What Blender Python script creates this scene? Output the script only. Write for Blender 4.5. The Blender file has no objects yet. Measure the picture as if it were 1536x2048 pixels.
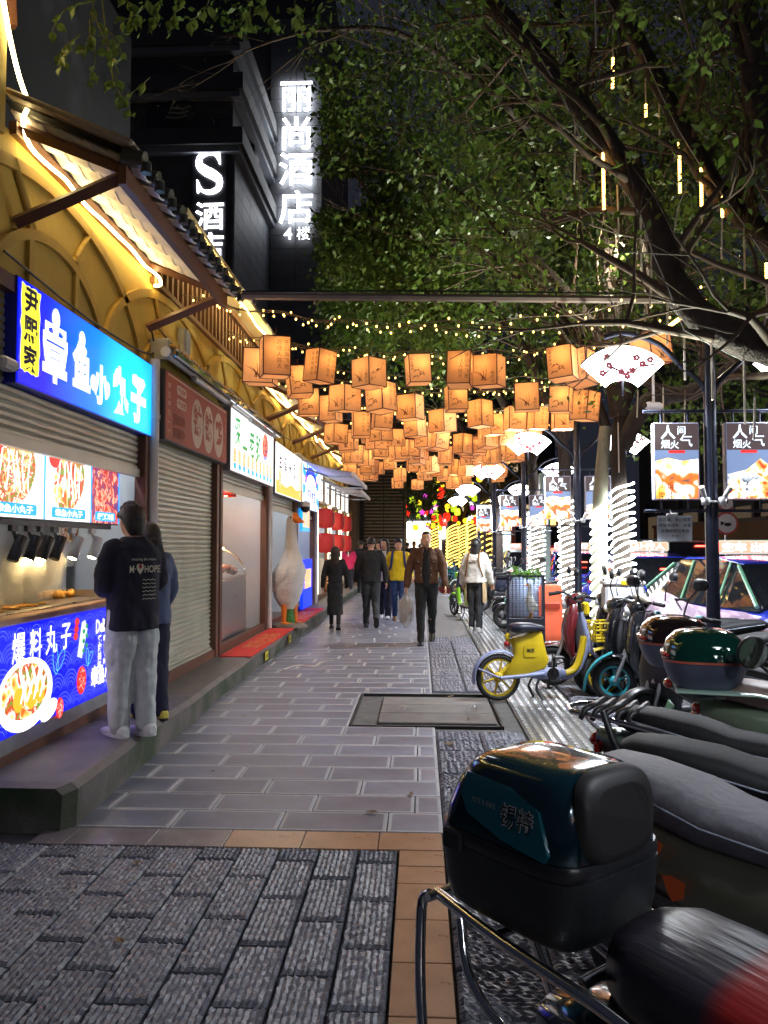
import bpy, math, random
import numpy as np
from mathutils import Vector as V, Matrix as MX
R = random.Random(11)
NR = np.random.default_rng(5)
S = bpy.context.scene
C = S.collection
PI = math.pi
def rad(a): return math.radians(a)

# ---------------------------------------------------------------- camera, night sky, exposure
F = 1539.0
cam_d = bpy.data.cameras.new('camera'); cam = bpy.data.objects.new('camera', cam_d); C.objects.link(cam)
cam_d.sensor_fit = 'HORIZONTAL'; cam_d.sensor_width = 36; cam_d.lens = 36 * F / 1536
cam_d.clip_start = 0.05; cam_d.clip_end = 600
cam.location = (0, 0, 1.55)
cam.rotation_euler = (rad(90 + 2.46), 0, rad(2.68))
S.camera = cam
CM = cam.rotation_euler.to_matrix()
def ray(px, py): return CM @ V((px - 768, 1024 - py, -F))
def at(px, py, d):           # the point on the photo's line of sight at street distance d
    r = ray(px, py); return V((0, 0, 1.55)) + r * (d / r.y)
def gnd(px, py, z=0):        # the point on the photo's line of sight at height z
    r = ray(px, py); return V((0, 0, 1.55)) + r * ((z - 1.55) / r.z)

w = bpy.data.worlds.new('World'); S.world = w; w.use_nodes = True
bg = w.node_tree.nodes['Background']
bg.inputs[0].default_value = (0.30, 0.33, 0.5, 1); bg.inputs[1].default_value = 0.02
S.view_settings.view_transform = 'Standard'; S.view_settings.look = 'None'
S.view_settings.exposure = 1.35; S.view_settings.gamma = 1; S.view_settings.use_curve_mapping = False
try:
    S.cycles.use_denoising = True; S.cycles.use_light_tree = True
    S.cycles.max_bounces = 6; S.cycles.diffuse_bounces = 3; S.cycles.glossy_bounces = 3
    S.cycles.transmission_bounces = 5; S.cycles.transparent_max_bounces = 8; S.cycles.volume_bounces = 1
    S.cycles.sample_clamp_indirect = 4; S.cycles.caustics_reflective = False; S.cycles.caustics_refractive = False
except Exception: pass

# ---------------------------------------------------------------- materials
MATS = {}
def lin(c):                   # sRGB 0-255 to linear
    return tuple(((x / 255 + 0.055) / 1.055) ** 2.4 if x > 10 else x / 255 / 12.92 for x in c)
def mat(name, col=(.5, .5, .5), rough=.5, metal=0, emit=None, es=0, nz=None, bump=None, coat=0, trans=0, spec=.5,
        alpha=1, rnd=0, sub=0, samp=None, lit=None):
    if name in MATS: return MATS[name]
    m = bpy.data.materials.new(name); m.use_nodes = True; MATS[name] = m
    t = m.node_tree; n = t.nodes; L = t.links; b = n['Principled BSDF']
    b.inputs['Base Color'].default_value = (*col[:3], 1); b.inputs['Roughness'].default_value = rough
    b.inputs['Metallic'].default_value = metal; b.inputs['Specular IOR Level'].default_value = spec
    b.inputs['Coat Weight'].default_value = coat; b.inputs['Transmission Weight'].default_value = trans
    b.inputs['Alpha'].default_value = alpha
    if coat: b.inputs['Coat Roughness'].default_value = .04
    if emit: b.inputs['Emission Color'].default_value = (*emit[:3], 1); b.inputs['Emission Strength'].default_value = es
    cs = None
    if nz or bump:
        tc = n.new('ShaderNodeTexCoord')
    if nz:                    # (scale, amount) mottled tone
        tx = n.new('ShaderNodeTexNoise'); tx.inputs['Scale'].default_value = nz[0]; tx.inputs['Detail'].default_value = 6
        tx.inputs['Roughness'].default_value = .65
        L.new(tc.outputs['Object'], tx.inputs['Vector'])
        r = n.new('ShaderNodeMapRange'); r.inputs['From Min'].default_value = .25; r.inputs['From Max'].default_value = .75
        r.inputs['To Min'].default_value = 1 - nz[1]; r.inputs['To Max'].default_value = 1 + nz[1]
        L.new(tx.outputs['Fac'], r.inputs['Value'])
        h = n.new('ShaderNodeHueSaturation'); h.inputs['Color'].default_value = (*col[:3], 1)
        L.new(r.outputs[0], h.inputs['Value']); cs = h
        L.new(h.outputs[0], b.inputs['Base Color'])
        r2 = n.new('ShaderNodeMapRange'); r2.inputs['To Min'].default_value = max(0, rough - .12); r2.inputs['To Max'].default_value = min(1, rough + .12)
        L.new(tx.outputs['Fac'], r2.inputs['Value']); L.new(r2.outputs[0], b.inputs['Roughness'])
    if rnd:
        oi = n.new('ShaderNodeObjectInfo'); r = n.new('ShaderNodeMapRange')
        r.inputs['To Min'].default_value = 1 - rnd; r.inputs['To Max'].default_value = 1 + rnd
        L.new(oi.outputs['Random'], r.inputs['Value'])
        h = n.new('ShaderNodeHueSaturation'); h.inputs['Color'].default_value = (*col[:3], 1)
        if cs: L.new(cs.outputs[0], h.inputs['Color'])
        L.new(r.outputs[0], h.inputs['Value']); L.new(h.outputs[0], b.inputs['Base Color'])
    if bump:                  # (scale, distance[, stretch xyz])
        tx = n.new('ShaderNodeTexNoise'); tx.inputs['Scale'].default_value = bump[0]; tx.inputs['Detail'].default_value = 5
        src = tc.outputs['Object']
        if len(bump) > 2:
            mp = n.new('ShaderNodeMapping'); mp.inputs['Scale'].default_value = bump[2]; L.new(src, mp.inputs['Vector']); src = mp.outputs[0]
        L.new(src, tx.inputs['Vector'])
        bp = n.new('ShaderNodeBump'); bp.inputs['Distance'].default_value = bump[1]; bp.inputs['Strength'].default_value = .8
        L.new(tx.outputs['Fac'], bp.inputs['Height']); L.new(bp.outputs[0], b.inputs['Normal'])
    if samp: m.cycles.emission_sampling = samp
    return m
def glow(name, col, es, samp=None):
    return mat(name, tuple(c * .6 for c in col), .4, emit=col, es=es, samp=samp)

# ---------------------------------------------------------------- mesh building
class MB:
    def __init__(s): s.v = []; s.f = []; s.mi = []; s.sm = []; s.cur = 0
    def add(s, vs, fs, sm=False, T=None):
        o = len(s.v)
        if T is not None: vs = [T @ V(p) for p in vs]
        s.v.extend([tuple(p) for p in vs]); s.f.extend([tuple(i + o for i in f) for f in fs])
        s.mi.extend([s.cur] * len(fs)); s.sm.extend([sm] * len(fs)); return s
    def m(s, i): s.cur = i; return s
    def box(s, c, d, b=0, T=None, rz=0, ry=0, rx=0):
        x, y, z = d[0] / 2, d[1] / 2, d[2] / 2
        if b <= 0:
            vs = [(i, j, k) for i in (-x, x) for j in (-y, y) for k in (-z, z)]
            fs = [(0, 1, 3, 2), (4, 6, 7, 5), (0, 4, 5, 1), (2, 3, 7, 6), (0, 2, 6, 4), (1, 5, 7, 3)]
        else:
            b = min(b, x * .99, y * .99, z * .99)
            vs = []
            for k, e in ((-z, b), (-z + b, 0), (z - b, 0), (z, b)):
                X, Y = x - e, y - e; q = b if e == 0 else b * .6
                vs += [(X - q, -Y, k), (X, -Y + q, k), (X, Y - q, k), (X - q, Y, k), (-X + q, Y, k), (-X, Y - q, k), (-X, -Y + q, k), (-X + q, -Y, k)]
            fs = [tuple(range(7, -1, -1)), tuple(range(24, 32))]
            for r in range(3):
                for i in range(8):
                    j = (i + 1) % 8; fs.append((r * 8 + i, r * 8 + j, r * 8 + 8 + j, r * 8 + 8 + i))
        Q = MX.Translation(V(c)) @ MX.Rotation(rz, 4, 'Z') @ MX.Rotation(ry, 4, 'Y') @ MX.Rotation(rx, 4, 'X')
        if T is not None: Q = T @ Q
        return s.add(vs, fs, False, Q)
    def tube(s, pts, r, n=8, cap=True, closed=False, T=None, sm=True, flat=1):
        pts = [V(p) for p in pts]; N = len(pts)
        rs = r if isinstance(r, (list, tuple)) else [r] * N
        vs = []; up = None
        for i, p in enumerate(pts):
            if closed: t = pts[(i + 1) % N] - pts[i - 1]
            else: t = pts[min(i + 1, N - 1)] - pts[max(i - 1, 0)]
            if t.length < 1e-9: t = V((0, 0, 1))
            t.normalize()
            if up is None:
                a = V((0, 0, 1)) if abs(t.z) < .9 else V((1, 0, 0))
                up = (a - t * a.dot(t)).normalized()
            else:
                up = up - t * up.dot(t)
                up = up.normalized() if up.length > 1e-6 else t.orthogonal().normalized()
            sd = t.cross(up)
            for k in range(n):
                a = 2 * PI * k / n
                vs.append(p + (sd * math.cos(a) + up * math.sin(a) * flat) * rs[i])
        fs = []
        for i in range(N if closed else N - 1):
            j = (i + 1) % N
            for k in range(n):
                l = (k + 1) % n; fs.append((i * n + k, i * n + l, j * n + l, j * n + k))
        s.add(vs, fs, sm, T)
        if cap and not closed:
            s.add(vs[:n], [tuple(range(n - 1, -1, -1))], False, T); s.add(vs[-n:], [tuple(range(n))], False, T)
        return s
    def loft(s, rings, cap=True, sm=True, T=None, closed=False):
        n = len(rings[0]); N = len(rings); vs = [p for r in rings for p in r]; fs = []
        for i in range(N if closed else N - 1):
            j = (i + 1) % N
            for k in range(n):
                l = (k + 1) % n; fs.append((i * n + k, i * n + l, j * n + l, j * n + k))
        s.add(vs, fs, sm, T)
        if cap and not closed:
            s.add(rings[0], [tuple(range(n - 1, -1, -1))], False, T); s.add(rings[-1], [tuple(range(n))], False, T)
        return s
    def lathe(s, prof, n=16, T=None, sm=True):
        rings = [[(r * math.cos(2 * PI * k / n), r * math.sin(2 * PI * k / n), z) for k in range(n)] for r, z in prof]
        return s.loft(rings, True, sm, T)
    def sph(s, c, r, n=10, T=None, q=None):
        r = (r, r, r) if not isinstance(r, (tuple, list)) else r
        rings = []
        h = max(4, n // 2 + 1)
        for i in range(h + 1):
            a = PI * i / h - PI / 2; a = max(-PI / 2 + .05, min(PI / 2 - .05, a))
            ring = []
            for k in range(n):
                b = 2 * PI * k / n
                p = V((math.cos(a) * math.cos(b) * r[0], math.cos(a) * math.sin(b) * r[1], math.sin(a) * r[2]))
                if q: p = q @ p
                ring.append(V(c) + p)
            rings.append(ring)
        return s.loft(rings, True, True, T)
    def prism(s, poly, h, T=None, sm=False, z0=0):      # polygon in local xy, extruded z0..z0+h
        n = len(poly); vs = [(p[0], p[1], z0) for p in poly] + [(p[0], p[1], z0 + h) for p in poly]
        fs = [tuple(range(n - 1, -1, -1)), tuple(range(n, 2 * n))]
        s.add(vs, fs, False, T)
        return s.add(vs, [(i, (i + 1) % n, n + (i + 1) % n, n + i) for i in range(n)], sm, T)
    def flat(s, poly, T=None, z=0):
        return s.add([(p[0], p[1], z) for p in poly], [tuple(range(len(poly)))], False, T)
    def text(s, body, size, T, x=0, y=0, z=0, bold=.0, wid=None, sx=1, align='C', ext=0, rot=0):
        vs, fs = text_mesh(body, bold, ext / size if ext else 0)
        if not vs: return s
        xs = [p[0] for p in vs]; ys = [p[1] for p in vs]
        x0, x1, y0, y1 = min(xs), max(xs), min(ys), max(ys)
        k = size
        if wid: sx = wid / ((x1 - x0) * k)
        cx = (x0 + x1) / 2 if align == 'C' else x0
        Q = MX.Translation((x, y, z)) @ MX.Rotation(rot, 4, 'Z') @ MX.Diagonal((k * sx, k, k, 1)) @ MX.Translation((-cx, -(y0 + y1) / 2, 0))
        return s.add(vs, fs, False, T @ Q)
    def build(s, name, mats, parent=None, loc=None, rz=None, auto=None):
        me = bpy.data.meshes.new(name)
        me.from_pydata(s.v, [], s.f)
        if not isinstance(mats, (list, tuple)): mats = [mats]
        for m in mats: me.materials.append(m)
        me.polygons.foreach_set('material_index', s.mi); me.polygons.foreach_set('use_smooth', s.sm)
        me.update()
        o = bpy.data.objects.new(name, me); C.objects.link(o)
        if parent: o.parent = parent
        if loc is not None: o.location = loc
        if rz is not None: o.rotation_euler = (0, 0, rz)
        return o
_TX = {}
def text_mesh(body, bold, ext):
    key = (body, bold, round(ext, 4))
    if key in _TX: return _TX[key]
    c = bpy.data.curves.new('lettering', 'FONT'); c.body = body; c.size = 1; c.offset = bold; c.resolution_u = 2; c.extrude = ext
    c.space_line = 1.0
    o = bpy.data.objects.new('lettering', c); C.objects.link(o)
    dg = bpy.context.evaluated_depsgraph_get()
    me = bpy.data.meshes.new_from_object(o.evaluated_get(dg))
    r = ([tuple(v.co) for v in me.vertices], [tuple(p.vertices) for p in me.polygons])
    bpy.data.objects.remove(o); bpy.data.curves.remove(c); bpy.data.meshes.remove(me)
    _TX[key] = r; return r
def FR(o, u, v):             # frame: local x=u, y=v, z=u x v
    u = V(u).normalized(); v = V(v).normalized(); n = u.cross(v)
    return MX(((u.x, v.x, n.x, o[0]), (u.y, v.y, n.y, o[1]), (u.z, v.z, n.z, o[2]), (0, 0, 0, 1)))
def TR(x=0, y=0, z=0, rz=0, ry=0, rx=0):
    return MX.Translation((x, y, z)) @ MX.Rotation(rz, 4, 'Z') @ MX.Rotation(ry, 4, 'Y') @ MX.Rotation(rx, 4, 'X')
def ell(cx, cy, a, b, n=20, rot=0, a0=0, a1=2 * PI):
    full = abs(a1 - a0) > 6.28; out = []
    for i in range(n):
        t = a0 + (a1 - a0) * i / (n if full else n - 1)
        x, y = a * math.cos(t), b * math.sin(t)
        out.append((cx + x * math.cos(rot) - y * math.sin(rot), cy + x * math.sin(rot) + y * math.cos(rot)))
    return out
def rrect(w, h, r, n=4, cx=0, cy=0):
    out = []
    for qx, qy, a in ((1, -1, -PI / 2), (1, 1, 0), (-1, 1, PI / 2), (-1, -1, PI)):
        for i in range(n + 1):
            t = a + PI / 2 * i / n
            out.append((cx + qx * (w / 2 - r) + r * math.cos(t), cy + qy * (h / 2 - r) + r * math.sin(t)))
    return out
def sup(c, u, v, a, b, p=3, n=20):   # superellipse ring
    c = V(c); u = V(u); v = V(v); o = []
    for k in range(n):
        t = 2 * PI * k / n; x = math.cos(t); y = math.sin(t)
        o.append(c + u * (a * math.copysign(abs(x) ** (2 / p), x)) + v * (b * math.copysign(abs(y) ** (2 / p), y)))
    return o
def smooth_path(pts, k=4):           # catmull-rom
    P = [V(p) for p in pts]; out = []
    for i in range(len(P) - 1):
        a = P[max(i - 1, 0)]; b = P[i]; c = P[i + 1]; d = P[min(i + 2, len(P) - 1)]
        for j in range(k):
            t = j / k
            out.append(.5 * ((2 * b) + (c - a) * t + (2 * a - 5 * b + 4 * c - d) * t * t + (3 * b - a - 3 * c + d) * t ** 3))
    out.append(P[-1]); return out
def fast_mesh(name, verts, faces, mats, parent=None, mi=None, smooth=False):   # numpy quads / tris
    me = bpy.data.meshes.new(name); verts = np.asarray(verts, np.float32); faces = np.asarray(faces, np.int32)
    k = faces.shape[1]; n = len(faces)
    me.vertices.add(len(verts)); me.vertices.foreach_set('co', verts.ravel())
    me.loops.add(n * k); me.loops.foreach_set('vertex_index', faces.ravel())
    me.polygons.add(n); me.polygons.foreach_set('loop_start', np.arange(0, n * k, k, dtype=np.int32))
    try: me.polygons.foreach_set('loop_total', np.full(n, k, np.int32))
    except Exception: pass
    for m in (mats if isinstance(mats, (list, tuple)) else [mats]): me.materials.append(m)
    if mi is not None: me.polygons.foreach_set('material_index', np.asarray(mi, np.int32))
    if smooth: me.polygons.foreach_set('use_smooth', np.ones(n, bool))
    me.update(calc_edges=True); me.validate()
    o = bpy.data.objects.new(name, me); C.objects.link(o)
    if parent: o.parent = parent
    return o

# ---------------------------------------------------------------- things, parts, groups
def tag(o, label=None, cat=None, group=None, kind=None):
    if label: o['label'] = label
    if cat: o['category'] = cat
    if group: o['group'] = group
    if kind: o['kind'] = kind
    return o
def thing(name, label, cat, loc=(0, 0, 0), rz=0, group=None):
    o = bpy.data.objects.new(name, None); C.objects.link(o); o.empty_display_size = .2
    o.location = loc; o.rotation_euler = (0, 0, rz); return tag(o, label, cat, group)
def struct(o): o['kind'] = 'structure'; return o
KIDS = {}
def dup(root, loc=None, rz=None, label=None, group=None, parent=None):
    c = root.copy(); C.objects.link(c)
    if parent: c.parent = parent
    for ch in list(root.children): dup(ch, parent=c)
    if loc is not None: c.location = loc
    if rz is not None: c.rotation_euler = (0, 0, rz)
    if label: c['label'] = label
    if group: c['group'] = group
    return c
def share(name, me, parent=None, loc=(0, 0, 0), rz=0):
    o = bpy.data.objects.new(name, me); C.objects.link(o)
    if parent: o.parent = parent
    o.location = loc; o.rotation_euler = (0, 0, rz); return o

def lamp(kind, name, par, loc, watts, col, rad_=.05, cone=None, aim=None):
    l = bpy.data.lights.new(name, kind); l.energy = watts; l.color = col; l.shadow_soft_size = rad_
    if cone: l.spot_size = rad(cone); l.spot_blend = 1
    o = bpy.data.objects.new(name, l); C.objects.link(o); o.parent = par; o.location = loc
    if aim is not None: o.rotation_euler = V(aim).to_track_quat('-Z', 'Y').to_euler()
    return o
# common materials
black_pl = mat('black plastic', (.02, .02, .022), .42, nz=(30, .25))
dark_pl = mat('dark grey plastic', (.05, .05, .055), .5, nz=(25, .2))
grey_pl = mat('grey plastic', (.22, .24, .30), .5, nz=(20, .15))
rubber = mat('tyre rubber', (.018, .018, .018), .8, nz=(40, .3))
chrome = mat('chrome tube', (.75, .75, .77), .12, 1, nz=(20, .12))
steel = mat('brushed steel', (.55, .56, .58), .32, 1, nz=(15, .15))
galv = mat('galvanised steel', (.42, .44, .46), .45, .7, nz=(12, .25))
iron = mat('dark blue painted iron', (.025, .03, .055), .35, .2, nz=(9, .25))
leather = mat('black seat vinyl', (.008, .008, .0095), .66, spec=.28, nz=(60, .2), bump=(90, .0008))
brown = mat('brown painted steel', lin((104, 68, 52)), .5, nz=(8, .22))
white_pl = mat('white plastic', (.7, .7, .7), .4, nz=(10, .08))
red_lens = mat('red lamp lens', (.35, .015, .012), .15, coat=.5)
orange_lens = mat('orange lamp lens', (.5, .12, .02), .15, coat=.5)
skin = mat('skin', lin((205, 155, 125)), .5, nz=(9, .08))
# ================================================================ GROUND
earth = mat('street asphalt', (.05, .05, .052), .6, nz=(3, .35), bump=(60, .004))
mb = MB(); mb.box((0, 120, -.37), (600, 400, .4)); struct(mb.build('ground', mat('dark earth', (.04, .04, .04), .9, nz=(2, .3))))
mb = MB(); mb.box((12.9, 90, -.143), (19.7, 190, .046)); struct(mb.build('road', earth))
mb = MB()
for k in range(22): mb.box((6.6, 2 + k * 6, -.116), (.12, 2.4, .004))
mb.build('lane_marking', mat('worn white road paint', (.6, .6, .6), .6, nz=(9, .3)))
bpy.data.objects['lane_marking']['kind'] = 'structure'
# bed under the sidewalk
bed = mat('mortar bed', (.11, .105, .1), .9, nz=(8, .4))
mb = MB(); mb.box((-.8, 60, -.09), (7.66, 130, .13)); walk = struct(mb.build('pavement', bed))
kerb = mat('granite kerb', (.24, .24, .235), .6, nz=(12, .25), bump=(80, .002))
kb = MB(); kb.box((0, 0, 0), (.16, .99, .26), .012)
k0 = kb.build('kerb_stone', kerb, walk, (3.11, 0, -.11))
for k in range(1, 60): share('kerb_stone', k0.data, walk, (3.11, k * 1.0, -.11))
# --- smooth border-cut pavers
pav_in = mat('smooth grey paver', lin((108, 110, 124)), .4, nz=(3.3, .38), bump=(120, .0014), rnd=.17)
pav_ed = mat('paver chiselled border', lin((158, 157, 160)), .55, nz=(14, .2), bump=(90, .002), rnd=.1)
def paver_mesh(L, W, h=.02, e=.022):
    b = MB(); x, y = L / 2, W / 2
    c = .004
    b.m(1); b.add([(-x, -y, -h), (x, -y, -h), (x, y, -h), (-x, y, -h), (-x, -y, -c), (x, -y, -c), (x, y, -c), (-x, y, -c),
                   (-x + c, -y + c, 0), (x - c, -y + c, 0), (x - c, y - c, 0), (-x + c, y - c, 0),
                   (-x + e, -y + e, 0), (x - e, -y + e, 0), (x - e, y - e, 0), (-x + e, y - e, 0)],
                  [(0, 1, 5, 4), (1, 2, 6, 5), (2, 3, 7, 6), (3, 0, 4, 7)] +
                  [(4 + i, 4 + (i + 1) % 4, 8 + (i + 1) % 4, 8 + i) for i in range(4)] +
                  [(8 + i, 8 + (i + 1) % 4, 12 + (i + 1) % 4, 12 + i) for i in range(4)])
    b.m(0); b.add([(-x + e, -y + e, 0), (x - e, -y + e, 0), (x - e, y - e, 0), (-x + e, y - e, 0)], [(0, 1, 2, 3)])
    return b
_pm = {}
def put_paver(x0, x1, y, W):
    L = round(x1 - x0 - .006, 3)
    if L < .03: return 0
    if (L, W) not in _pm:
        o = paver_mesh(L, W - .006, e=min(.021, L * .3)).build('paver', [pav_in, pav_ed], walk); _pm[(L, W)] = o.data
    else: o = share('paver', _pm[(L, W)], walk)
    o.location = ((x0 + x1) / 2, y + W / 2, R.uniform(-.0015, .0015)); o.rotation_euler = (R.uniform(-.002, .002), R.uniform(-.001, .001), 0); return 1
MHX, MHY = (-.62, .72), (6.66, 8.1)       # manhole pit
y = 4.23; row = 0; n = 0
XL, XR = -2.06, .125
while y < 24.5 and n < 290:
    x = XR; first = True
    off = (.31, .1, .52, .2)[row % 4] + .06 * math.sin(row * 1.7)
    while x > XL + .02:
        L = off if first else .6
        x0 = max(XL, x - L); segs = [(x0, x)]
        if y + .3 > MHY[0] + .05 and y < MHY[1] - .05:
            segs = [(max(x0, MHX[1]), x)] if x > MHX[1] else []
            if x0 < MHX[0]: segs.append((x0, min(x, MHX[0])))
        for s in segs: n += put_paver(s[0], s[1], y, .3)
        x = x0; first = False
    y += .3; row += 1
Y_END = y
# far pavement (joints too fine to pick apart): material with the same bond
fm = bpy.data.materials.new('far paving'); fm.use_nodes = True
t = fm.node_tree; br = t.nodes.new('ShaderNodeTexBrick'); tc = t.nodes.new('ShaderNodeTexCoord')
br.inputs['Scale'].default_value = 1; br.inputs['Brick Width'].default_value = .6; br.inputs['Row Height'].default_value = .3
br.inputs['Mortar Size'].default_value = .012; br.inputs['Color1'].default_value = (*lin((112, 110, 118)), 1)
br.inputs['Color2'].default_value = (*lin((100, 98, 104)), 1); br.inputs['Mortar'].default_value = (*lin((140, 136, 132)), 1)
t.links.new(tc.outputs['Object'], br.inputs['Vector']); t.links.new(br.outputs['Color'], t.nodes['Principled BSDF'].inputs['Base Color'])
t.nodes['Principled BSDF'].inputs['Roughness'].default_value = .5
mb = MB(); mb.box((-1.2, (Y_END + 125) / 2, -.02), (6.5, 125 - Y_END, .04)); struct(mb.build('far_paving', fm))
# --- ridged stone slabs
def ridged_mesh(L, W, seed, h=.055, amp=.0075, pitch=.024):
    rr = random.Random(seed); nx = max(2, round(W / pitch) * 2); ny = 20
    b = MB(); vs = []; fs = []
    ph = [rr.uniform(0, 9) for _ in range(6)]
    for j in range(ny + 1):
        for i in range(nx + 1):
            u = -W / 2 + W * i / nx; v = -L / 2 + L * j / ny
            z = (amp if i % 2 else -amp * .35) * (0.65 + .5 * math.sin(j * 2.3 + ph[i % 6] + i)) + rr.uniform(-.0022, .0022)
            if i in (0, nx) or j in (0, ny): z = -.012 + rr.uniform(-.003, .002)
            else: u += rr.uniform(-.004, .004)
            vs.append((u, v, z))
    for j in range(ny):
        for i in range(nx):
            a = j * (nx + 1) + i; fs.append((a, a + 1, a + nx + 2, a + nx + 1))
    b.add(vs, fs, False)
    x, y2 = W / 2, L / 2
    bt = [(-x, -y2), (x, -y2), (x, y2), (-x, y2)]
    b.add([(p[0], p[1], -.0065) for p in bt] + [(p[0], p[1], -h) for p in bt], [((i + 1) % 4, i, 4 + i, 4 + (i + 1) % 4) for i in range(4)])
    return b
ridge = mat('ridged dark stone', lin((102, 102, 112)), .3, nz=(22, .3), bump=(150, .0035), rnd=.13)
rid = [ridged_mesh(.394, .194, s) for s in range(5)]
rid = [m.build('ridged_slab', ridge, walk) for m in rid]
rd = [o.data for o in rid]
for o in rid: bpy.data.objects.remove(o)
# columns of running bond left of the orange strip, y 2.1 .. 3.98
X0 = -.115
for c in range(16):
    x1 = X0 - .2 * c; y = 3.975; off = .14 if c % 2 == 0 else .34
    if c == 0: x1 -= .0
    while y > 1.7:
        L = off if y > 3.97 else .4
        if L == .4: share('ridged_slab', R.choice(rd), walk, (x1 - .1, y - .2, R.uniform(-.003, .003)), R.choice((0, PI)))
        else:
            o = share('ridged_slab', R.choice(rd), walk, (x1 - .1, y - L / 2, R.uniform(-.003, .003))); o.scale = (1, L / .4, 1)
        y -= L
# orange tile strips
ort = mat('orange glazed tile', lin((160, 124, 98)), .3, nz=(5, .28), bump=(70, .001), rnd=.16)
def tile(x0, x1, y0, y1, m=ort, name='border_tile', e=.002):
    b = MB(); b.box((0, 0, -.025), (x1 - x0 - .006, y1 - y0 - .006, .05), e)
    return b.build(name, m, walk, ((x0 + x1) / 2, (y0 + y1) / 2, R.uniform(-.001, .001)))
xs = [-2.05, -1.86, -1.42, -1.02, -.62, -.22, .115]
gt = mat('grey glazed tile', lin((128, 118, 118)), .24, nz=(5, .25), bump=(70, .001), rnd=.2)
for i in range(len(xs) - 1): tile(xs[i], xs[i + 1], 3.985, 4.222, ort if i > 2 else gt)
ys = [1.6, 1.93, 2.26, 2.6, 2.93, 3.26, 3.6, 3.79, 3.98]
for i in range(len(ys) - 1): tile(-.11, .118, ys[i], ys[i + 1])
# cross-ridged slabs between the smooth pavers and the tactile strip, and beyond it
rid2 = []
for s in range(4):
    o = ridged_mesh(.354, .294, 20 + s, amp=.007, pitch=.024).build('ridged_slab', ridge, walk); rid2.append(o.data); bpy.data.objects.remove(o)
nn = 0
y = 1.7; r = 0
while y < 13:
    for k, xx in enumerate((.125, .485)):
        cy = y + .15
        if y + .3 > MHY[0] and y < MHY[1] and xx < MHX[1] - .1: continue
        share('ridged_slab', R.choice(rid2), walk, (xx + .18, cy, R.uniform(-.003, .003)), PI / 2 * R.choice((1, 3))); nn += 1
    y += .3
y = 1.7
while y < 11:
    for k in range(4):
        share('ridged_slab', R.choice(rid2), walk, (1.5 + .18 + .36 * k, y + .15, R.uniform(-.003, .003)), PI / 2 * R.choice((1, 3)))
    y += .3
fr2 = mat('far ridged paving', lin((92, 88, 86)), .5, nz=(5, .3), bump=(12, .02, (1, 12, 1)))
mb = MB(); mb.box((.485, 68, -.021), (.72, 111, .04)); mb.box((2.25, 70, -.021), (1.5, 118, .04)); struct(mb.build('far_rough_paving', fr2))
# tactile strip: tiles with four raised bars each
tac = mat('metal tactile bars', (.5, .51, .53), .25, .7, nz=(20, .2), rnd=.1)
tb = MB(); tb.m(1); tb.box((0, 0, -.024), (.299, .299, .044), .0); tb.m(0)
for k in range(4): tb.box((-.111 + .074 * k, 0, .001), (.038, .297, .008), .002)
t0 = tb.build('tactile_tile', [tac, mat('tactile tile base', (.09, .088, .085), .5, nz=(20, .3))], walk, (1.0, 1.85, .001))
nt = 0
for k in range(0, 62):
    for q in range(2):
        if k == 0 and q == 0: continue
        share('tactile_tile', t0.data, walk, (1.02 + .305 * q, 1.85 + .3 * k, .001))
mb = MB(); mb.box((1.17, 72, -.022), (.6, 103, .042)); 
for k in range(8): mb.box((.91 + .0745 * k, 72, .002), (.036, 103, .006))
struct(mb.build('far_tactile_strip', tac))
# manhole: a sunk frame, worn concrete and three plank covers with lifting rings
dirt = mat('worn concrete', lin((98, 92, 88)), .8, nz=(6, .4), bump=(30, .008))
mh = thing('manhole_cover', 'rusty sunken manhole cover of three slabs with lifting rings in the pavement', 'manhole cover', (.05, 7.38, -.03))
b = MB(); b.box((0, 0, -.02), (1.33, 1.43, .03)); b.build('concrete_bed', dirt, mh)
b = MB()
for x in (-.655, .655): b.box((x, 0, .008), (.016, 1.42, .05))
for yy in (-.705, .705): b.box((0, yy, .008), (1.28, .016, .05))
b.build('steel_frame', mat('black rusty steel', (.02, .018, .016), .6, .3, nz=(20, .4)), mh)
slab = mat('stained cover slab', lin((108, 102, 98)), .7, nz=(5, .35), bump=(25, .006), rnd=.12)
for k, yy in enumerate((-.38, 0, .37)):
    b = MB(); b.box((.1, yy, .01), (1.05, .36, .04), .008); b.build('cover_slab', slab, mh)
for x in (-.2, .45):
    b = MB(); b.tube([(x + .03 * math.cos(a), -.05, .035 + .03 * math.sin(a)) for a in np.linspace(0, PI, 8)], .004, 5); b.build('lifting_ring', steel, mh)

# fallen leaves and paper scraps on the pavement
lfm = mat('dry leaf', lin((120, 92, 48)), .7, nz=(30, .3), rnd=.35); rr = random.Random(50); lb_ = None
for k in range(26):
    x, y = rr.uniform(-1.7, 1.6), rr.uniform(2.6, 11) ** 1.0
    if lb_ is None:
        b = MB(); b.add([(0, -.035, .002), (.016, -.01, .008), (.012, .02, .004), (0, .04, .01), (-.012, .02, .005), (-.016, -.01, .007), (0, 0, .001)], [(0, 1, 6), (1, 2, 6), (2, 3, 6), (3, 4, 6), (4, 5, 6), (5, 0, 6)]); o = b.build('fallen_leaf', lfm, None, (x, y, .006)); lb_ = o.data
    else: o = share('fallen_leaf', lb_, None, (x, y, .006), rr.uniform(0, 6)); o.scale = (rr.uniform(.6, 1.2),) * 3
    tag(o, 'small dry brown leaf lying on the pavement', 'leaf', 'dry leaves fallen on the pavement')
# ================================================================ STALL ROW (left)
conc = mat('mossy concrete', lin((104, 98, 94)), .62, nz=(4, .35), bump=(40, .006))
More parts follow.
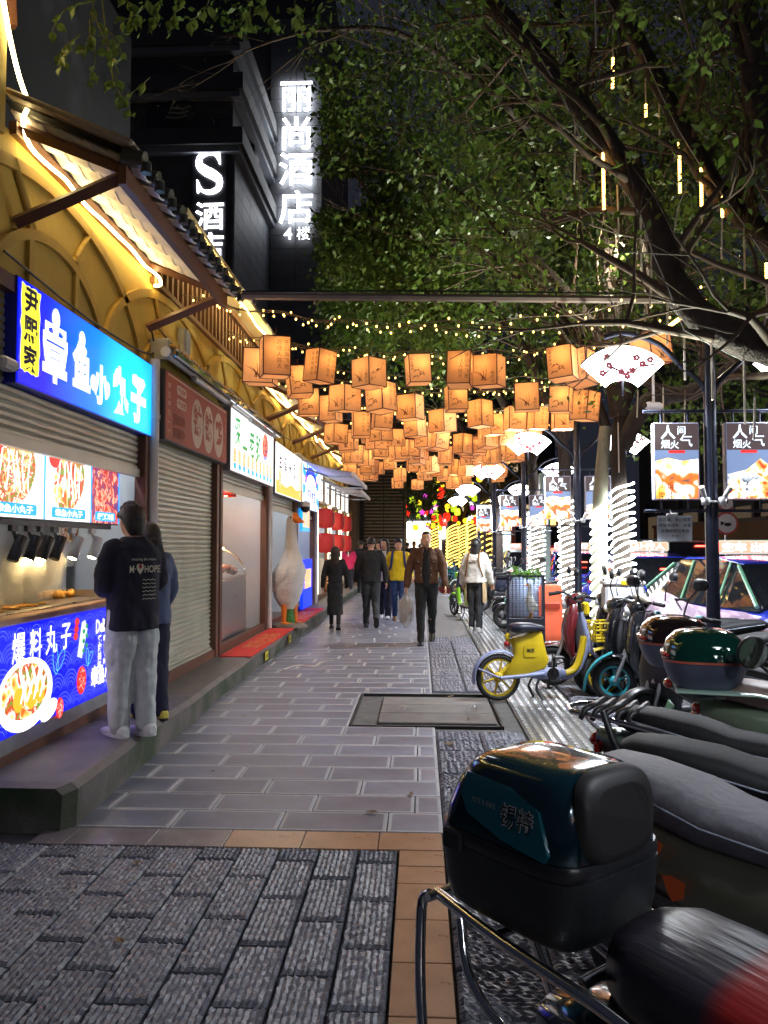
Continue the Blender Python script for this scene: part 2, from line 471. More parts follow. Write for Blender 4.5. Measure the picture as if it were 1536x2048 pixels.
# moss patches on the kerb face
t = conc.node_tree; n_ = t.nodes; pb = n_['Principled BSDF']; tx = n_.new('ShaderNodeTexNoise'); tx.inputs['Scale'].default_value = 2.2; tx.inputs['Detail'].default_value = 7
tcx = n_.new('ShaderNodeTexCoord'); t.links.new(tcx.outputs['Object'], tx.inputs['Vector'])
ge = n_.new('ShaderNodeNewGeometry'); sx_ = n_.new('ShaderNodeSeparateXYZ'); t.links.new(ge.outputs['Normal'], sx_.inputs[0])
m1 = n_.new('ShaderNodeMath'); m1.operation = 'LESS_THAN'; m1.inputs[1].default_value = .5; t.links.new(sx_.outputs['Z'], m1.inputs[0])
mr = n_.new('ShaderNodeMapRange'); mr.inputs['From Min'].default_value = .38; mr.inputs['From Max'].default_value = .6; t.links.new(tx.outputs['Fac'], mr.inputs['Value'])
m2 = n_.new('ShaderNodeMath'); m2.operation = 'MULTIPLY'; t.links.new(m1.outputs[0], m2.inputs[0]); t.links.new(mr.outputs[0], m2.inputs[1])
mx = n_.new('ShaderNodeMix'); mx.data_type = 'RGBA'; src = pb.inputs['Base Color'].links[0].from_socket
t.links.new(m2.outputs[0], mx.inputs['Factor']); t.links.new(src, mx.inputs['A']); mx.inputs['B'].default_value = (.035, .055, .022, 1)
t.links.new(mx.outputs['Result'], pb.inputs['Base Color'])
PZ = .2
# raised platform: uneven kerb line, one mesh
b = MB(); rings = []
for i in range(60):
    y = 4.16 + i * .42
    xk = -1.9 - .14 * min(1, (y - 4.16) / 4) + .012 * math.sin(y * 3.1)
    if i == 0: xk -= .06
    zt = .25 - .05 * min(1, (y - 4.16) / 3.5) + .006 * math.sin(y * 2.3)
    if i == 0: zt -= .025
    if i == 1: y -= .34
    rings.append([(-3.6, y, -.02), (xk, y, -.02), (xk + .01, y, zt - .035), (xk - .03, y, zt), (-2.46, y, zt + .002), (-3.6, y, zt)])
b.loft(rings, True, False); struct(b.build('raised_kerb', conc))
def plz(y): return .25 - .05 * min(1, max(0, (y - 4.16) / 3.5))
yellow = mat('yellow render', lin((194, 164, 72)), .7, nz=(3, .14), bump=(45, .004))
yellow2 = mat('yellow moulding', lin((184, 150, 62)), .65, nz=(6, .14))
wood = mat('brown slat wood', lin((120, 84, 52)), .55, nz=(9, .25))
tilew = mat('white roof tile sheet', (.82, .82, .86), .5, nz=(10, .08))
tiled = mat('dark glazed roof tile', (.05, .048, .045), .35, nz=(15, .3))
led = glow('warm white LED strip', lin((255, 224, 150)), 11)
ledbright = glow('cool white tube', (.85, .9, 1), 14)
XW = -2.52
# ---------- yellow facade with arch mouldings
fac = thing('arcade_facade', 'long yellow rendered upper wall with interlaced arch mouldings above the stalls', 'wall', (XW, 15, 3.1))
b = MB(); b.box((-.06, 0, .22), (.12, 23.6, 1.56)); b.build('rendered_wall', yellow, fac)
def arch_bm(y, a, bb, w, z0=-.1, t=.03, a0=0, a1=PI, n=24):
    o = MB(); rings = []
    for i in range(n):
        th = a0 + (a1 - a0) * i / (n - 1)
        p = []
        for ra, x in ((1, 0.0), (1, t), (1 - w / a, t), (1 - w / a, 0.0)):
            p.append((x, y + a * ra * math.cos(th), z0 + (bb - (a - a * ra)) * math.sin(th)))
        rings.append(p)
    return o.loft(rings, True, False)
yc = 5.1
k = 0
while yc < 26:
    Y = yc - 15
    arch_bm(Y, 1.72, 1.02, .075, -.12, .034).build('arch_moulding', yellow2, fac)
    arch_bm(Y, .86, .66, .07, -.12, .03).build('arch_moulding', yellow2, fac)
    for s in (-1, 1):
        b = MB(); b.tube([(.012, Y + s * .3, .5), (.012, Y + s * .56, .84)], .03, 4); b.build('arch_bar', yellow2, fac)
    b = MB(); b.box((.014, Y - .33, .2), (.028, .06, .72)); b.box((.014, Y + .33, .2), (.028, .06, .72)); b.build('arch_bar', yellow2, fac)
    yc += 2.5; k += 1
# ---------- slatted vents above the wall (7..12, 17.5..20)
def vent(y0, y1, lab):
    v = thing('roof_vent', lab, 'vent', (XW, y0, 4.0))
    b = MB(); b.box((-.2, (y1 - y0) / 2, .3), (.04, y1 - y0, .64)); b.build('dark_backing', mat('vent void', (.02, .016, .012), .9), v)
    b = MB(); b.box((.0, (y1 - y0) / 2, .03), (.1, y1 - y0, .05)); b.box((.02, (y1 - y0) / 2, .6), (.1, y1 - y0, .06)); b.build('rail', wood, v)
    b = MB(); b.box((0, 0, .3), (.07, .055, .5)); m = None
    yy = .08
    while yy < y1 - y0:
        if m is None: o = b.build('slat', wood, v, (0, yy, 0)); m = o.data
        else: share('slat', m, v, (0, yy, 0))
        yy += .165
    b = MB(); b.box((.12, (y1 - y0) / 2, .66), (.5, y1 - y0 + .1, .05)); b.build('soffit', mat('cream soffit', (.5, .4, .22), .6), v)
vent(6.98, 12.0, 'row of dark brown vertical slats above the second and third stalls')
vent(17.9, 20.6, 'short row of brown slats above the distant awning')
# ---------- tiled canopies
def canopy(y0, y1, struts, lab, drop=0.0):
    c = thing('tiled_canopy', lab, 'canopy', (XW, y0, 0), 0, 'tiled canopies on the yellow wall')
    L = y1 - y0; xo, zo, zi = .77, 3.86, 4.2
    n = max(3, round(L / .235)); rows = 5
    # curved tile columns seen from below and above
    rings = []
    slope = (zo - zi) / xo
    for r in range(rows):
        b = MB(); x0 = xo * r / rows; x1 = xo * (r + 1) / rows + .05
        rg = []
        for x, lift in ((x0, .009), (x1, .0)):
            ring = []
            for i in range(n * 6 + 1):
                yy = L * i / (n * 6); ph = (i % 6) / 6 * 2 * PI
                ring.append((x, yy, zi + slope * x + lift + .019 * math.cos(ph)))
            rg.append(ring)
        vs = rg[0] + rg[1]; q = len(rg[0]); fs = [(i, i + 1, q + i + 1, q + i) for i in range(q - 1)]
        vs2 = [(p[0], p[1], p[2] + .012) for p in vs]
        b.add(vs, fs, True); b.add(vs2, [tuple(reversed(f)) for f in fs], True)
        b.add([vs[q + i] for i in range(q)] + [vs2[q + i] for i in range(q)], [(i, i + 1, q + i + 1, q + i) for i in range(q - 1)])
        b.build('tile_course', tilew, c)
    # round tile ends on the eave
    b = MB(); b.tube([(xo - .05, 0, zo + .06), (xo + .08, 0, zo + .03)], .055, 8); e_ = b.build('eave_tile', tiled, c)
    b = MB(); b.tube([(xo + .09, 0, zo + .01), (xo + .09, 0, zo - .05)], .035, 5); d_ = b.build('drip_tile', tiled, c)
    for i in range(1, n + 1): share('eave_tile', e_.data, c, (0, L * i / n, 0)); share('drip_tile', d_.data, c, (0, L * i / n, 0))
    # upper skin of dark tiles
    b = MB(); b.add([(-.05, 0, zi + .11), (xo + .06, 0, zo + .05), (xo + .06, L, zo + .05), (-.05, L, zi + .11)], [(0, 1, 2, 3)]); 
    for i in range(n): b.tube([(-.05, L * (i + .5) / n, zi + .11), (xo + .06, L * (i + .5) / n, zo + .055)], .035, 6)
    b.build('upper_tiles', tiled, c)
    # verge tiles at the near end
    b = MB(); b.box((.1, -.02, 0), (.2, .16, .035), .012, ry=.42); v_ = b.build('verge_tile', mat('grey verge tile', lin((142, 128, 112)), .6, nz=(10, .3)), c, (0, 0, zi + .07))
    for i in range(1, 5): share('verge_tile', v_.data, c, (xo * i / 5, 0, zi + slope * xo * i / 5 + .07))
    b = MB(); b.box((xo - .06, L / 2, zo - .05), (.05, L, .12)); b.build('fascia_board', brown, c)
    b = MB(); b.box((.02, L / 2, zi - .08), (.05, L, .08)); b.build('wall_plate', brown, c)
    for s in struts:
        b = MB(); Y = s - y0
        b.tube([(.02, Y, 3.55), (xo - .06, Y, zo - .03)], .045, 4, sm=False)
        b.tube([(.0, Y + .001, zi - .04), (xo - .04, Y, zo + .0)], .04, 4, sm=False)
        b.build('strut', brown, c)
    return c
canopy(4.52, 6.98, (4.58, 6.9), 'nearest white tiled canopy on brown struts above the blue sign')
canopy(12.05, 17.7, (12.2, 14.9, 17.5), 'middle tiled canopy on brown struts behind the lanterns')
canopy(20.8, 25.5, (21, 23.2, 25.2), 'farthest tiled canopy at the end of the yellow wall')
# ---------- LED rope
def led_rope(pts, lab, r=.013, group='warm LED lines along the eaves'):
    b = MB(); b.tube(smooth_path(pts, 3), r, 6); return tag(b.build('led_strip', led), lab, 'LED strip', group)
def wav(y0, y1, x, z, n=20, a=.025): return [(x + .01 * math.sin(i * 1.9), y0 + (y1 - y0) * i / n, z + a * math.sin(i * 1.3)) for i in range(n + 1)]
led_rope([(XW + .07, 4.2, 5.0), (XW + .07, 4.36, 4.62), (XW + .07, 4.49, 4.42), (XW + .08, 4.58, 4.3), (XW + .07, 4.545, 4.17), (XW + .07, 4.64, 4.06)] + wav(4.9, 6.9, XW + .07, 4.06, 10, .012) + [(XW + .08, 7.03, 4.05), (XW + .09, 7.02, 3.99), (XW + .06, 6.95, 3.96)],
         'warm LED rope along the nearest canopy, climbing the gable edge at its near end')
led_rope(wav(7.3, 12.0, XW + .3, 4.56, 14, .008), 'warm LED line under the soffit above the brown slats', .012)
led_rope(wav(12.1, 17.9, XW + .07, 4.1, 18, .03) + [(XW + .08, 18.1, 4.0)], 'warm LED rope under the middle tiled canopy')
led_rope([(XW + .25, 18.3, 4.1), (XW + .25, 18.3, 4.58), (XW + .25, 20.5, 4.58)], 'warm LED line framing the far slatted vent')
led_rope(wav(18.4, 25.4, XW + .09, 4.1, 18, .02), 'warm LED rope at the far end of the yellow wall')
# gable board beside the LED at the picture edge
gb = thing('gable_wall', 'yellow gable with brown edge board at the left edge above the nearest canopy', 'wall', (XW, 4.0, 4.3))
b = MB(); b.prism([(-.9, -.3), (.38, -.3), (.38, .35), (.3, .9), (.05, 1.7), (-.9, 1.7)], .1, FR((-.05, 0, 0), (0, 1, 0), (0, 0, 1))); b.build('gable_panel', yellow, gb)
b = MB(); b.tube([(.02, .46, .42), (.02, .38, .95), (.02, .12, 1.75)], .05, 4, sm=False); b.build('edge_board', brown, gb)

# ---------- prints
def food_mat(name, scale, ramp, es):
    if name in MATS: return MATS[name]
    m = bpy.data.materials.new(name); m.use_nodes = True; MATS[name] = m
    t = m.node_tree; n = t.nodes; L = t.links; p = n['Principled BSDF']
    tc = n.new('ShaderNodeTexCoord'); nx = n.new('ShaderNodeTexNoise'); nx.inputs['Scale'].default_value = scale * .5; nx.inputs['Detail'].default_value = 3
    L.new(tc.outputs['Object'], nx.inputs['Vector'])
    ad = n.new('ShaderNodeVectorMath'); ad.operation = 'MULTIPLY_ADD'; L.new(nx.outputs['Color'], ad.inputs[0]); ad.inputs[1].default_value = (.35,) * 3; L.new(tc.outputs['Object'], ad.inputs[2])
    vo = n.new('ShaderNodeTexVoronoi'); vo.feature = 'SMOOTH_F1'; vo.inputs['Scale'].default_value = scale; vo.inputs['Smoothness'].default_value = .3; L.new(ad.outputs[0], vo.inputs['Vector'])
    rp = n.new('ShaderNodeValToRGB'); rp.color_ramp.interpolation = 'EASE'
    while len(rp.color_ramp.elements) < len(ramp): rp.color_ramp.elements.new(.5)
    for e, (pos, c) in zip(rp.color_ramp.elements, ramp): e.position = pos; e.color = (*lin(c), 1)
    s = n.new('ShaderNodeSeparateColor'); L.new(vo.outputs['Color'], s.inputs[0])
    mm = n.new('ShaderNodeMath'); mm.operation = 'MULTIPLY_ADD'; L.new(vo.outputs['Distance'], mm.inputs[0]); mm.inputs[1].default_value = .7; 
    ms = n.new('ShaderNodeMath'); ms.operation = 'MULTIPLY'; ms.inputs[1].default_value = .62; L.new(s.outputs[0], ms.inputs[0]); L.new(ms.outputs[0], mm.inputs[2])
    L.new(mm.outputs[0], rp.inputs[0]); L.new(rp.outputs[0], p.inputs['Base Color'])
    if es: L.new(rp.outputs[0], p.inputs['Emission Color']); p.inputs['Emission Strength'].default_value = es
    p.inputs['Roughness'].default_value = .35; return m
FOOD = [(0, (96, 30, 14)), (.16, (178, 48, 22)), (.34, (226, 108, 30)), (.5, (248, 196, 92)), (.62, (255, 246, 225)), (.75, (200, 66, 28)), (1, (120, 150, 50))]
FOODR = [(0, (70, 12, 12)), (.2, (170, 26, 20)), (.45, (228, 70, 40)), (.6, (250, 190, 160)), (.75, (190, 36, 30)), (1, (110, 60, 120))]
food1 = food_mat('lit print of dumplings', 9, FOOD, .52)
food2 = food_mat('lit print of sauce strips', 16, FOOD, .52)
food3 = food_mat('lit print of red noodles', 13, FOODR, .5)
food_s = food_mat('fine lit food print', 40, FOOD, .65)
food_dim = food_mat('paper food print', 12, FOOD, 0)
W1 = glow('lit white acrylic', (1, 1, 1), .68)
BLUE = glow('lit blue acrylic', lin((10, 45, 250)), .8)
SKYB = glow('lit sky blue acrylic', lin((20, 150, 250)), .7)
NAVY = glow('lit deep blue panel', lin((12, 22, 225)), .5)
WAVE = glow('lit wave line print', lin((120, 140, 255)), .5)
YEL = glow('lit yellow acrylic', lin((240, 232, 60)), .62)
NAVYT = mat('navy sign ink', lin((20, 24, 110)), .5)
RED = glow('lit red print', lin((225, 45, 40)), .6)
PINKP = glow('lit tomato seed print', lin((250, 170, 160)), .6)
ORG = glow('lit orange print', lin((245, 165, 40)), .65)
GRN = glow('lit green print', lin((40, 150, 80)), .5)
AQUA = glow('lit aqua line print', lin((120, 235, 255)), .6)
INK = mat('black print', (.012, .012, .014), .5)
GREYP = glow('lit pale grey print', lin((205, 215, 225)), .6)
# blue-cyan gradient board for the octopus-ball sign: hue changes along the panel
gm = bpy.data.materials.new('printed blue gradient panel'); gm.use_nodes = True; t = gm.node_tree
tc = t.nodes.new('ShaderNodeTexCoord'); sp = t.nodes.new('ShaderNodeVectorMath'); sp.operation = 'DISTANCE'; sp.inputs[1].default_value = (0, .68, -.05)
rp = t.nodes.new('ShaderNodeValToRGB'); rp.color_ramp.elements[0].position = .05; rp.color_ramp.elements[0].color = (*lin((0, 205, 250)), 1)
rp.color_ramp.elements[1].position = .95; rp.color_ramp.elements[1].color = (*lin((10, 25, 250)), 1)
e = rp.color_ramp.elements.new(.45); e.color = (*lin((0, 110, 250)), 1)
ms = t.nodes.new('ShaderNodeMath'); ms.operation = 'MULTIPLY'; ms.inputs[1].default_value = .62
t.links.new(tc.outputs['Object'], sp.inputs[0]); t.links.new(sp.outputs['Value'], ms.inputs[0]); t.links.new(ms.outputs[0], rp.inputs[0])
pb = t.nodes['Principled BSDF']; t.links.new(rp.outputs[0], pb.inputs['Base Color']); t.links.new(rp.outputs[0], pb.inputs['Emission Color'])
pb.inputs['Emission Strength'].default_value = .8; pb.inputs['Roughness'].default_value = .25
OFR = lambda x, y, z: FR((x, y, z), (0, 1, 0), (0, 0, 1))

# ---------- stall shells
SH = mat('pale green roller shutter', lin((188, 188, 172)), .4, .3, nz=(2.2, .2))
wallw = mat('white stall panel', (.62, .66, .7), .5, nz=(3, .08))
floorm = mat('stall floor', (.16, .15, .14), .6, nz=(5, .3))
pipew = mat('white downpipe', (.62, .6, .58), .4, nz=(6, .1))
def shutter(par, y0, y1, z0, z1, x=0):
    b = MB(); pitch = .052; prof = []
    z = z0
    while z < z1:
        prof += [(x, z), (x + .016, z + .012), (x + .016, z + pitch - .016), (x, z + pitch - .004)]; z += pitch
    q = len(prof); NS = 10; vs = []; rr = random.Random(int(y1 * 10 + z0 * 7)); dn = [rr.uniform(-.003, .003) for _ in range(q + 99)]
    for j in range(NS + 1): vs += [(p[0] + (.004 * math.sin(j * 1.7 + p[1] * 5) + dn[(i // 4) + j * 3]) * (0 < j < NS), y0 + (y1 - y0) * j / NS, p[1] + .0015 * math.sin(j + i * .3)) for i, p in enumerate(prof)]
    b.add(vs, [(j * q + i, j * q + q + i, j * q + q + i + 1, j * q + i + 1) for j in range(NS) for i in range(q - 1)])
    b.box((x - .02, (y0 + y1) / 2, (z0 + z1) / 2), (.02, y1 - y0, z1 - z0))
    b.box((x + .012, (y0 + y1) / 2, z0 - .03), (.05, y1 - y0, .07))
    return b.build('roller_shutter', [SH], par)
def stall(lab, y0, y1, shut=None, back=True, depth=2.2, lamp=None, cat='market stall'):
    s = thing('market_stall', lab, cat, (-2.5, y0, PZ), 0, 'food stalls in the row under the yellow wall')
    L = y1 - y0
    b = MB()
    for y in (.06, L - .06): b.box((0, y, 1.45), (.1, .1, 2.9), .006)
    b.box((0, L / 2, 2.93), (.1, L, .1)); b.box((-.01, L / 2, .05), (.09, L, .1))
    b.build('frame', brown, s)
    b = MB()
    b.box((-depth / 2, .0, 1.45), (depth, .03, 2.9)); b.box((-depth / 2, L, 1.45), (depth, .03, 2.9)); b.box((-depth, L / 2, 1.45), (.03, L, 2.9))
    b.build('side_wall', wallw, s)
    b = MB(); b.box((-depth / 2, L / 2, .015), (depth, L - .04, .03)); b.build('stall_floor', floorm, s)
    b = MB(); b.box((-depth / 2, L / 2, 2.72), (depth - .1, L - .04, .04)); b.build('stall_ceiling', wallw, s)
    if shut is not None: shutter(s, .13, L - .13, shut, 2.9, -.03)
    if lamp:
        b = MB(); b.box((-depth * .16, L / 2, 2.66), (.06, L * .7, .05)); b.build('ceiling_tube', lamp, s)
    return s
def board(par, y0, y1, z0, z1, m, x=.1, frame=None, t=.1, name='sign_board'):
    b = MB(); cy, cz = (y0 + y1) / 2, (z0 + z1) / 2
    b.box((0, 0, 0), (t, y1 - y0, z1 - z0)); o = b.build(name + '_case', frame or mat('sign case aluminium', (.3, .31, .33), .4, .5), par, (x - t / 2, cy, cz))
    b = MB(); b.box((0, 0, 0), (.008, y1 - y0 - .024, z1 - z0 - .024)); f = b.build('sign_face', m, o, (t / 2 + .004, 0, 0))
    return o, OFR(0, 0, 0) @ MX.Translation((0, 0, t / 2 + .0085)), o
def prt(name, b, m, par): return b.build(name, m, par)

# ===== stall 1: octopus balls
s1 = stall('open stall with bright blue octopus ball signs and steaming griddle at the left edge', 4.1, 6.86, 2.02, lamp=ledbright)
s1y = 4.1
o, T, _ = board(s1, .4, 2.74, 2.33, 2.99, gm, .06, mat('blue sign case', lin((30, 40, 170)), .4))
# carve badge: yellow irregular cartouche + navy characters
b = MB(); rr = random.Random(3)
pol = [(-1.02 + .115 * math.copysign(1, math.cos(a)) * min(1, abs(math.cos(a)) * 1.6) + rr.uniform(-.01, .01), .03 + .27 * math.copysign(1, math.sin(a)) * min(1, abs(math.sin(a)) * 1.35) + rr.uniform(-.008, .008)) for a in np.linspace(0, 2 * PI, 40)[:-1]]
b.prism(pol, .003, T); b.build('badge', YEL, o)
b = MB()
for i, ch in enumerate('尹熙家'): b.text(ch, .17, T, -1.02, .21 - .18 * i, .0045, bold=.035)
b.build('badge_lettering', NAVYT, o)
b = MB()
for ch, x, y, sz, bd in (('章', -.69, -.02, .42, .045), ('鱼', -.29, -.02, .36, .045), ('小', .05, -.09, .3, .06), ('丸', .43, -.06, .38, .05), ('子', .83, -.06, .42, .055)):
    b.text(ch, sz, T, x, y, .003, bold=bd, sx=.82)
for x, y, a, c in ((-.69, .2, .055, .07), (-.29, .17, .05, .06), (-.09, -.1, .05, .06), (.17, -.1, .045, .06), (.36, .05, .05, .06), (.76, .1, .06, .05)): b.flat(ell(x, y, a, c, 16), T, .0035)
b.build('sign_lettering', W1, o)
# menu light boxes
menu = thing('menu_light_box', 'lit strip of four food pictures hanging inside the octopus ball stall', 'menu board', (-2.62, 5.3, 2.0))
b = MB(); b.box((-.03, .02, 0), (.06, 2.5, .56)); b.build('box_case', black_pl, menu)
mk = [(-1.24, -.86, food1), (-.84, -.08, food2), (-.06, .68, food1), (.7, 1.24, food3)]
for y0, y1, fm_ in mk:
    cy = (y0 + y1) / 2; w_ = y1 - y0
    b = MB(); b.box((.004, cy, 0), (.008, w_, .54)); p = b.build('menu_panel', food3 if fm_ is food3 else W1, menu)
    TT = OFR(.0095, cy, 0)
    if fm_ is not food3:
        b = MB(); b.prism(ell(.0, .02, w_ * .36, .2, 22, .5), .002, TT); b.build('food_print', fm_, p)
        b = MB()
        for q in range(6): b.tube([TT @ V((w_ * (-.26 + .1 * q) + .03 * math.sin(q + z * 9), z, .004)) for z in np.linspace(.16, -.1, 6)], .005, 4)
        b.build('sauce_print', W1, p)
        b = MB(); b.prism(ell(-w_ * .32, .17, w_ * .12, .07, 14), .002, TT); b.build('tomato_print', RED, p)
    b = MB(); b.prism(rrect(w_ * .74, .075, .02), .003, TT @ MX.Translation((0, -.215, 0))); c_ = b.build('caption_plate', SKYB, p)
    b = MB(); b.text('章鱼小丸子' if fm_ is not food3 else '麻辣烤冷面', .055, TT, 0, -.215, .0045, bold=.03, wid=w_ * .6); b.build('caption', W1, p)
    b = MB(); b.box((.006, y1 + .01, 0), (.012, .018, .54)); b.build('divider', SKYB, menu)
# back wall posters
po = thing('wall_poster', 'paper posters of noodle dishes pinned to the wall behind the track lamps', 'poster', (-3.1, 5.4, 1.62))
b = MB(); b.box((0, -.15, 0), (.012, 1.3, .52)); b.box((0, .95, 0), (.012, .84, .52)); b.build('poster_sheet', mat('poster paper', (.66, .66, .64), .6, nz=(5, .05)), po)
b = MB()
for y, z in ((-.3, .1), (.75, .1), (1.2, .08)): b.prism(ell(y, z, .24, .13, 20), .003, OFR(.007, 0, 0))
b.build('dish_print', food_dim, po)
b = MB(); TT = OFR(.0075, 0, 0)
b.text('おいしいたこ焼け', .08, TT, -.15, -.13, 0, bold=.02); b.text('每日新鲜现做 外酥里嫩 章鱼小丸子', .03, TT, -.15, -.2, 0); b.text('招牌 炒面', .09, TT, .85, -.14, 0, bold=.02)
b.build('poster_lettering', INK, po)
b = MB(); b.box((-3.12, 5.4, 1.5), (.02, 2.5, 2.6)); tag(b.build('partition_panel', wallw), 'white back panel close behind the griddle of the octopus ball stall', 'panel')
# track spot lamps
tr = thing('lamp_track', 'black ceiling track carrying the spot lamps under the menu light box', 'lamp track', (-2.66, 5.3, 1.70))
b = MB(); b.box((0, 0, 0), (.05, 2.3, .035)); b.build('rail', black_pl, tr)
spot_on = glow('hot spot lamp face', lin((255, 220, 150)), 60); spot_off = mat('spot lamp glass', (.1, .1, .1), .2)
for i, (px, col, on) in enumerate(((20, 0, 0), (52, 0, 1), (78, 0, 1), (105, 0, 0), (142, 1, 1), (182, 1, 1))):
    Y = at(px, 1045, 5).y; Y = 2.6 * F / (840 - px) if px < 840 else 5
    lab = ('black spot lamp %s' % ('leftmost under the menu strip', 'second from the left under the menu strip', 'third from the left under the menu strip', 'nearest the white lamps, unlit', )[i]) if not col else ('white spot lamp %s' % ('next to the black ones' if i == 4 else 'brightest, close beside the young man'))
    sl = thing('spot_lamp', lab, 'spot lamp', (-2.64, Y, 1.68), 0, 'spot lamps over the griddle')
    mm = white_pl if col else black_pl
    b = MB(); b.box((0, 0, -.02), (.03, .08, .04)); b.tube([(0, 0, -.03), (.02, 0, -.09)], .012, 6); b.build('mount', mm, sl)
    q = MX.Translation((.03, 0, -.15)) @ MX.Rotation(-.4, 4, 'X') @ MX.Rotation(.15, 4, 'Y')
    b = MB(); b.lathe([(.0, .09), (.036, .085), (.038, -.085), (.034, -.09), (.03, -.08), (0, -.078)], 14, q); b.build('can', mm, sl)
    b = MB(); b.lathe([(0, -.0845), (.03, -.0845), (.03, -.0885), (0, -.0885)], 12, q); b.build('lamp_face', spot_on if on else spot_off, sl)
# counter with lit front panel
ct = thing('stall_counter', 'blue back-lit counter front printed with waves, octopus balls and white lettering', 'counter', (-2.5, 4.5, PZ + .1))
L = 2.3
b = MB(); b.box((-.3, L / 2 - .25, .38), (.6, L + .5, .76)); b.box((-.28, L / 2 - .25, .02), (.62, L + .5, .2)); b.build('carcass', steel, ct)
b = MB(); b.box((-.28, L / 2 - .25, .79), (.68, L + .5, .05), .01); b.build('worktop', mat('copper toned worktop', lin((190, 150, 130)), .3, .7), ct)
b = MB(); b.box((0, 0, 0), (.02, L + .45, .66)); pf = b.build('lit_front', NAVY, ct, (.03, L / 2 - .25, .43))
TT = OFR(.0115, 0, 0)
b = MB()
for i in range(15):           # wave scales: concentric arcs
    for j in range(5):
        cx = -1.35 + i * .2 + (.1 if j % 2 else 0); cy = -.33 + j * .14
        for r_ in (.05, .075, .1, .125):
            pts = [(cx + r_ * math.cos(a), cy + r_ * 1.1 * math.sin(a)) for a in np.linspace(.35, PI - .35, 7)]
            for a_, c_ in zip(pts[:-1], pts[1:]):
                dx, dy = c_[0] - a_[0], c_[1] - a_[1]; l_ = math.hypot(dx, dy); nx_, ny_ = -dy / l_ * .0016, dx / l_ * .0016
                if max(abs(a_[0]), abs(c_[0])) < 1.33 and max(abs(a_[1]), abs(c_[1])) < .32:
                    b.flat([(a_[0] - nx_, a_[1] - ny_), (c_[0] - nx_, c_[1] - ny_), (c_[0] + nx_, c_[1] + ny_), (a_[0] + nx_, a_[1] + ny_)], TT, .0)
b.build('wave_print', WAVE, pf)
def Yp(px): return 2.47 * F / (840 - px) - (4.5 + L / 2 - .25)      # panel coordinate of a photo column
b = MB(); px_ = Yp(38)
b.prism(ell(px_, -.11, .34, .225, 30), .002, TT); b.prism(ell(px_ + .3, -.27, .12, .06, 16, .3), .002, TT); b.build('bowl_print', W1, pf)
b = MB(); b.prism(ell(px_ - .01, -.09, .28, .17, 26), .0035, TT); b.build('food_print', food1, pf)
b = MB()
for dx, dz, c_ in ((-.1, -.13, 0), (.06, -.14, 0), (.17, -.12, 0)): b.prism(ell(px_ + dx, dz, .06, .075, 16), .0045, TT)
b.build('ball_print', ORG, pf)
b = MB()
for dx in (-.06, .02, .1, .18):
    b.prism(ell(px_ + dx, -.03, .012, .1, 12, .4), .006, TT); b.prism(ell(px_ + dx + .02, -.09, .012, .08, 12, -.5), .006, TT)
b.build('sauce_print', W1, pf)
for px, z, s_ in ((152, -.16, .1), (108, -.29, .07)):
    b = MB(); b.prism(ell(Yp(px), z, s_ * .75, s_, 24), .003, TT); tm = b.build('tomato_print', RED, pf)
    b = MB(); rr = random.Random(px)
    for q in range(26):
        a = rr.uniform(0, 6.28); d = rr.uniform(.2, .9); b.flat(ell(Yp(px) + s_ * .68 * d * math.cos(a), z + s_ * .9 * d * math.sin(a), .006, .008, 6), TT, .0042)
    b.build('seed_print', PINKP, tm)
b = MB(); b.prism([(Yp(145) + x, y) for x, y in ((-.02, .02), (.05, .0), (.14, .2), (.1, .27), (.05, .26))], .003, TT); b.build('roll_print', GREYP, pf)
b = MB()
for q in range(6): b.flat(ell(Yp(152) + .02 + (q % 2) * .05, .05 + q * .035, .022, .018, 10), TT, .0042)
b.build('roll_filling_print', GRN, pf)
b = MB()
for q, z in enumerate((.27, .22, .17)): b.flat(ell(Yp(142) - .01 - q * .012, z, .035, .028, 14), TT, .003 + q * .001)
b.build('skewer_print', RED, pf)
def leafline(b, x, z, s_):
    for rot, k_ in ((.15, 1), (-.75, .8)):
        pts = ell(x + (-.02 if rot > 0 else .05) * s_ * 8, z + .08 * s_ * 8 * k_, .035 * s_ * 8, .1 * s_ * 8 * k_, 18, rot)
        for a_, c_ in zip(pts, pts[1:] + pts[:1]):
            dx, dy = c_[0] - a_[0], c_[1] - a_[1]; l_ = math.hypot(dx, dy); nx_, ny_ = -dy / l_ * .002, dx / l_ * .002
            b.flat([(a_[0] - nx_, a_[1] - ny_), (c_[0] - nx_, c_[1] - ny_), (c_[0] + nx_, c_[1] + ny_), (a_[0] + nx_, a_[1] + ny_)], TT, .003)
b = MB(); leafline(b, Yp(100), -.03, .13); leafline(b, Yp(165), -.06, .085); b.build('leaf_line_print', AQUA, pf)
b = MB()
for q, ch in enumerate('爆料丸子'): b.text(ch, .2, TT, Yp(20) + q * .21, .19, .003, bold=.014, sx=.8)
b.text('Delicious', .14, TT, Yp(180), .2, .003, bold=.03, sx=.72, align='L')
b.text('章鱼小丸子', .16, TT, Yp(172), -.17, .003, bold=.035, sx=.75, align='L')
for q, ch in enumerate('健康美味'): b.text(ch, .062, TT, Yp(185) + .03, .1 - .065 * q, .003, bold=.04)
for q, ch in enumerate('新鲜食材'): b.text(ch, .05, TT, Yp(193) + .05, .1 - .06 * q, .003, bold=.04)
b.text('自然 好味', .05, TT, Yp(200) + .1, -.06, .003, bold=.03)
b.build('panel_lettering', W1, pf)
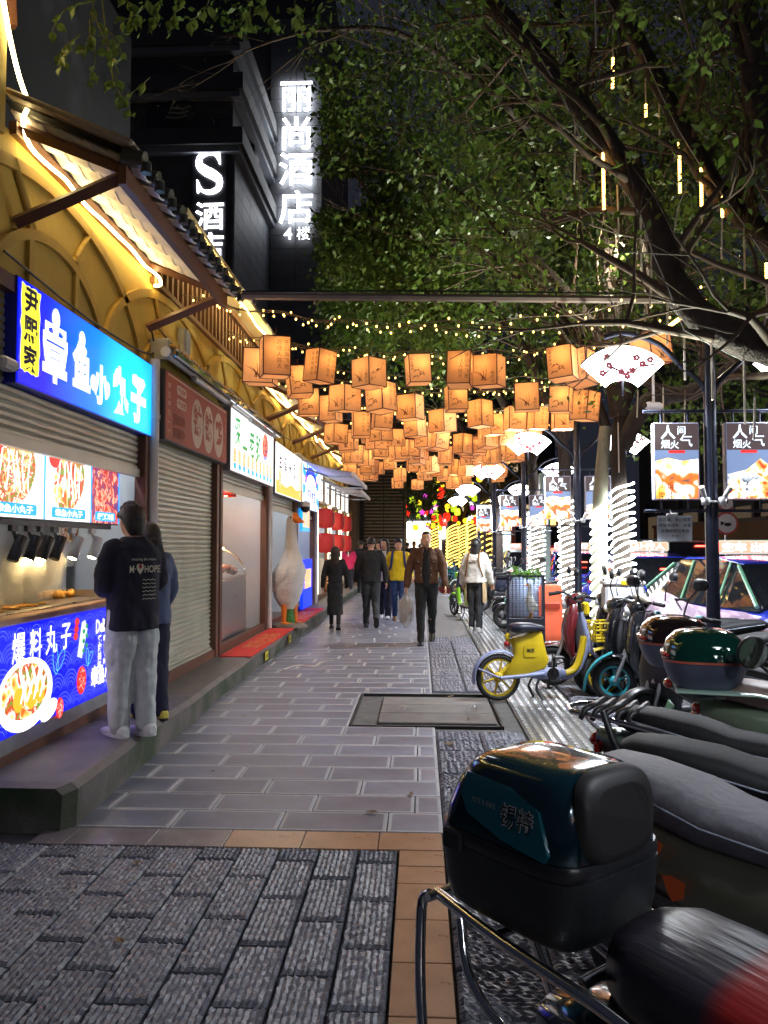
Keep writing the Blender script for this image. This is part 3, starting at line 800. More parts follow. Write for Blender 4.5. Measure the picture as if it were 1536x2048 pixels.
# lower kick plate legs
# griddle, skewers of balls, steam
gd = thing('griddle', 'hot griddle plate with cooking food on the counter of the octopus ball stall', 'griddle', (-2.8, 5.2, PZ + .915))
b = MB(); b.box((0, 0, .0), (.5, 1.9, .03), .008); b.build('hot_plate', mat('seasoned steel plate', (.35, .3, .25), .3, .8, nz=(9, .3)), gd)
b = MB(); b.box((-.27, .0, .05), (.03, 1.9, .1)); b.box((0, .96, .03), (.52, .03, .09)); b.build('splash_guard', steel, gd)
ob = mat('golden fried batter', lin((226, 160, 62)), .5, nz=(30, .35), bump=(60, .01))
b = MB(); rr = random.Random(4)
for q in range(46): b.sph((rr.uniform(-.2, .0), .1 + .85 * rr.random() ** .7, .035 + rr.uniform(0, .02)), rr.uniform(.02, .034), 7)
for q in range(30): b.sph((rr.uniform(-.15, .2), rr.uniform(-.9, .2), .022), (rr.uniform(.03, .06), rr.uniform(.03, .06), .012), 7)
b.build('frying_food', ob, gd); gd.children[-1]['kind'] = 'stuff'
sm = bpy.data.materials.new('steam'); sm.use_nodes = True; t = sm.node_tree; t.nodes.remove(t.nodes['Principled BSDF'])
pv = t.nodes.new('ShaderNodeVolumePrincipled'); pv.inputs['Color'].default_value = (.95, .93, .9, 1)
tc = t.nodes.new('ShaderNodeTexCoord'); nz_ = t.nodes.new('ShaderNodeTexNoise'); nz_.inputs['Scale'].default_value = 5; nz_.inputs['Detail'].default_value = 5; nz_.inputs['Distortion'].default_value = 1.4
mp = t.nodes.new('ShaderNodeMapping'); mp.inputs['Scale'].default_value = (1, 1, .6); t.links.new(tc.outputs['Object'], mp.inputs['Vector']); t.links.new(mp.outputs[0], nz_.inputs['Vector'])
m_ = t.nodes.new('ShaderNodeMapRange'); m_.inputs['From Min'].default_value = .42; m_.inputs['From Max'].default_value = .7; m_.inputs['To Max'].default_value = 70
t.links.new(nz_.outputs['Fac'], m_.inputs['Value'])
ln = t.nodes.new('ShaderNodeVectorMath'); ln.operation = 'LENGTH'; mp2 = t.nodes.new('ShaderNodeMapping'); mp2.inputs['Scale'].default_value = (5, 1.7, 2.3); t.links.new(tc.outputs['Object'], mp2.inputs['Vector']); t.links.new(mp2.outputs[0], ln.inputs[0])
fo = t.nodes.new('ShaderNodeMapRange'); fo.inputs['From Min'].default_value = .3; fo.inputs['From Max'].default_value = 1.0; fo.inputs['To Min'].default_value = 1; fo.inputs['To Max'].default_value = 0; t.links.new(ln.outputs['Value'], fo.inputs['Value'])
mu = t.nodes.new('ShaderNodeMath'); mu.operation = 'MULTIPLY'; t.links.new(m_.outputs[0], mu.inputs[0]); t.links.new(fo.outputs[0], mu.inputs[1])
t.links.new(mu.outputs[0], pv.inputs['Density']); t.links.new(pv.outputs[0], t.nodes['Material Output'].inputs['Volume'])
b = MB(); b.sph((0, 0, 0), (.2, .6, .45), 14); stm = b.build('steam', sm, None, (-2.78, 5.25, PZ + 1.26))
tag(stm, 'thin white steam rising from the griddle of the octopus ball stall', 'steam', kind='stuff')

# ===== stall 2: shuttered, red sign
s2 = stall('closed stall with pale roller shutter fully down under a dull red sign', 6.92, 9.3, .12)
DR = mat('dull red banner', lin((172, 92, 78)), .6, nz=(4, .08)); DRL = mat('cream banner ink', lin((214, 196, 178)), .6); DRT = mat('salmon banner ink', lin((206, 140, 118)), .6)
o, T, _ = board(s2, .06, 2.32, 2.33, 2.99, DR, .14, mat('dark sign case', (.05, .05, .055), .5))
b = MB()
for i in range(3): b.prism(ell(-.12 + i * .43, -.03, .205, .26, 30), .002, T)
b.build('oval_print', DRL, o)
b = MB()
for i, ch in enumerate('钵钵鸡'): b.text(ch, .33, T, -.12 + i * .43, 0, .004, bold=.03, sx=.9)
b.build('sign_lettering', DR, o)
b = MB()
for i in range(3):
    for j in range(2):
        for q in range(5): b.flat([(-.92 + .08 * q + .0, -.05 - .13 * j), (-.9 + .08 * q, -.05 - .13 * j), (-.865 + .08 * q, -.1 - .13 * j), (-.9 + .08 * q, -.15 - .13 * j), (-.92 + .08 * q, -.15 - .13 * j), (-.885 + .08 * q, -.1 - .13 * j)], T, .002)
for i, ch in enumerate('BOBOJI'): b.text(ch, .085, T, -1.03, .19 - .085 * i, .002, bold=.01, rot=-PI / 2)
b.flat([(-1.08, .285), (1.08, .285), (1.08, .3), (-1.08, .3)], T, .002)
b.flat(rrect(.3, .09, .03, 3, -.66, .2), T, .002); b.flat(rrect(.3, .09, .03, 3, -.66, .07), T, .002)
b.build('pattern_print', DRL, o)
b = MB(); b.text('每日现卤', .06, T, -.66, .2, .0035, bold=.02); b.text('每日鲜煮', .06, T, -.66, .07, .0035, bold=.02); b.build('small_lettering', DR, o)
b = MB()
for i, ch in enumerate('乐山味道'): b.text(ch, .05, T, 1.04, .2 - .07 * i, .003, bold=.01)
b.build('side_lettering', DRT, o)
b = MB(); b.box((.03, 1.2, 1.02), (.008, .05, .03)); b.build('lock_plate', white_pl, s2)
b = MB(); b.text('2', .03, OFR(.0345, 1.2, 1.02), 0, 0, 0, bold=.02); b.build('lock_numeral', INK, s2)
# ===== stall 3: goose stall
s3 = stall('open goose stall with white lit sign, red lamp shade and glass display case', 9.36, 12.3, 2.12, lamp=ledbright)
o, T, _ = board(s3, .1, 2.86, 2.28, 3.08, W1, .14)
b = MB()
for i, ch in enumerate('深山老鹅'): b.text(ch, .42, T, -1.05 + .42 * i, .13 - .02 * i, .003, bold=.02, sx=.8)
b.build('sign_lettering', GRN, o)
b = MB(); b.prism(ell(.72, .16, .22, .2, 18, .5), .002, T); b.build('roast_print', food3, o)
b = MB()
for i in range(10): b.prism(rrect(.15, .26, .05, 3, -1.2 + i * .262, -.22), .002, T)
b.build('dish_print', food_s, o)
b = MB(); b.text('欢迎光临 明厨亮灶', .07, T, .7, -.02, .003, bold=.02)
for i in range(10): b.flat(rrect(.15, .07, .02, 2, -1.2 + i * .262, -.32), T, .004)
b.build('small_lettering', SKYB, o)
b = MB()     # tiled wall grid on the back wall upper part
for i in range(12): b.box((-2.17, .2 + i * .22, 2.3), (.008, .012, .9))
for i in range(5): b.box((-2.17, 1.4, 1.9 + i * .2), (.008, 2.7, .012))
b.build('wall_grid', INK, s3)
lampred = mat('red enamel shade', (.55, .03, .02), .3); bulbw = glow('warm pendant bulb', lin((255, 190, 110)), 30)
for y, lab in ((10.75, 'red dome pendant lamp hanging at the front of the goose stall'), (11.75, 'second pendant lamp deeper in the goose stall')):
    pl_ = thing('pendant_lamp', lab, 'pendant lamp', (-3.0, y, 2.3), 0, 'red pendant lamps in the goose stall')
    b = MB(); b.lathe([(.02, .16), (.06, .15), (.14, .08), (.17, 0), (.165, 0), (.13, .07), (.02, .13)], 18); b.build('shade', lampred, pl_)
    b = MB(); b.tube([(0, 0, .16), (0, 0, .6)], .006, 5); b.build('cord', black_pl, pl_)
    b = MB(); b.sph((0, 0, .04), .04, 8); b.build('bulb', bulbw, pl_)
dc = thing('display_case', 'curved glass food display case full of roast meat in the goose stall', 'display case', (-2.95, 10.6, PZ))
b = MB(); b.box((0, 0, .45), (.7, 1.7, .84), .01); b.build('steel_base', steel, dc)
b = MB()
for y in (-.84, .84): b.tube([(-.33, y, .87), (-.33, y, 1.35)] + [(-.33 + .66 * math.sin(a), y, .9 + .45 * math.cos(a)) for a in np.linspace(.2, PI / 2, 8)], .015, 6)
b.tube([(.33, -.84, .9), (.33, .84, .9)], .02, 6); b.build('case_frame', chrome, dc)
gl = mat('display glass', (.9, .95, .95), .05, alpha=.18)
b = MB(); ring = [[(-.33 + .66 * math.sin(a), y, .9 + .45 * math.cos(a)) for a in np.linspace(0, PI / 2, 9)] for y in (-.83, .83)]
q = 9; b.add(ring[0] + ring[1], [(i, i + 1, q + i + 1, q + i) for i in range(q - 1)], True); b.build('curved_glass', gl, dc)
roast = mat('glazed roast meat', lin((140, 66, 24)), .25, nz=(14, .4), bump=(25, .02))
b = MB(); rr = random.Random(8)
for i in range(40): b.sph((rr.uniform(-.25, .25), rr.uniform(-.75, .75), .93 + rr.uniform(0, .1)), (rr.uniform(.05, .1), rr.uniform(.05, .12), .05), 8)
b.build('roast_meat', roast, dc); dc.children[-1]['kind'] = 'stuff'
b = MB(); b.box((0, 0, 1.3), (.04, 1.6, .03)); b.build('case_lamp', glow('warm case lamp', lin((255, 200, 120)), 14), dc)
# ===== stall 4
s4 = stall('open noodle stall with white and yellow lit sign behind the goose statue', 12.36, 15.2, 2.0, lamp=ledbright)
o, T, _ = board(s4, .08, 2.8, 2.2, 3.06, W1, .14)
b = MB(); b.prism([(-1.34, -.41), (1.34, -.41), (1.34, -.2), (.7, -.25), (.2, -.18), (-.4, -.27), (-1.34, -.19)], .002, T); b.build('yellow_band_print', ORG, o)
b = MB()
for i, ch in enumerate('羊糯米饭'): b.text(ch, .34, T, -.95 + .48 * i, .1, .003, bold=.012, sx=.8)
b.text('云南特色 手工现做', .1, T, -.2, -.1, .003); b.build('sign_lettering', INK, o)
b = MB(); b.prism(ell(-1.0, -.16, .13, .16, 16), .004, T); b.prism(rrect(.2, .7, .05, 3, 1.16, 0), .004, T); b.build('dish_print', food_s, o)
# ===== stall 5 blue rays
s5 = stall('stall with lit white and blue sunburst sign and a blue lit counter poster', 15.26, 17.8, 2.0, lamp=ledbright)
o, T, _ = board(s5, .06, 2.5, 2.1, 3.08, W1, .14)
b = MB()
for i in range(18):
    a = i / 18 * 2 * PI; b_ = a + PI / 18
    def edge(a):
        k_ = min(1.2 / max(1e-6, abs(math.cos(a))), .475 / max(1e-6, abs(math.sin(a)))); return (k_ * math.cos(a), k_ * math.sin(a))
    b.flat([(0, 0), edge(a), edge(b_)], T, .001)
b.build('sunburst_print', SKYB, o)
b = MB(); b.prism(ell(0, -.06, .85, .42, 26, 0, 0, PI) + [(-.7, -.36), (.7, -.36)], .003, T); b.build('arch_print', W1, o)
b = MB(); b.prism(ell(0, .05, .9, .38, 22, 0, 0, PI) + ell(0, .05, .72, .22, 22, 0, PI, 0), .0045, T); b.text('铁板鱿鱼', .3, T, 0, -.18, .006, bold=.02, wid=1.3); b.build('sign_lettering', BLUE, o)
b = MB()
for x, y in ((-.8, .15), (.8, .15), (0, .22), (-.5, -.4), (.5, -.4)): b.flat(ell(x, y, .06, .06, 10), T, .007)
b.build('dot_print', RED, o)
lb = thing('lit_poster', 'small lit menu board hanging at the doorway of the sunburst stall', 'menu board', (-2.42, 16.1, 2.15))
b = MB(); b.box((0, 0, 0), (.05, 1.0, .62)); b.build('case', SKYB, lb)
b = MB(); b.box((.028, -.25, .02), (.006, .4, .5)); b.box((.028, .25, .02), (.006, .4, .5)); b.build('poster_panel', food_s, lb)
lb = thing('lit_poster', 'tall blue lit poster panel low beside the goose statue', 'poster', (-2.4, 16.2, .75))
b = MB(); b.box((0, 0, 0), (.06, 1.3, 1.0)); b.build('case', BLUE, lb)
b = MB(); b.box((.034, 0, .1), (.006, .9, .4)); b.build('poster_panel', food_s, lb)
# ===== red-lantern stalls 17.9..27
for i in range(3):
    y0 = 17.9 + i * 2.7
    st = stall(('cream fronted stall with black calligraphy boards nearest to the awning', 'cream fronted stall with warm light columns, middle of the three under the white awning', 'farthest cream fronted stall beside the street end')[i], y0, y0 + 2.65, None, lamp=ledbright)
    b = MB(); b.box((.06, 1.3, 2.75), (.06, 2.6, .75)); b.build('cream_fascia', mat('cream board', lin((212, 190, 150)), .5, nz=(5, .1)), st)
    b = MB()
    for q in range(2): b.box((.1, .55 + q * 1.3, 2.75), (.03, .55, .66))
    lbx = b.build('calligraphy_board', W1 if i else glow('dim white board', (1, 1, 1), .68), st)
    b = MB()
    for q in range(2):
        for r_, ch in enumerate(('老味', '小吃', '烧烤', '甜品', '凉虾', '米线')[i * 2 + q]): b.text(ch, .3, OFR(.1165, .55 + q * 1.3, 2.92 - .33 * r_), 0, 0, 0, bold=.02)
    b.build('board_lettering', INK, lbx)
    b = MB()
    for yy in (.12, 2.5): b.box((.08, yy, 1.3), (.05, .1, 2.2))
    b.build('light_column', glow('warm light column', lin((255, 235, 190)), 2.2), st)
    b = MB(); b.box((-.5, 1.3, .5), (.9, 2.2, 1.0), .02); b.build('counter', mat('cream counter', (.55, .5, .42), .5), st)
rl = None
redl = mat('red lantern fabric', (.42, .02, .02), .6, emit=(.6, .02, .02), es=.06, nz=(8, .1))
for i in range(3):
    for q in range(2):
        y = (18.7, 21.2, 23.6)[i]; z = (2.2, 1.6)[q]
        lab = '%s red lantern of the %s pair at the cream stalls' % (('upper', 'lower')[q], ('nearest', 'middle', 'farthest')[i])
        if rl is None:
            rl = thing('red_lantern', lab, 'lantern', (-2.3, y, z), 0, 'red lanterns hung in pairs'); 
            b = MB(); b.loft([sup((0, 0, z_), (1, 0, 0), (0, 1, 0), r_, r_ * 1.25, 4, 16) for z_, r_ in ((-.24, .1), (-.22, .17), (-.1, .2), (.1, .2), (.22, .17), (.24, .1))]); b.build('lantern_body', redl, rl)
            b = MB(); b.box((.1, 0, -.33), (.02, .22, .14)); b.build('name_tag', white_pl, rl)
            b = MB(); b.text('福', .26, OFR(.206, 0, 0), 0, 0, 0, bold=.02); b.build('lantern_character', INK, rl)
            b = MB(); b.tube([(0, 0, .24), (0, 0, .4)], .008, 4); b.build('hook', black_pl, rl)
        else: dup(rl, (-2.3, y, z), 0, lab)
# white fabric awning over stalls 5-7, folding arms
aw = mat('white awning fabric', (.62, .62, .72), .7, nz=(4, .06))
def awning(y0, y1, x1, z0, z1, lab, sag=.06):
    a = thing('fabric_awning', lab, 'awning', (XW, y0, 0), 0, 'folding awnings over the stalls'); L = y1 - y0
    b = MB(); N = 9; vs = []
    for j in range(N):
        for i in range(9):
            t = i / 8; vs.append((x1 * t + .05, L * j / (N - 1), z0 + (z1 - z0) * t - sag * math.sin(PI * t) * (.6 + .4 * abs(math.sin(j * 1.1)))))
    fs = [(j * 9 + i, j * 9 + i + 1, j * 9 + i + 10, j * 9 + i + 9) for j in range(N - 1) for i in range(8)]
    b.add(vs, fs, True); b.add([(p[0], p[1], p[2] - .012) for p in vs], [tuple(reversed(f)) for f in fs], True); b.build('canvas', aw, a)
    b = MB(); b.box((x1 + .05, L / 2, z1 - .03), (.06, L, .09), .01); b.box((.08, L / 2, z0 + .02), (.14, L, .12), .02); b.build('rail', white_pl, a)
    for yy in (.3, L - .3):
        b = MB(); b.tube([(.05, yy, z0 - .15), (x1 * .55, yy + .35, (z0 + z1) / 2 - .18), (x1, yy, z1 - .06)], .022, 6, sm=False); b.build('arm', galv, a)
    return a
awning(15.1, 18.8, 1.15, 3.3, 2.98, 'nearer white folding awning over the sunburst stall')
awning(19.2, 22.3, 1.0, 3.2, 2.92, 'farther white folding awning over the red lantern stalls')
# rolled-up awnings above stalls 2 and 3 with tile fringe
for y0, y1, lab in ((6.95, 9.3, 'rolled up striped awning with white rail above the red sign'), (9.35, 12.3, 'rolled up awning with silver rail above the white goose sign')):
    a = thing('rolled_awning', lab, 'awning', (XW, y0, 3.42), 0, 'rolled awnings above the signs'); L = y1 - y0
    b = MB(); b.tube([(.17, 0, -.08), (.17, L, -.08)], .05, 10); b.build('roller', white_pl, a)
    b = MB(); b.box((.26, L / 2, -.1), (.05, L, .07), .015); b.build('front_rail', chrome, a)
    b = MB()
    for i in range(round(L / .1)): b.box((.14, i * .1 + .05, .0 + .008 * math.sin(i * 1.7)), (.24, .05, .03), .01, ry=.25)
    b.build('orange_stripe', mat('orange awning stripe', lin((196, 140, 60)), .8), a)
    b = MB()
    for i in range(round(L / .1)): b.box((.14, i * .1 + .1, -.004 + .008 * math.sin(i * 1.3)), (.24, .05, .03), .01, ry=.25)
    b.build('white_stripe', mat('white awning stripe', (.6, .57, .52), .8), a)
    b = MB(); b.box((.1, .04, -.05), (.2, .05, .2), .01); b.box((.1, L - .04, -.05), (.2, .05, .2), .01); b.build('bracket', galv, a)
    for i in (1, 2):
        b = MB(); b.tube([(.26, L * .16 * i * 1.6, -.2), (.3, L * .16 * i * 1.6 + .55, -.22)], .032, 10); b.build('folding_arm', galv, a)
    b = MB(); b.box((.05, L / 2, -.2), (.02, L, .2)); b.build('backing_board', mat('olive board', lin((150, 132, 44)), .6), a)
# downpipes between stalls
for y, lab in ((6.89, 'between the blue and red signs'), (12.33, 'beside the goose statue'), (17.85, 'after the sunburst stall')):
    p = thing('downpipe', 'white downpipe on the stall front ' + lab, 'pipe', (-2.43, y, 0), 0, 'white downpipes')
    b = MB(); b.tube([(0, 0, PZ), (0, 0, 3.25)], .05, 12); b.build('pipe', pipew, p)
    b = MB()
    for z in (.5, 1.6, 2.7): b.tube([(0, 0, z), (0, 0, z + .04)], .058, 12)
    b.build('clip', pipew, p)
# CCTV, red mat, kerb tags
cc = thing('security_camera', 'grey security camera at the left picture edge in front of the blue sign', 'camera', at(10, 727, 4.35))
b = MB(); b.box((0, 0, 0), (.1, .17, .07), .02); b.build('housing', white_pl, cc); b = MB(); b.tube([(0, -.05, 0), (-.1, -.3, -.02)], .02, 6); b.build('bracket', white_pl, cc)
b = MB(); b.box((0, .087, 0), (.07, .004, .05)); b.build('lens_window', black_pl, cc)
cc = thing('dome_camera', 'black dome camera under the sunburst sign', 'camera', (-2.3, 15.35, 2.35))
b = MB(); b.sph((0, 0, -.05), .1, 10); b.build('dome', black_pl, cc); b = MB(); b.lathe([(.1, -.03), (.1, .05), (.04, .08)], 12); b.build('mount', white_pl, cc)
rm = mat('red carpet', lin((205, 48, 36)), .9, nz=(20, .15), bump=(200, .003))
for y0, y1, lab in ((9.2, 12.35, 'long red doormat with gold print in front of the goose stall'), (12.95, 16.3, 'red doormat with gold print beyond the goose statue')):
    m_ = thing('door_mat', lab, 'mat', (-2.2, (y0 + y1) / 2, PZ + .008), 0, 'red mats on the platform')
    b = MB(); b.box((-.02, 0, .004), (.4, y1 - y0, .012), .004); b.build('carpet', rm, m_)
    b = MB(); b.text('欢迎光临', .3, FR((-.02, 0, .0105), (0, 1, 0), (-1, 0, 0)), 0, 0, .0005, bold=.01, wid=1.6)
    b.text('恭喜发财', .08, FR((-.02, 0, .0105), (0, 1, 0), (-1, 0, 0)), 0, -.15, .0005); b.build('gold_lettering', mat('gold print', lin((200, 120, 50)), .5), m_)
for y, lab in ((10.1, 'yellow tag on the kerb below the red mat, nearer one'), (11.9, 'yellow tag on the kerb by the goose statue, farther one')):
    k_ = thing('kerb_tag', lab, 'tag', (-2.015, y, .1)); b = MB(); b.box((0, 0, 0), (.008, .2, .11)); b.build('plate', mat('yellow tag', lin((210, 190, 40)), .5), k_)
    b = MB(); b.text('小心台阶', .05, OFR(.0045, 0, 0), 0, 0, 0, bold=.02); b.build('tag_lettering', INK, k_)
for pts, lab in (([(XW + .04, 7.0, 3.62), (XW + .04, 8.4, 3.5), (XW + .04, 10.2, 3.6), (XW + .04, 12.2, 3.48), (XW + .04, 15, 3.58)], 'black cable looping along the yellow wall above the signs'), ([(XW + .05, 4.4, 3.3), (XW + .05, 5.6, 3.24), (XW + .05, 6.9, 3.3), (XW + .05, 6.9, 3.55)], 'grey cable along the top edge of the blue sign')):
    b = MB(); b.tube(smooth_path(pts, 5), .009, 5); tag(b.build('wall_cable', black_pl), lab, 'cable')
jb = thing('junction_box', 'small grey electrical box on the yellow wall above the red sign', 'electrical box', (XW + .04, 7.9, 3.68))
b = MB(); b.box((0, 0, 0), (.09, .2, .26), .01); b.build('box_body', galv, jb); b = MB(); b.box((.048, 0, .0), (.008, .16, .22), .003); b.build('box_door', grey_pl, jb)
# litter strand
b = MB(); b.tube(smooth_path([(-1.7, 9.6, .006), (-1.55, 9.9, .012), (-1.35, 9.8, .006), (-1.3, 10.2, .01), (-1.15, 10.3, .006)], 4), .006, 5)
tag(b.build('string_scrap', mat('pale twine', (.6, .52, .4), .8)), 'pale loose string lying on the pavement near the red mat', 'string')

# ===== goose statue (fibreglass)
gs = thing('goose_statue', 'tall white fibreglass goose statue with orange beak on the red mat', 'statue', (-2.16, 12.62, PZ), rad(-38)); gs.scale = (.9, .9, .9)
gw = mat('white painted feathers', (.76, .74, .7), .55, bump=(26, .03), nz=(8, .08)); go_ = mat('orange paint', lin((228, 120, 30)), .45, nz=(10, .12))
b = MB(); path = [(-.02, .34, .12, .1), (-.03, .5, .2, .22), (-.03, .72, .29, .27), (.0, .95, .3, .27), (.05, 1.12, .26, .23), (.07, 1.27, .19, .165), (.075, 1.4, .14, .125), (.065, 1.56, .11, .102), (.06, 1.74, .096, .092), (.065, 1.86, .095, .09), (.085, 1.93, .108, .092), (.1, 1.99, .105, .09), (.1, 2.05, .065, .058)]
pn = np.array(path); rr = random.Random(31); rg = []
for i in range(61):
    f = i / 60 * (len(path) - 1); k_ = min(len(path) - 2, int(f)); x, z, a, c = pn[k_] + (pn[k_ + 1] - pn[k_]) * (f - k_)
    j_ = .022 if z < 1.2 else .004
    rg.append([V((x, 0, z)) + (q - V((x, 0, z))) * (1 + rr.uniform(-j_, j_) * (1 if (i + n_i) % 2 else -1) * 2) for n_i, q in enumerate(sup((x, 0, z), (1, 0, 0), (0, 1, 0), a, c, 2.2, 34))])
b.loft(rg); b.build('body', gw, gs)
b = MB()
b.loft([sup((x, 0, z), (0, 0, 1), (0, 1, 0), h, w_, 2.3, 12) for x, z, h, w_ in ((.16, 1.98, .075, .07), (.23, 1.965, .068, .062), (.31, 1.935, .042, .046), (.38, 1.915, .014, .022))]); b.sph((.17, 0, 2.04), (.06, .055, .055), 8); b.build('beak', go_, gs)
for s in (-1, 1):
    b = MB(); b.loft([sup((x, s * (.24 + d), z), (0, 0, 1), (0, 1, 0), h, .03, 2.2, 12) for x, z, h, d in ((.2, 1.02, .06, -.02), (.08, .98, .16, .03), (-.1, .86, .2, .03), (-.28, .68, .14, -.01), (-.4, .5, .04, -.06))]); b.build('wing', gw, gs)
    b = MB(); b.tube([(.02, s * .13, .42), (.03, s * .14, .1)], [.055, .04], 8); b.loft([sup((x, s * .14, .085), (0, 1, 0), (0, 0, 1), w_, h, 2, 10) for x, w_, h in ((-.04, .03, .03), (.06, .07, .03), (.16, .1, .015))]); b.build('leg', go_, gs)
    b = MB(); b.sph((.135, s * .082, 2.0), .018, 6); b.build('eye', INK, gs)
b = MB(); b.lathe([(.1, .04), (.12, .1), (.09, .3), (.1, .4)], 12); b.build('grass_prop', mat('green paint', (.05, .2, .04), .5, nz=(14, .4), bump=(20, .02)), gs)
b = MB(); b.loft([sup((0, 0, z), (1, 0, 0), (0, 1, 0), a, c, 2.4, 18) for z, a, c in ((.005, .36, .3), (.04, .37, .31), (.075, .3, .25), (.09, .2, .2))]); b.build('rock_base', mat('painted rock', lin((120, 108, 96)), .8, nz=(9, .35), bump=(15, .03)), gs)
# ================================================================ HOTEL TOWER behind the stalls
hw = mat('grey hotel cladding', (.24, .26, .3), .6, nz=(.6, .2)); hd = mat('dark hotel stone', (.07, .07, .078), .7, nz=(.8, .25))
HS = glow('white sign channel letter', (.93, .96, 1), 5)
ht = thing('hotel_building', 'dark stepped hotel block with glowing white vertical signs behind the stalls', 'building', (-8, 30, 0))
def hb(name, m, *boxes):
    b = MB()
    for x0, x1, y0, y1, z0, z1 in boxes: b.box(((x0 + x1) / 2 + 8, (y0 + y1) / 2 - 30, (z0 + z1) / 2), (x1 - x0, y1 - y0, z1 - z0))
    return b.build(name, m, ht)
hb('front_block', hd, (-24, -6.75, 27, 40, 0, 19.5)); hb('rear_block', hd, (-16, -4.35, 33.5, 46, 0, 30))
for k, z in enumerate((15.9, 17.9, 19.6)): hb('cornice', hd, (-24.2, -6.3, 26.6, 40.3, z, z + .6)); hb('cornice_moulding', hw, (-24.2, -6.45, 26.75, 40.2, z - .22, z))
# cladding panels of the lit flank and the rear block: joints are real gaps
b = MB()
for i in range(26):
    for j in range(5): b.box((-6.72 + 8 + .0, 27.1 + 1.28 * j + .64 - 30, 2 + i * .58), (.06, 1.26, .56))
b.build('flank_panel', hw, ht); ht.children[-1]['kind'] = 'stuff'
b = MB()
for i in range(38):
    for j in range(2): b.box((-6.66 + 8 + .58 + j * 1.16, 33.46 - 30, 2 + i * .62), (1.14, .06, .6))
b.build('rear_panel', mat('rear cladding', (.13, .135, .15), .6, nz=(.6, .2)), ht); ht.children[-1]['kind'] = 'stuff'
b = MB(); b.lathe([(.0, .02), (.62, .02), (.62, -.1), (.0, -.1)], 24, FR((-.75, -3.05, 17.25), (1, 0, 0), (0, 0, 1))); b.build('round_emblem', hd, ht)
b = MB(); b.lathe([(.0, .02), (.62, .02), (.62, -.1), (.0, -.1)], 24, FR((1.34, .4, 17.2), (0, 1, 0), (0, 0, 1))); b.build('round_emblem', hd, ht)
b = MB()
for q in range(3): b.tube([(-1.17 + .1 * q, -3.13, 17.05 + .17 * q), (-.75 + .1 * q, -3.13, 17.01 + .17 * q), (-.39 + .05 * q, -3.13, 17.11 + .17 * q)], .04, 5)
b.build('emblem_mark', mat('pale emblem', (.3, .3, .26), .5), ht)
hb('window_recess', mat('dark window glass', (.01, .012, .018), .1), (-9.9, -9.0, 26.96, 27.0, 16.7, 17.8), (-13.5, -11, 26.96, 27.0, 16.7, 17.8))
# sign S 酒店 : bold serif S drawn as a swept stroke with serifs
FT = FR((0, 0, 0), (1, 0, 0), (0, 0, 1))
sg = thing('hotel_sign', 'glowing white vertical hotel sign starting with a large serif S', 'sign', at(418, 345, 26.9))
u = 26.9 / F
b = MB()
pts = smooth_path([(x_, y_, 0) for x_, y_ in ((.26, .34), (.16, .47), (-.04, .5), (-.25, .4), (-.27, .2), (-.1, .05), (.12, -.06), (.28, -.2), (.26, -.4), (.06, -.5), (-.16, -.47), (-.28, -.33))], 5)
N = len(pts); top = []; bot = []
for i, p in enumerate(pts):
    t = (pts[min(i + 1, N - 1)] - pts[max(i - 1, 0)]).normalized(); f = i / (N - 1)
    w_ = .03 + .095 * math.exp(-((f - .5) / .22) ** 2) + .02 * math.exp(-((f - .2) / .1) ** 2) + .02 * math.exp(-((f - .8) / .1) ** 2)
    n2 = V((-t.y, t.x, 0)) * w_; top.append(p + n2); bot.append(p - n2)
sc = 82 * u; G = FT @ MX.Diagonal((sc * .92, sc, 1, 1))
for i in range(N - 1): b.add([(top[i].x, top[i].y, .0), (bot[i].x, bot[i].y, .0), (bot[i + 1].x, bot[i + 1].y, .0), (top[i + 1].x, top[i + 1].y, .0)], [(0, 1, 2, 3)], False, G)
b.flat([(.3, .52), (.27, .52), (.2, .42), (.29, .2), (.32, .2)], G, .001); b.flat([(-.32, -.52), (-.29, -.52), (-.2, -.42), (-.31, -.18), (-.34, -.18)], G, .001)
for ch, py in (('酒', 436), ('店', 500)): b.text(ch, 62 * u, FT, 2 * u, (345 - py) * u, .002, bold=.008)
b.build('glowing_letters', HS, sg)
b = MB(); b.box((0, .06, -1.5), (1.25, .06, 5.2)); b.build('backing', mat('sign backing', (.04, .04, .05), .6), sg)
sg = thing('hotel_sign', 'tall glowing white vertical hotel sign farther back ending in a floor number', 'sign', at(592, 345, 33.2))
u = 33.2 / F; b = MB()
for ch, py, s_ in (('丽', 185, 72), ('尚', 262, 74), ('酒', 337, 74), ('店', 417, 74)): b.text(ch, s_ * u, FT, 0, (345 - py) * u, 0, bold=.008)
b.build('glowing_letters', HS, sg); b = MB(); b.text('4', 34 * u, FT, -16 * u, (345 - 472) * u, 0, bold=.02); b.text('楼', 30 * u, FT, 16 * u, (345 - 472) * u, 0, bold=.0)
b.build('floor_letters', glow('dimmer channel letter', (.93, .96, 1), 1.6), sg)
b = MB()
for py in (185, 262, 337, 417): b.box((0, .08, (345 - py) * u), (.1, .1, .3))
b.build('bracket', hd, sg)
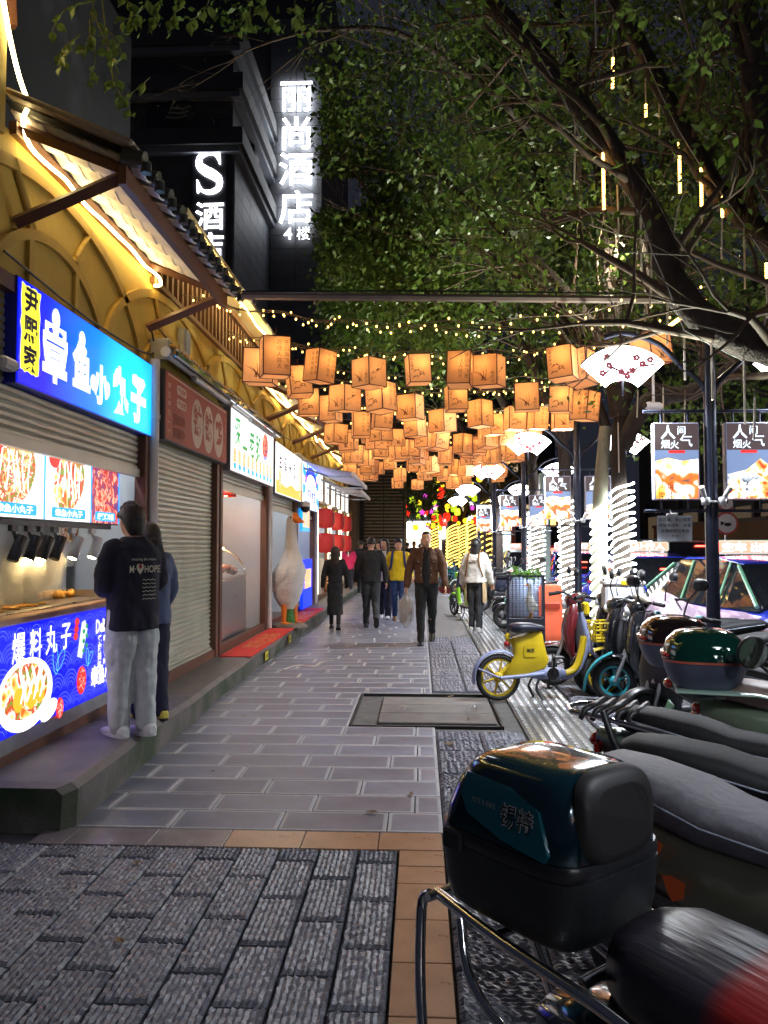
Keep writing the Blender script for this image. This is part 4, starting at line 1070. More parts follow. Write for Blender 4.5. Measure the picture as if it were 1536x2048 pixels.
# neighbour block at the left edge, louvre building and far street end
nb = thing('neighbour_building', 'dark plastered block at the upper left edge behind the gable', 'building', (-10, 14, 0))
b = MB(); b.box((-2.2, 3, 8), (8, 8, 16)); b.build('wall', hd, nb)
b = MB(); b.box((1.95, -.9, 9), (.5, .5, 6)); b.box((-2, -1.1, 10.6), (8.6, .5, .5)); b.build('pilaster', mat('taupe stone', (.15, .14, .13), .7, nz=(2, .2)), nb)
lv = thing('louvre_building', 'dark building faced with horizontal louvres at the end of the stall row', 'building', (-2.2, 29.5, 0))
b = MB(); b.box((-.6, 2.6, 3.2), (4.4, 5, 6.4)); b.build('wall', mat('dark brown wall', (.035, .028, .022), .7), lv)
b = MB(); b.box((0, -.02, 0), (.72, .07, .05))
m_ = None
for j in range(2):
    for i in range(34):
        if m_ is None: o = b.build('louvre', mat('bronze louvre', (.2, .15, .09), .4, .5), lv, (.42 + .76 * j, 0, .6 + i * .13)); m_ = o.data
        else: share('louvre', m_, lv, (.42 + .76 * j, 0, .6 + i * .13))
bw_ = thing('brown_shopfront', 'dull brown shopfront wall beyond the red lantern stalls', 'building', (-2.4, 27.4, 0))
b = MB(); b.box((-1.2, .9, 1.7), (2.6, 1.8, 3.4)); b.build('wall', mat('ochre brown wall', lin((96, 74, 48)), .6, nz=(3, .2)), bw_)
b = MB(); b.box((-.5, -.06, 2.5), (.9, .1, .5)); b.build('awning', mat('ochre canvas', lin((150, 110, 60)), .8), bw_)
fb = thing('far_shop', 'brightly lit white shop far away at the end of the street', 'shop', (-1.2, 62, 0))
b = MB(); b.box((-2, 2, 3.5), (13, 4, 7)); b.build('wall', hd, fb)
b = MB(); b.box((.6, -.1, 2.75), (5.2, .15, 1.4)); b.build('sign_board', glow('bright far sign', (1, .97, .9), 3), fb)
b = MB()
for i in range(3): b.box((-1.2 + i * 1.7, -.06, 1.0), (1.4, .1, 1.9))
b.build('window', glow('lit shop window', (1, .8, .6), 1.4), fb)
b = MB()
for i in range(4): b.sph((-1.2 + i * 1.2, -.3, 1.5), .16, 8)
b.build('red_lamp', RED, fb)
rb = thing('office_block', 'dark office block across the road with a faint entrance', 'building', (22, 34, 0))
b = MB(); b.box((4, 0, 8), (16, 60, 16)); b.build('wall', mat('night facade', (.03, .03, .035), .6, nz=(1, .3)), rb)
b = MB()
for i in range(14): b.box((-4.05, -26 + i * 4, 2.2), (.1, 2.6, 3))
b.build('window', mat('dim window', (.02, .02, .02), .1, emit=(1, .7, .4), es=.03), rb)
b = MB()
for i in range(14): b.box((-4.1, -24 + i * 4, 2.4), (.25, .3, 4.8))
b.build('pier', mat('night pier', (.06, .055, .05), .6), rb)
wl = thing('tan_wall', 'low tan wall across the road behind the parked jeep', 'wall', (10.6, 24, 0))
b = MB(); b.box((0, 0, 1.1), (.3, 22, 2.4)); b.build('wall', mat('tan wall', lin((110, 86, 62)), .8, nz=(2, .2)), wl)
b = MB(); b.box((0, 0, 2.36), (.4, 22.1, .12)); b.build('coping', hd, wl)
eb = thing('distant_block', 'dark distant tower closing the street beyond the bus', 'building', (9, 130, 0))
b = MB(); b.box((0, 0, 16), (26, 8, 32)); b.build('wall', hd, eb)
b = MB()
for i in range(9):
    for j in range(6):
        if R.random() < .45: b.box((-9 + i * 2.2, -4.05, 4 + j * 3.4), (1.1, .1, 1.4))
b.build('window', mat('distant lit window', (.02, .02, .02), .3, emit=(1, .75, .45), es=.25), eb)
sky = thing('sky_dome_placeholder', '', '') if False else None
# lit billboards down the street
for px, py, d, w_, h_, lab in ((969, 1036, 26, .5, .85, 'white lit hanging sign on the fourth lamp post'), (1001, 1040, 27, .3, .9, 'narrow white lit sign behind the third lamp post')):
    p = at(px, py, d); bl = thing('light_box_sign', lab, 'sign', p)
    b = MB(); b.box((0, 0, 0), (w_, .12, h_)); b.build('face', glow('cool white sign face', (.92, .98, 1), 2.2), bl)
    b = MB(); b.text('夜市', .16, FR((0, -.061, .2), (1, 0, 0), (0, 0, 1)), 0, 0, .001, bold=.01); b.build('lettering', mat('mauve ink', (.3, .1, .3), .5), bl)
    b = MB(); b.tube([(0, 0, -h_ / 2), (0, 0, -p.z)], .05, 6); b.build('post', iron, bl)
for px, d, lab in ((1087, 21, 'pale green lit bus shelter pillar behind the third lamp post'), (1012, 30, 'pale green lit shelter pillar farther down the street')):
    p = gnd(px, 1090 + 2385 / d); bl = thing('shelter_pillar', lab, 'pillar', (p.x, d, 0))
    b = MB(); b.box((0, 0, 1.75), (.28, .28, 3.5), .02); b.build('pillar', mat('pale green painted steel', (.42, .55, .5), .4, nz=(4, .1)), bl)
    b = MB(); b.box((0, -.15, 2.7), (.2, .02, .5)); b.build('panel', white_pl, bl)
# pole across the street
b = MB(); b.tube([(-1.62, 6.86, 3.82), (2.62, 7.12, 3.80)], .036, 8, sm=False)
for k in range(8):
    x = -1.5 + k * .55; b.tube([(x, 6.866 + k * .033, 3.80 + .036 + .03), (x, 6.866 + k * .033, 3.745)], .012, 4)
tag(b.build('cross_pole', mat('taupe painted pole', lin((120, 104, 96)), .45, nz=(7, .2))), 'long horizontal pole spanning the street from the nearest canopy to the lamp post', 'pole')
b = MB(); b.tube(smooth_path([(-1.62, 6.85, 3.86), (0, 6.95, 3.87), (2.6, 7.1, 3.85)], 4), .008, 5); tag(b.build('black_cable', black_pl), 'black cable lying along the horizontal cross pole', 'cable')
# ================================================================ TREES
bark = mat('dark furrowed bark', lin((60, 50, 44)), .85, nz=(9, .4), bump=(14, .035, (3, 3, .6)))
twigm = mat('twig bark', lin((84, 68, 54)), .8, nz=(9, .3))
def leaf_mat(name, col, k=.4):
    m = bpy.data.materials.new(name); m.use_nodes = True; t = m.node_tree; n = t.nodes; L = t.links; p = n['Principled BSDF']
    tc = n.new('ShaderNodeTexCoord'); tx = n.new('ShaderNodeTexNoise'); tx.inputs['Scale'].default_value = 2.6; tx.inputs['Detail'].default_value = 8; L.new(tc.outputs['Object'], tx.inputs['Vector'])
    rp = n.new('ShaderNodeValToRGB'); rp.color_ramp.elements[0].position = .3; rp.color_ramp.elements[0].color = (col[0] * .55, col[1] * .6, col[2] * .7, 1)
    rp.color_ramp.elements[1].position = .7; rp.color_ramp.elements[1].color = (col[0] * 1.35, col[1] * 1.25, col[2], 1); L.new(tx.outputs['Fac'], rp.inputs[0])
    L.new(rp.outputs[0], p.inputs['Base Color']); p.inputs['Roughness'].default_value = .42
    tr = n.new('ShaderNodeBsdfTranslucent'); L.new(rp.outputs[0], tr.inputs['Color']); mx = n.new('ShaderNodeMixShader'); mx.inputs[0].default_value = k
    L.new(p.outputs[0], mx.inputs[1]); L.new(tr.outputs[0], mx.inputs[2]); L.new(mx.outputs[0], n['Material Output'].inputs['Surface']); return m
leafA = leaf_mat('camphor leaf', (.1, .17, .03)); leafB = leaf_mat('bright hanging leaf', (.13, .2, .05), .35); leafD = leaf_mat('deep green leaf', (.055, .085, .03))
def leaves(centers, per, spread, size, parent, m, name='crown', rng=NR, sq=.7, trim=None, zmin=0):
    c = np.repeat(np.asarray(centers, float), per, 0); n = len(c)
    c = c + rng.normal(0, 1, (n, 3)) * np.array([spread, spread, spread * sq])
    if trim is not None:
        w_ = c + np.array(trim); rx = CM.transposed(); q = (w_ - np.array((0, 0, 1.55))) @ np.array(CM); qx = 768 - F * q[:, 0] / q[:, 2]; qy = 1024 + F * q[:, 1] / q[:, 2]
        lim = np.where(qy < 70, 150, np.where(qy < 200, 575 + (qy - 70) * .5, np.where(qy < 350, 645, np.where(qy < 420, 740, 640)))) + rng.normal(0, 12, n)
        c = c[(qx > lim) & (c[:, 2] + trim[2] > zmin)]; n = len(c)
    d = rng.normal(0, 1, (n, 3)); d[:, 2] -= .5; d /= np.linalg.norm(d, axis=1)[:, None]
    s = rng.normal(0, 1, (n, 3)); s = np.cross(d, s); s /= np.linalg.norm(s, axis=1)[:, None]
    nn = np.cross(d, s); L = (size * rng.uniform(.65, 1.25, n))[:, None]; W = L * .24
    v = np.empty((n, 4, 3)); v[:, 0] = c; v[:, 1] = c + d * L * .45 + s * W - nn * L * .08; v[:, 2] = c + d * L; v[:, 3] = c + d * L * .45 - s * W - nn * L * .08
    return fast_mesh(name, v.reshape(-1, 3), np.arange(n * 4).reshape(-1, 4), m, parent)
def branchy(b, p, d, L, r, depth, tips, rr, droop=.0, spread=.5):
    pts = [p]; rs = [r]; q = p.copy(); dd = d.normalized()
    n = 4
    for i in range(n):
        dd = (dd + V((rr.gauss(0, .13), rr.gauss(0, .13), rr.gauss(0, .1) - droop))).normalized(); q = q + dd * (L / n); pts.append(q.copy()); rs.append(r * (1 - .5 * (i + 1) / n))
    b.tube(pts, rs, 6 if r > .03 else 4, cap=False)
    if depth == 0: tips.append(q); tips.append(pts[2]); return
    for k in range(3 if depth > 1 else 4):
        f = rr.choice((2, 3, 4)) if k else 4
        nd = (dd + V((rr.gauss(0, spread), rr.gauss(0, spread), rr.gauss(.05, spread * .7)))).normalized()
        branchy(b, pts[f].copy(), nd, L * rr.uniform(.55, .8), rs[f] * .66, depth - 1, tips, rr, droop, spread)
def tree(lab, base, trunk_pts, limbs, seed, per=26, leafsz=.105, spread=.38, mleaf=None, depth=3, extra=(), tr0=.2, droop=.0, zmin=0, xk=1):
    rr = random.Random(seed); b3 = V(base)
    t = thing('camphor_tree', lab, 'tree', base, 0, 'street trees along the kerb')
    b = MB(); pts = [V(p) - b3 for p in trunk_pts]; N = len(pts)
    b.tube(smooth_path(pts, 4), list(np.interp(np.linspace(0, 1, (N - 1) * 4 + 1), np.linspace(0, 1, N), np.linspace(tr0, tr0 * .62, N))), 12)
    b.lathe([(tr0 * 1.5, 0), (tr0 * 1.15, .08), (tr0, .25)], 12)
    b.build('trunk', bark, t)
    tips = []
    tb = MB()
    for lp, r0, r1 in limbs:
        P = [V(p) - b3 for p in lp]; sp = smooth_path(P, 5); N = len(sp)
        rs = [r0 + (r1 - r0) * i / (N - 1) for i in range(N)]
        rs = [r * (1 + .06 * math.sin(i * 1.9)) for i, r in enumerate(rs)]
        b = MB(); b.tube(sp, rs, 10); b.build('limb', bark, t)
        for k in range(3, N, 2):
            dd = (sp[min(k + 1, N - 1)] - sp[k - 1]).normalized()
            nd = (dd * .7 + V((rr.gauss(0, .6), rr.gauss(0, .6), rr.gauss(.15, .4)))).normalized()
            branchy(tb, sp[k].copy(), nd, rr.uniform(.8, 1.5), max(.012, rs[k] * .34), depth - 1, tips, rr, droop)
        branchy(tb, sp[-1].copy(), (sp[-1] - sp[-2]), 1.3, r1 * .8, depth, tips, rr, droop)
    tb.build('twigs', twigm, t)['kind'] = 'stuff'
    ct_ = [tuple(p) for p in tips]
    for (c, r, n) in extra:
        for _ in range(n * xk):
            v = V((rr.gauss(0, 1), rr.gauss(0, 1), rr.gauss(0, 1))).normalized() * r * rr.random() ** .4; p = V(c) + v - b3; ct_.append(tuple(p))
    if ct_: leaves(ct_, per, spread, leafsz, t, mleaf or leafA, trim=tuple(b3), zmin=zmin)['kind'] = 'stuff'
    return t
# near tree: trunk right of the frame, its limbs sweep over the pavement
P = at
tree('near street tree whose dark limbs sweep across the upper right over the pavement', (3.75, 5.9, 0), [(3.75, 5.9, 0), (3.72, 5.95, 1.5), (3.6, 6.1, 2.9)],
     [([(3.6, 6.1, 2.8), P(1560, 705, 6.3), P(1430, 655, 6.4), P(1350, 570, 6.6), P(1312, 450, 6.8), P(1240, 320, 7.0), P(1150, 200, 7.2), P(1060, 90, 7.4), P(960, -20, 7.6)], .15, .075),
      ([(3.6, 6.1, 2.9), P(1620, 560, 6.6), P(1536, 475, 7.1), P(1440, 390, 7.4), P(1370, 270, 7.6), P(1300, 130, 7.8), P(1240, 10, 8.0), P(1200, -120, 8.2)], .12, .07),
      ([(3.6, 6.1, 2.9), P(1640, 500, 6.4), P(1560, 330, 6.6), P(1510, 150, 6.8), P(1480, -20, 7.0), P(1470, -160, 7.1)], .15, .11)],
     3, per=4, leafsz=.1, spread=.3, depth=3, tr0=.2, zmin=4.1)
tree('LED wrapped street tree behind the nearest lamp post', (2.62, 10, 0), [(2.62, 10, 0), (2.58, 10, 1.5), (2.55, 10, 2.7), (2.6, 10, 3.4)],
     [([(2.58, 10, 3.2), P(1225, 600, 10), P(1213, 430, 10), P(1190, 280, 10.2), P(1150, 160, 10.4), P(1115, 10, 10.8)], .13, .07),
      ([(2.58, 10, 2.8), P(1300, 800, 9.8), P(1380, 785, 9.6), P(1460, 740, 9.4), P(1540, 640, 9.3), P(1590, 520, 9.2)], .12, .07),
      ([(2.58, 10, 3.3), P(1300, 640, 9.8), P(1290, 480, 9.7), P(1268, 290, 9.6), P(1250, 130, 9.6)], .1, .06),
      ([(2.58, 10, 3.3), P(1180, 650, 10.2), P(1090, 540, 10.6), P(1000, 460, 11), P(900, 370, 11.5), P(830, 300, 12)], .1, .035),
      ([(2.58, 10, 3.4), P(1140, 650, 10.6), P(1040, 560, 11), P(960, 500, 11.6), P(880, 470, 12.2)], .07, .03),
      ([P(1060, 260, 10.6), P(990, 190, 10.2), P(880, 110, 9.8), P(770, 60, 9.4), P(640, 60, 9.2)], .06, .025)],
     5, per=7, leafsz=.105, spread=.24, depth=3, xk=2, tr0=.13, extra=[(P(1000, 120, 11), 1.6, 60), (P(1350, 250, 11.5), 1.7, 60), (P(1420, 600, 11), .9, 30), (P(1480, 850, 10.5), .7, 26), (P(1330, 830, 11), .6, 20), (P(760, 90, 10.5), 1.2, 50), (P(1240, 560, 11.3), .5, 22)])
tree('second LED wrapped street tree, by the second lamp post', (2.66, 13.8, 0), [(2.66, 13.8, 0), (2.62, 13.8, 1.8), (2.55, 13.8, 3.6)],
     [([(2.55, 13.8, 3.3), P(1050, 700, 13.5), P(960, 600, 13.4), P(880, 520, 13.2), P(800, 450, 13)], .1, .04),
      ([(2.55, 13.8, 3.4), P(1120, 560, 14), P(1090, 400, 14.2), P(1040, 250, 14.4), P(980, 100, 14.6)], .12, .06),
      ([(2.55, 13.8, 3.4), P(1200, 600, 14), P(1280, 440, 14), P(1360, 250, 14)], .11, .06)],
     9, per=22, leafsz=.14, spread=.27, depth=3, tr0=.16, extra=[(P(800, 500, 13.6), 1.4, 120), (P(720, 330, 14), 1.3, 90), (P(880, 610, 13), 1.0, 70), (P(900, 250, 15), 2.2, 110), (P(1150, 350, 15.5), 2.6, 130), (P(1380, 400, 15), 2.3, 90), (P(700, 470, 15), 1.1, 70)])
tree('third LED wrapped street tree down the kerb', (2.62, 17.4, 0), [(2.62, 17.4, 0), (2.6, 17.4, 2), (2.5, 17.4, 3.6)],
     [([(2.5, 17.4, 3.4), P(960, 720, 17), P(860, 620, 16.8), P(780, 560, 16.5)], .1, .04), ([(2.5, 17.4, 3.4), P(1060, 500, 18), P(1010, 300, 18.5)], .12, .06), ([(2.5, 17.4, 3.4), P(1200, 600, 18), P(1300, 400, 18)], .1, .05)],
     14, per=22, leafsz=.15, spread=.32, depth=3, tr0=.16, extra=[(P(760, 560, 17), 1.5, 110), (P(680, 560, 18.5), .9, 60), (P(960, 420, 18), 2.4, 110), (P(700, 660, 18), .8, 50), (P(860, 660, 17), 1.3, 70), (P(1200, 620, 18), 1.8, 80), (P(1420, 700, 18), 1.8, 70), (P(660, 420, 19), 1.0, 50)])
tree('dark evergreen street tree whose deep green mass hangs before the hotel', (2.4, 24, 0), [(2.4, 24, 0), (2.4, 24, 2), (2.2, 24, 4)],
     [([(2.2, 24, 3.8), P(860, 760, 23.5), P(760, 640, 23.5), P(700, 520, 23.5)], .12, .05), ([(2.2, 24, 3.8), P(960, 600, 25), P(930, 400, 25)], .12, .06)],
     19, per=18, leafsz=.16, spread=.6, depth=3, tr0=.17, mleaf=leafD, extra=[(P(690, 480, 24), 1.4, 90), (P(680, 610, 24), 1.3, 80), (P(860, 600, 25), 2.8, 120), (P(760, 760, 25), 1.2, 50), (P(1050, 650, 25), 3, 100), (P(1300, 600, 25), 3.5, 110), (P(820, 985, 30), .7, 30), (P(800, 1010, 30), .6, 30)])
# LED wraps on the trunks
ledw = glow('cool white LED rope', (.94, 1, .95), 6.5)
ledg = glow('golden LED rope', lin((255, 214, 100)), 1.4)
def wrap(lab, x, y, r, z0, z1, turns, m, tilt=.05, th=.015):
    pts = []; N = int(turns * 16)
    for i in range(N + 1):
        a = 2 * PI * i / 16; z = z0 + (z1 - z0) * i / N + tilt * math.cos(a + .6) + .012 * math.sin(i * .9)
        rr_ = r * (1 + .05 * math.sin(i * .37)); pts.append((rr_ * math.cos(a), rr_ * math.sin(a), z))
    b = MB(); b.tube(pts, th, 6); o = b.build('light_wrap', m, None, (x, y, 0)); return tag(o, lab, 'string lights', 'LED ropes wound round tree trunks')
wrap('white LED rope spiralling round the trunk behind the nearest lamp post', 2.6, 10, .145, .35, 2.3, 21, ledw)
wrap('white LED rope round the second trunk', 2.64, 13.8, .19, .25, 2.3, 20, ledw)
wrap('white LED rope round the third trunk, partly behind the delivery box', 2.6, 17.4, .19, .25, 2.35, 20, ledw)
# a slimmer second stem beside tree A
st = thing('slim_tree', 'pale leaning stem wound with lights just left of the first wrapped trunk', 'tree', (2.33, 10.15, 0))
b = MB(); b.tube([(0, 0, 0), (.0, 0, 1.2), (.02, 0, 2.2), (.1, 0, 3.1)], [.11, .105, .095, .08], 12); b.build('trunk', mat('pale bark', lin((150, 150, 132)), .8, nz=(8, .25), bump=(20, .01)), st)
b = MB(); b.tube([(.1, 0, 3.1), (-.1, .1, 3.8), (-.5, .3, 4.6)], [.08, .06, .03], 8); b.build('limb', bark, st)
wrap('white LED rope round the slim pale stem', 2.34, 10.15, .12, .3, 2.05, 15, ledw, .06)
# far golden trees
for k, (px, d, h_) in enumerate(((868, 46, 2.6), (905, 40, 2.5), (925, 44, 2.6), (945, 38, 2.9), (968, 34, 3.4), (985, 50, 2.6))):
    x = (px - 840) * d / F
    t = thing('far_tree', ('leftmost far tree wound in gold lights', 'second far gold tree from the left', 'third far gold tree', 'fourth far gold tree, taller', 'tallest far gold tree with a forked top', 'faint farthest gold tree')[k], 'tree', (x, d, 0), 0, 'far gold wrapped trees')
    b = MB(); b.tube([(0, 0, 0), (.05, 0, h_ * .6), (0, 0, h_ + .6)], [.3, .27, .2], 8); b.build('trunk', bark, t)
    tb = MB(); tips = []; rr = random.Random(40 + k)
    for q in range(4): branchy(tb, V((0, 0, h_ + .4)), V((rr.gauss(0, .7), rr.gauss(0, .5), 1)), 1.8, .1, 2, tips, rr)
    tb.build('twigs', twigm, t)['kind'] = 'stuff'
    leaves([tuple(p) for p in tips], 6, .7, .3, t, leafD)['kind'] = 'stuff'
    o = wrap(('golden LED rope on the leftmost far trunk', 'golden LED rope on the second far trunk', 'golden LED rope on the third far trunk', 'golden LED rope on the fourth far trunk', 'golden LED rope on the tallest far trunk', 'golden LED rope on the farthest trunk')[k], x, d, .33, .3, h_, 13, ledg, .14, .035)
# hanging coloured ornaments in the far trees
orn = [glow('yellow lantern', lin((255, 205, 40)), .8), glow('lime lantern', lin((190, 215, 40)), .5), glow('red paper lantern', lin((235, 40, 22)), .75), glow('magenta star', lin((220, 70, 200)), .6), glow('white star', (1, 1, .9), .8)]
rr = random.Random(77)
for k in range(74):
    px = rr.gauss(915, 40) if k < 58 else rr.uniform(800, 900); py = rr.uniform(950, 1062) if k < 58 else rr.uniform(1010, 1060)
    d = rr.uniform(28, 44); p = at(px, py, d); kd = rr.choice((0, 0, 0, 1, 1, 2, 2, 2, 3, 4)); b = MB(); s_ = rr.uniform(.08, .16) * d / 34
    if kd in (1, 2):
        b.lathe([(s_ * .6, -s_ * 1.2), (s_, -s_ * .9), (s_ * 1.05, 0), (s_, s_ * .9), (s_ * .6, s_ * 1.2)], 10); nm = 'ornament_lantern'
    elif kd == 0: b.sph((0, 0, 0), s_, 8); nm = 'ornament_ball'
    else: b.prism([((s_ if i % 2 == 0 else s_ * .45) * math.cos(PI / 2 + i * PI / 5), (s_ if i % 2 == 0 else s_ * .45) * math.sin(PI / 2 + i * PI / 5)) for i in range(10)], .04, FR((0, 0, 0), (1, 0, 0), (0, 0, 1))); nm = 'ornament_star'
    o = b.build(nm, orn[kd], None, p)
    tag(o, ('yellow glowing ball ornament hanging in the far trees', 'lime green lantern hanging in the far trees', 'red paper lantern hanging in the far trees', 'magenta star light in the far trees', 'white star light in the far trees')[kd], 'ornament', 'coloured ornaments in the far trees')
# hanging leaf sprays close to the camera
def spray(lab, anchor, pts_list, m, n_leaf, size, seed):
    rr = random.Random(seed); t = thing('leafy_branch', lab, 'branch', anchor, 0, 'leafy branch tips hanging into the top of the view'); a = V(anchor)
    b = MB(); cs = []
    for pts in pts_list:
        sp = smooth_path([V(p) - a for p in pts], 5); b.tube(sp, [.006 - .0042 * i / len(sp) for i in range(len(sp))], 5, cap=False); cs.append(sp)
    b.build('stem', mat('green stem', lin((96, 100, 50)), .6), t)
    lm = None
    for sp in cs:
        N = len(sp)
        for k in range(n_leaf):
            i = int(N * (.12 + .88 * (k + .5) / n_leaf)); i = min(N - 1, i); p = sp[i]; L = size * rr.uniform(.7, 1.2)
            d = V((rr.gauss(0, .6), rr.gauss(0, .4), -1 + rr.gauss(0, .35))).normalized(); s = d.cross(V((rr.gauss(0, .35), -1, rr.gauss(0, .35)))).normalized(); q = s.cross(d)
            if lm is None:
                c = MB(); vs = [(0, 0, 0)]; W_ = (.0, .16, .26, .27, .2, .09, 0); fs = []
                for j in range(7): y = .12 + .88 * j / 6; vs += [(-W_[j] if j else -.02, y, .05 + .12 * math.sin(y * 2.6)), (0, y, .12 * math.sin(y * 2.6) - .03), (W_[j] if j else .02, y, .05 + .12 * math.sin(y * 2.6))]
                for j in range(6): o_ = 1 + j * 3; fs += [(o_, o_ + 1, o_ + 4, o_ + 3), (o_ + 1, o_ + 2, o_ + 5, o_ + 4)]
                c.add(vs, fs, True); c.tube([(0, 0, 0), (0, .14, .0)], .012, 4, cap=False); o = c.build('leaf', m, t); lm = o.data
            else: o = share('leaf', lm, t)
            M_ = MX(((s.x, d.x, q.x, p.x), (s.y, d.y, q.y, p.y), (s.z, d.z, q.z, p.z), (0, 0, 0, 1))) @ MX.Diagonal((L, L, L, 1))
            o.matrix_local = M_
D = 4.4
spray('leafy twig with many green leaves hanging at the upper left before the dark hotel', P(190, -60, D), [[P(190, -60, D), P(185, 30, D), P(170, 90, D), P(110, 110, D)], [P(185, 20, D), P(215, 90, D - .1), P(230, 130, D), P(240, 200, D)],
      [P(180, 40, D), P(190, 120, D), P(180, 160, D)], [P(215, 60, D), P(235, 80, D), P(245, 120, D)], [P(190, 0, D), P(130, 20, D), P(105, 60, D)], [P(160, 70, D), P(125, 100, D), P(122, 130, D)]], leafB, 7, .09, 5)
spray('longer leafy twig of that bough reaching down to the emblem', P(200, -40, D + .3), [[P(200, -40, D + .3), P(220, 120, D + .3), P(240, 195, D + .3), P(300, 155, D + .3)], [P(222, 140, D + .3), P(245, 195, D + .3), P(265, 230, D + .3)]], leafB, 6, .095, 8)
spray('leafy bough tips along the top edge left of centre', P(420, -60, 5), [[P(420, -60, 5), P(360, 10, 5), P(345, 40, 5)], [P(430, -50, 5), P(410, 20, 5), P(380, 40, 5)], [P(300, -60, 5), P(290, 10, 5), P(250, 40, 5)], [P(250, -60, 5), P(255, 0, 5), P(270, 50, 5)], [P(470, -60, 5.3), P(500, 20, 5.3), P(480, 60, 5.3)], [P(540, -60, 5.3), P(530, 10, 5.3), P(560, 50, 5.3)], [P(330, -60, 5.2), P(320, 0, 5.2), P(310, 40, 5.2)], [P(600, -60, 5.6), P(590, 20, 5.6), P(620, 60, 5.6)]], leafB, 9, .1, 12)
spray('bright leaf cluster hanging at the top right near the LED tubes', P(1420, -40, 5), [[P(1420, -40, 5), P(1425, 60, 5), P(1410, 140, 5)], [P(1420, 20, 5), P(1440, 60, 5), P(1450, 80, 5)], [P(1420, 60, 5), P(1395, 100, 5), P(1390, 130, 5)]], leafB, 9, .09, 15)
spray('small bright leaf cluster at the top edge beside the big limb', P(1240, -40, 5.2), [[P(1240, -40, 5.2), P(1245, 10, 5.2), P(1235, 45, 5.2)], [P(1240, -20, 5.2), P(1270, 20, 5.2), P(1280, 40, 5.2)]], leafB, 8, .09, 18)
# small flood lamp in the fork (the bright star among the twigs)
fl = thing('tree_flood_lamp', 'small bright warm flood lamp fixed among the twigs of the wrapped tree', 'lamp', P(1228, 520, 9.8))
b = MB(); b.box((0, 0, 0), (.09, .06, .07), .01); b.build('housing', black_pl, fl); pl = bpy.data.lights.new('flood_light', 'POINT'); pl.energy = 130; pl.color = (1, .93, .7); pl.shadow_soft_size = .03; po_ = bpy.data.objects.new('flood_light', pl); C.objects.link(po_); po_.parent = fl; po_.location = (0, -.09, 0); b = MB(); b.sph((0, -.035, 0), .03, 8); b.build('lens', glow('flood lens', lin((255, 240, 190)), 120), fl)
# ================================================================ PAPER LANTERNS, STRING LIGHTS
def paper_mat(name, col, es):
    m = bpy.data.materials.new(name); m.use_nodes = True; t = m.node_tree; n = t.nodes; L = t.links; p = n['Principled BSDF']
    tc = n.new('ShaderNodeTexCoord'); tx = n.new('ShaderNodeTexNoise'); tx.inputs['Scale'].default_value = 9; tx.inputs['Detail'].default_value = 6; L.new(tc.outputs['Object'], tx.inputs['Vector'])
    h = n.new('ShaderNodeHueSaturation'); h.inputs['Color'].default_value = (*col, 1); r = n.new('ShaderNodeMapRange'); r.inputs['To Min'].default_value = .8; r.inputs['To Max'].default_value = 1.15
    L.new(tx.outputs['Fac'], r.inputs['Value']); L.new(r.outputs[0], h.inputs['Value']); L.new(h.outputs[0], p.inputs['Base Color']); L.new(h.outputs[0], p.inputs['Emission Color'])
    oi = n.new('ShaderNodeObjectInfo'); r2 = n.new('ShaderNodeMapRange'); r2.inputs['To Min'].default_value = es * .4; r2.inputs['To Max'].default_value = es * 1.35
    L.new(oi.outputs['Random'], r2.inputs['Value']); L.new(r2.outputs[0], p.inputs['Emission Strength']); p.inputs['Roughness'].default_value = .8
    tr = n.new('ShaderNodeBsdfTranslucent'); L.new(h.outputs[0], tr.inputs['Color']); mx = n.new('ShaderNodeMixShader'); mx.inputs[0].default_value = .5
    L.new(p.outputs[0], mx.inputs[1]); L.new(tr.outputs[0], mx.inputs[2]); L.new(mx.outputs[0], n['Material Output'].inputs['Surface']); return m
paper = paper_mat('glowing parchment', lin((224, 174, 124)), .165)
lframe = mat('dark red lantern frame', lin((92, 34, 26)), .6)
lbulb = glow('lantern bulb', lin((255, 205, 130)), 85)
inkp = mat('brown ink print', lin((112, 66, 38)), .7); pinkp = mat('faded seal print', lin((205, 90, 60)), .7)
POEMS = ['明月松间照清泉石上流', '春眠不觉晓处处闻啼鸟', '白日依山尽黄河入海流', '千山鸟飞绝万径人踪灭', '高山流水知音难觅']
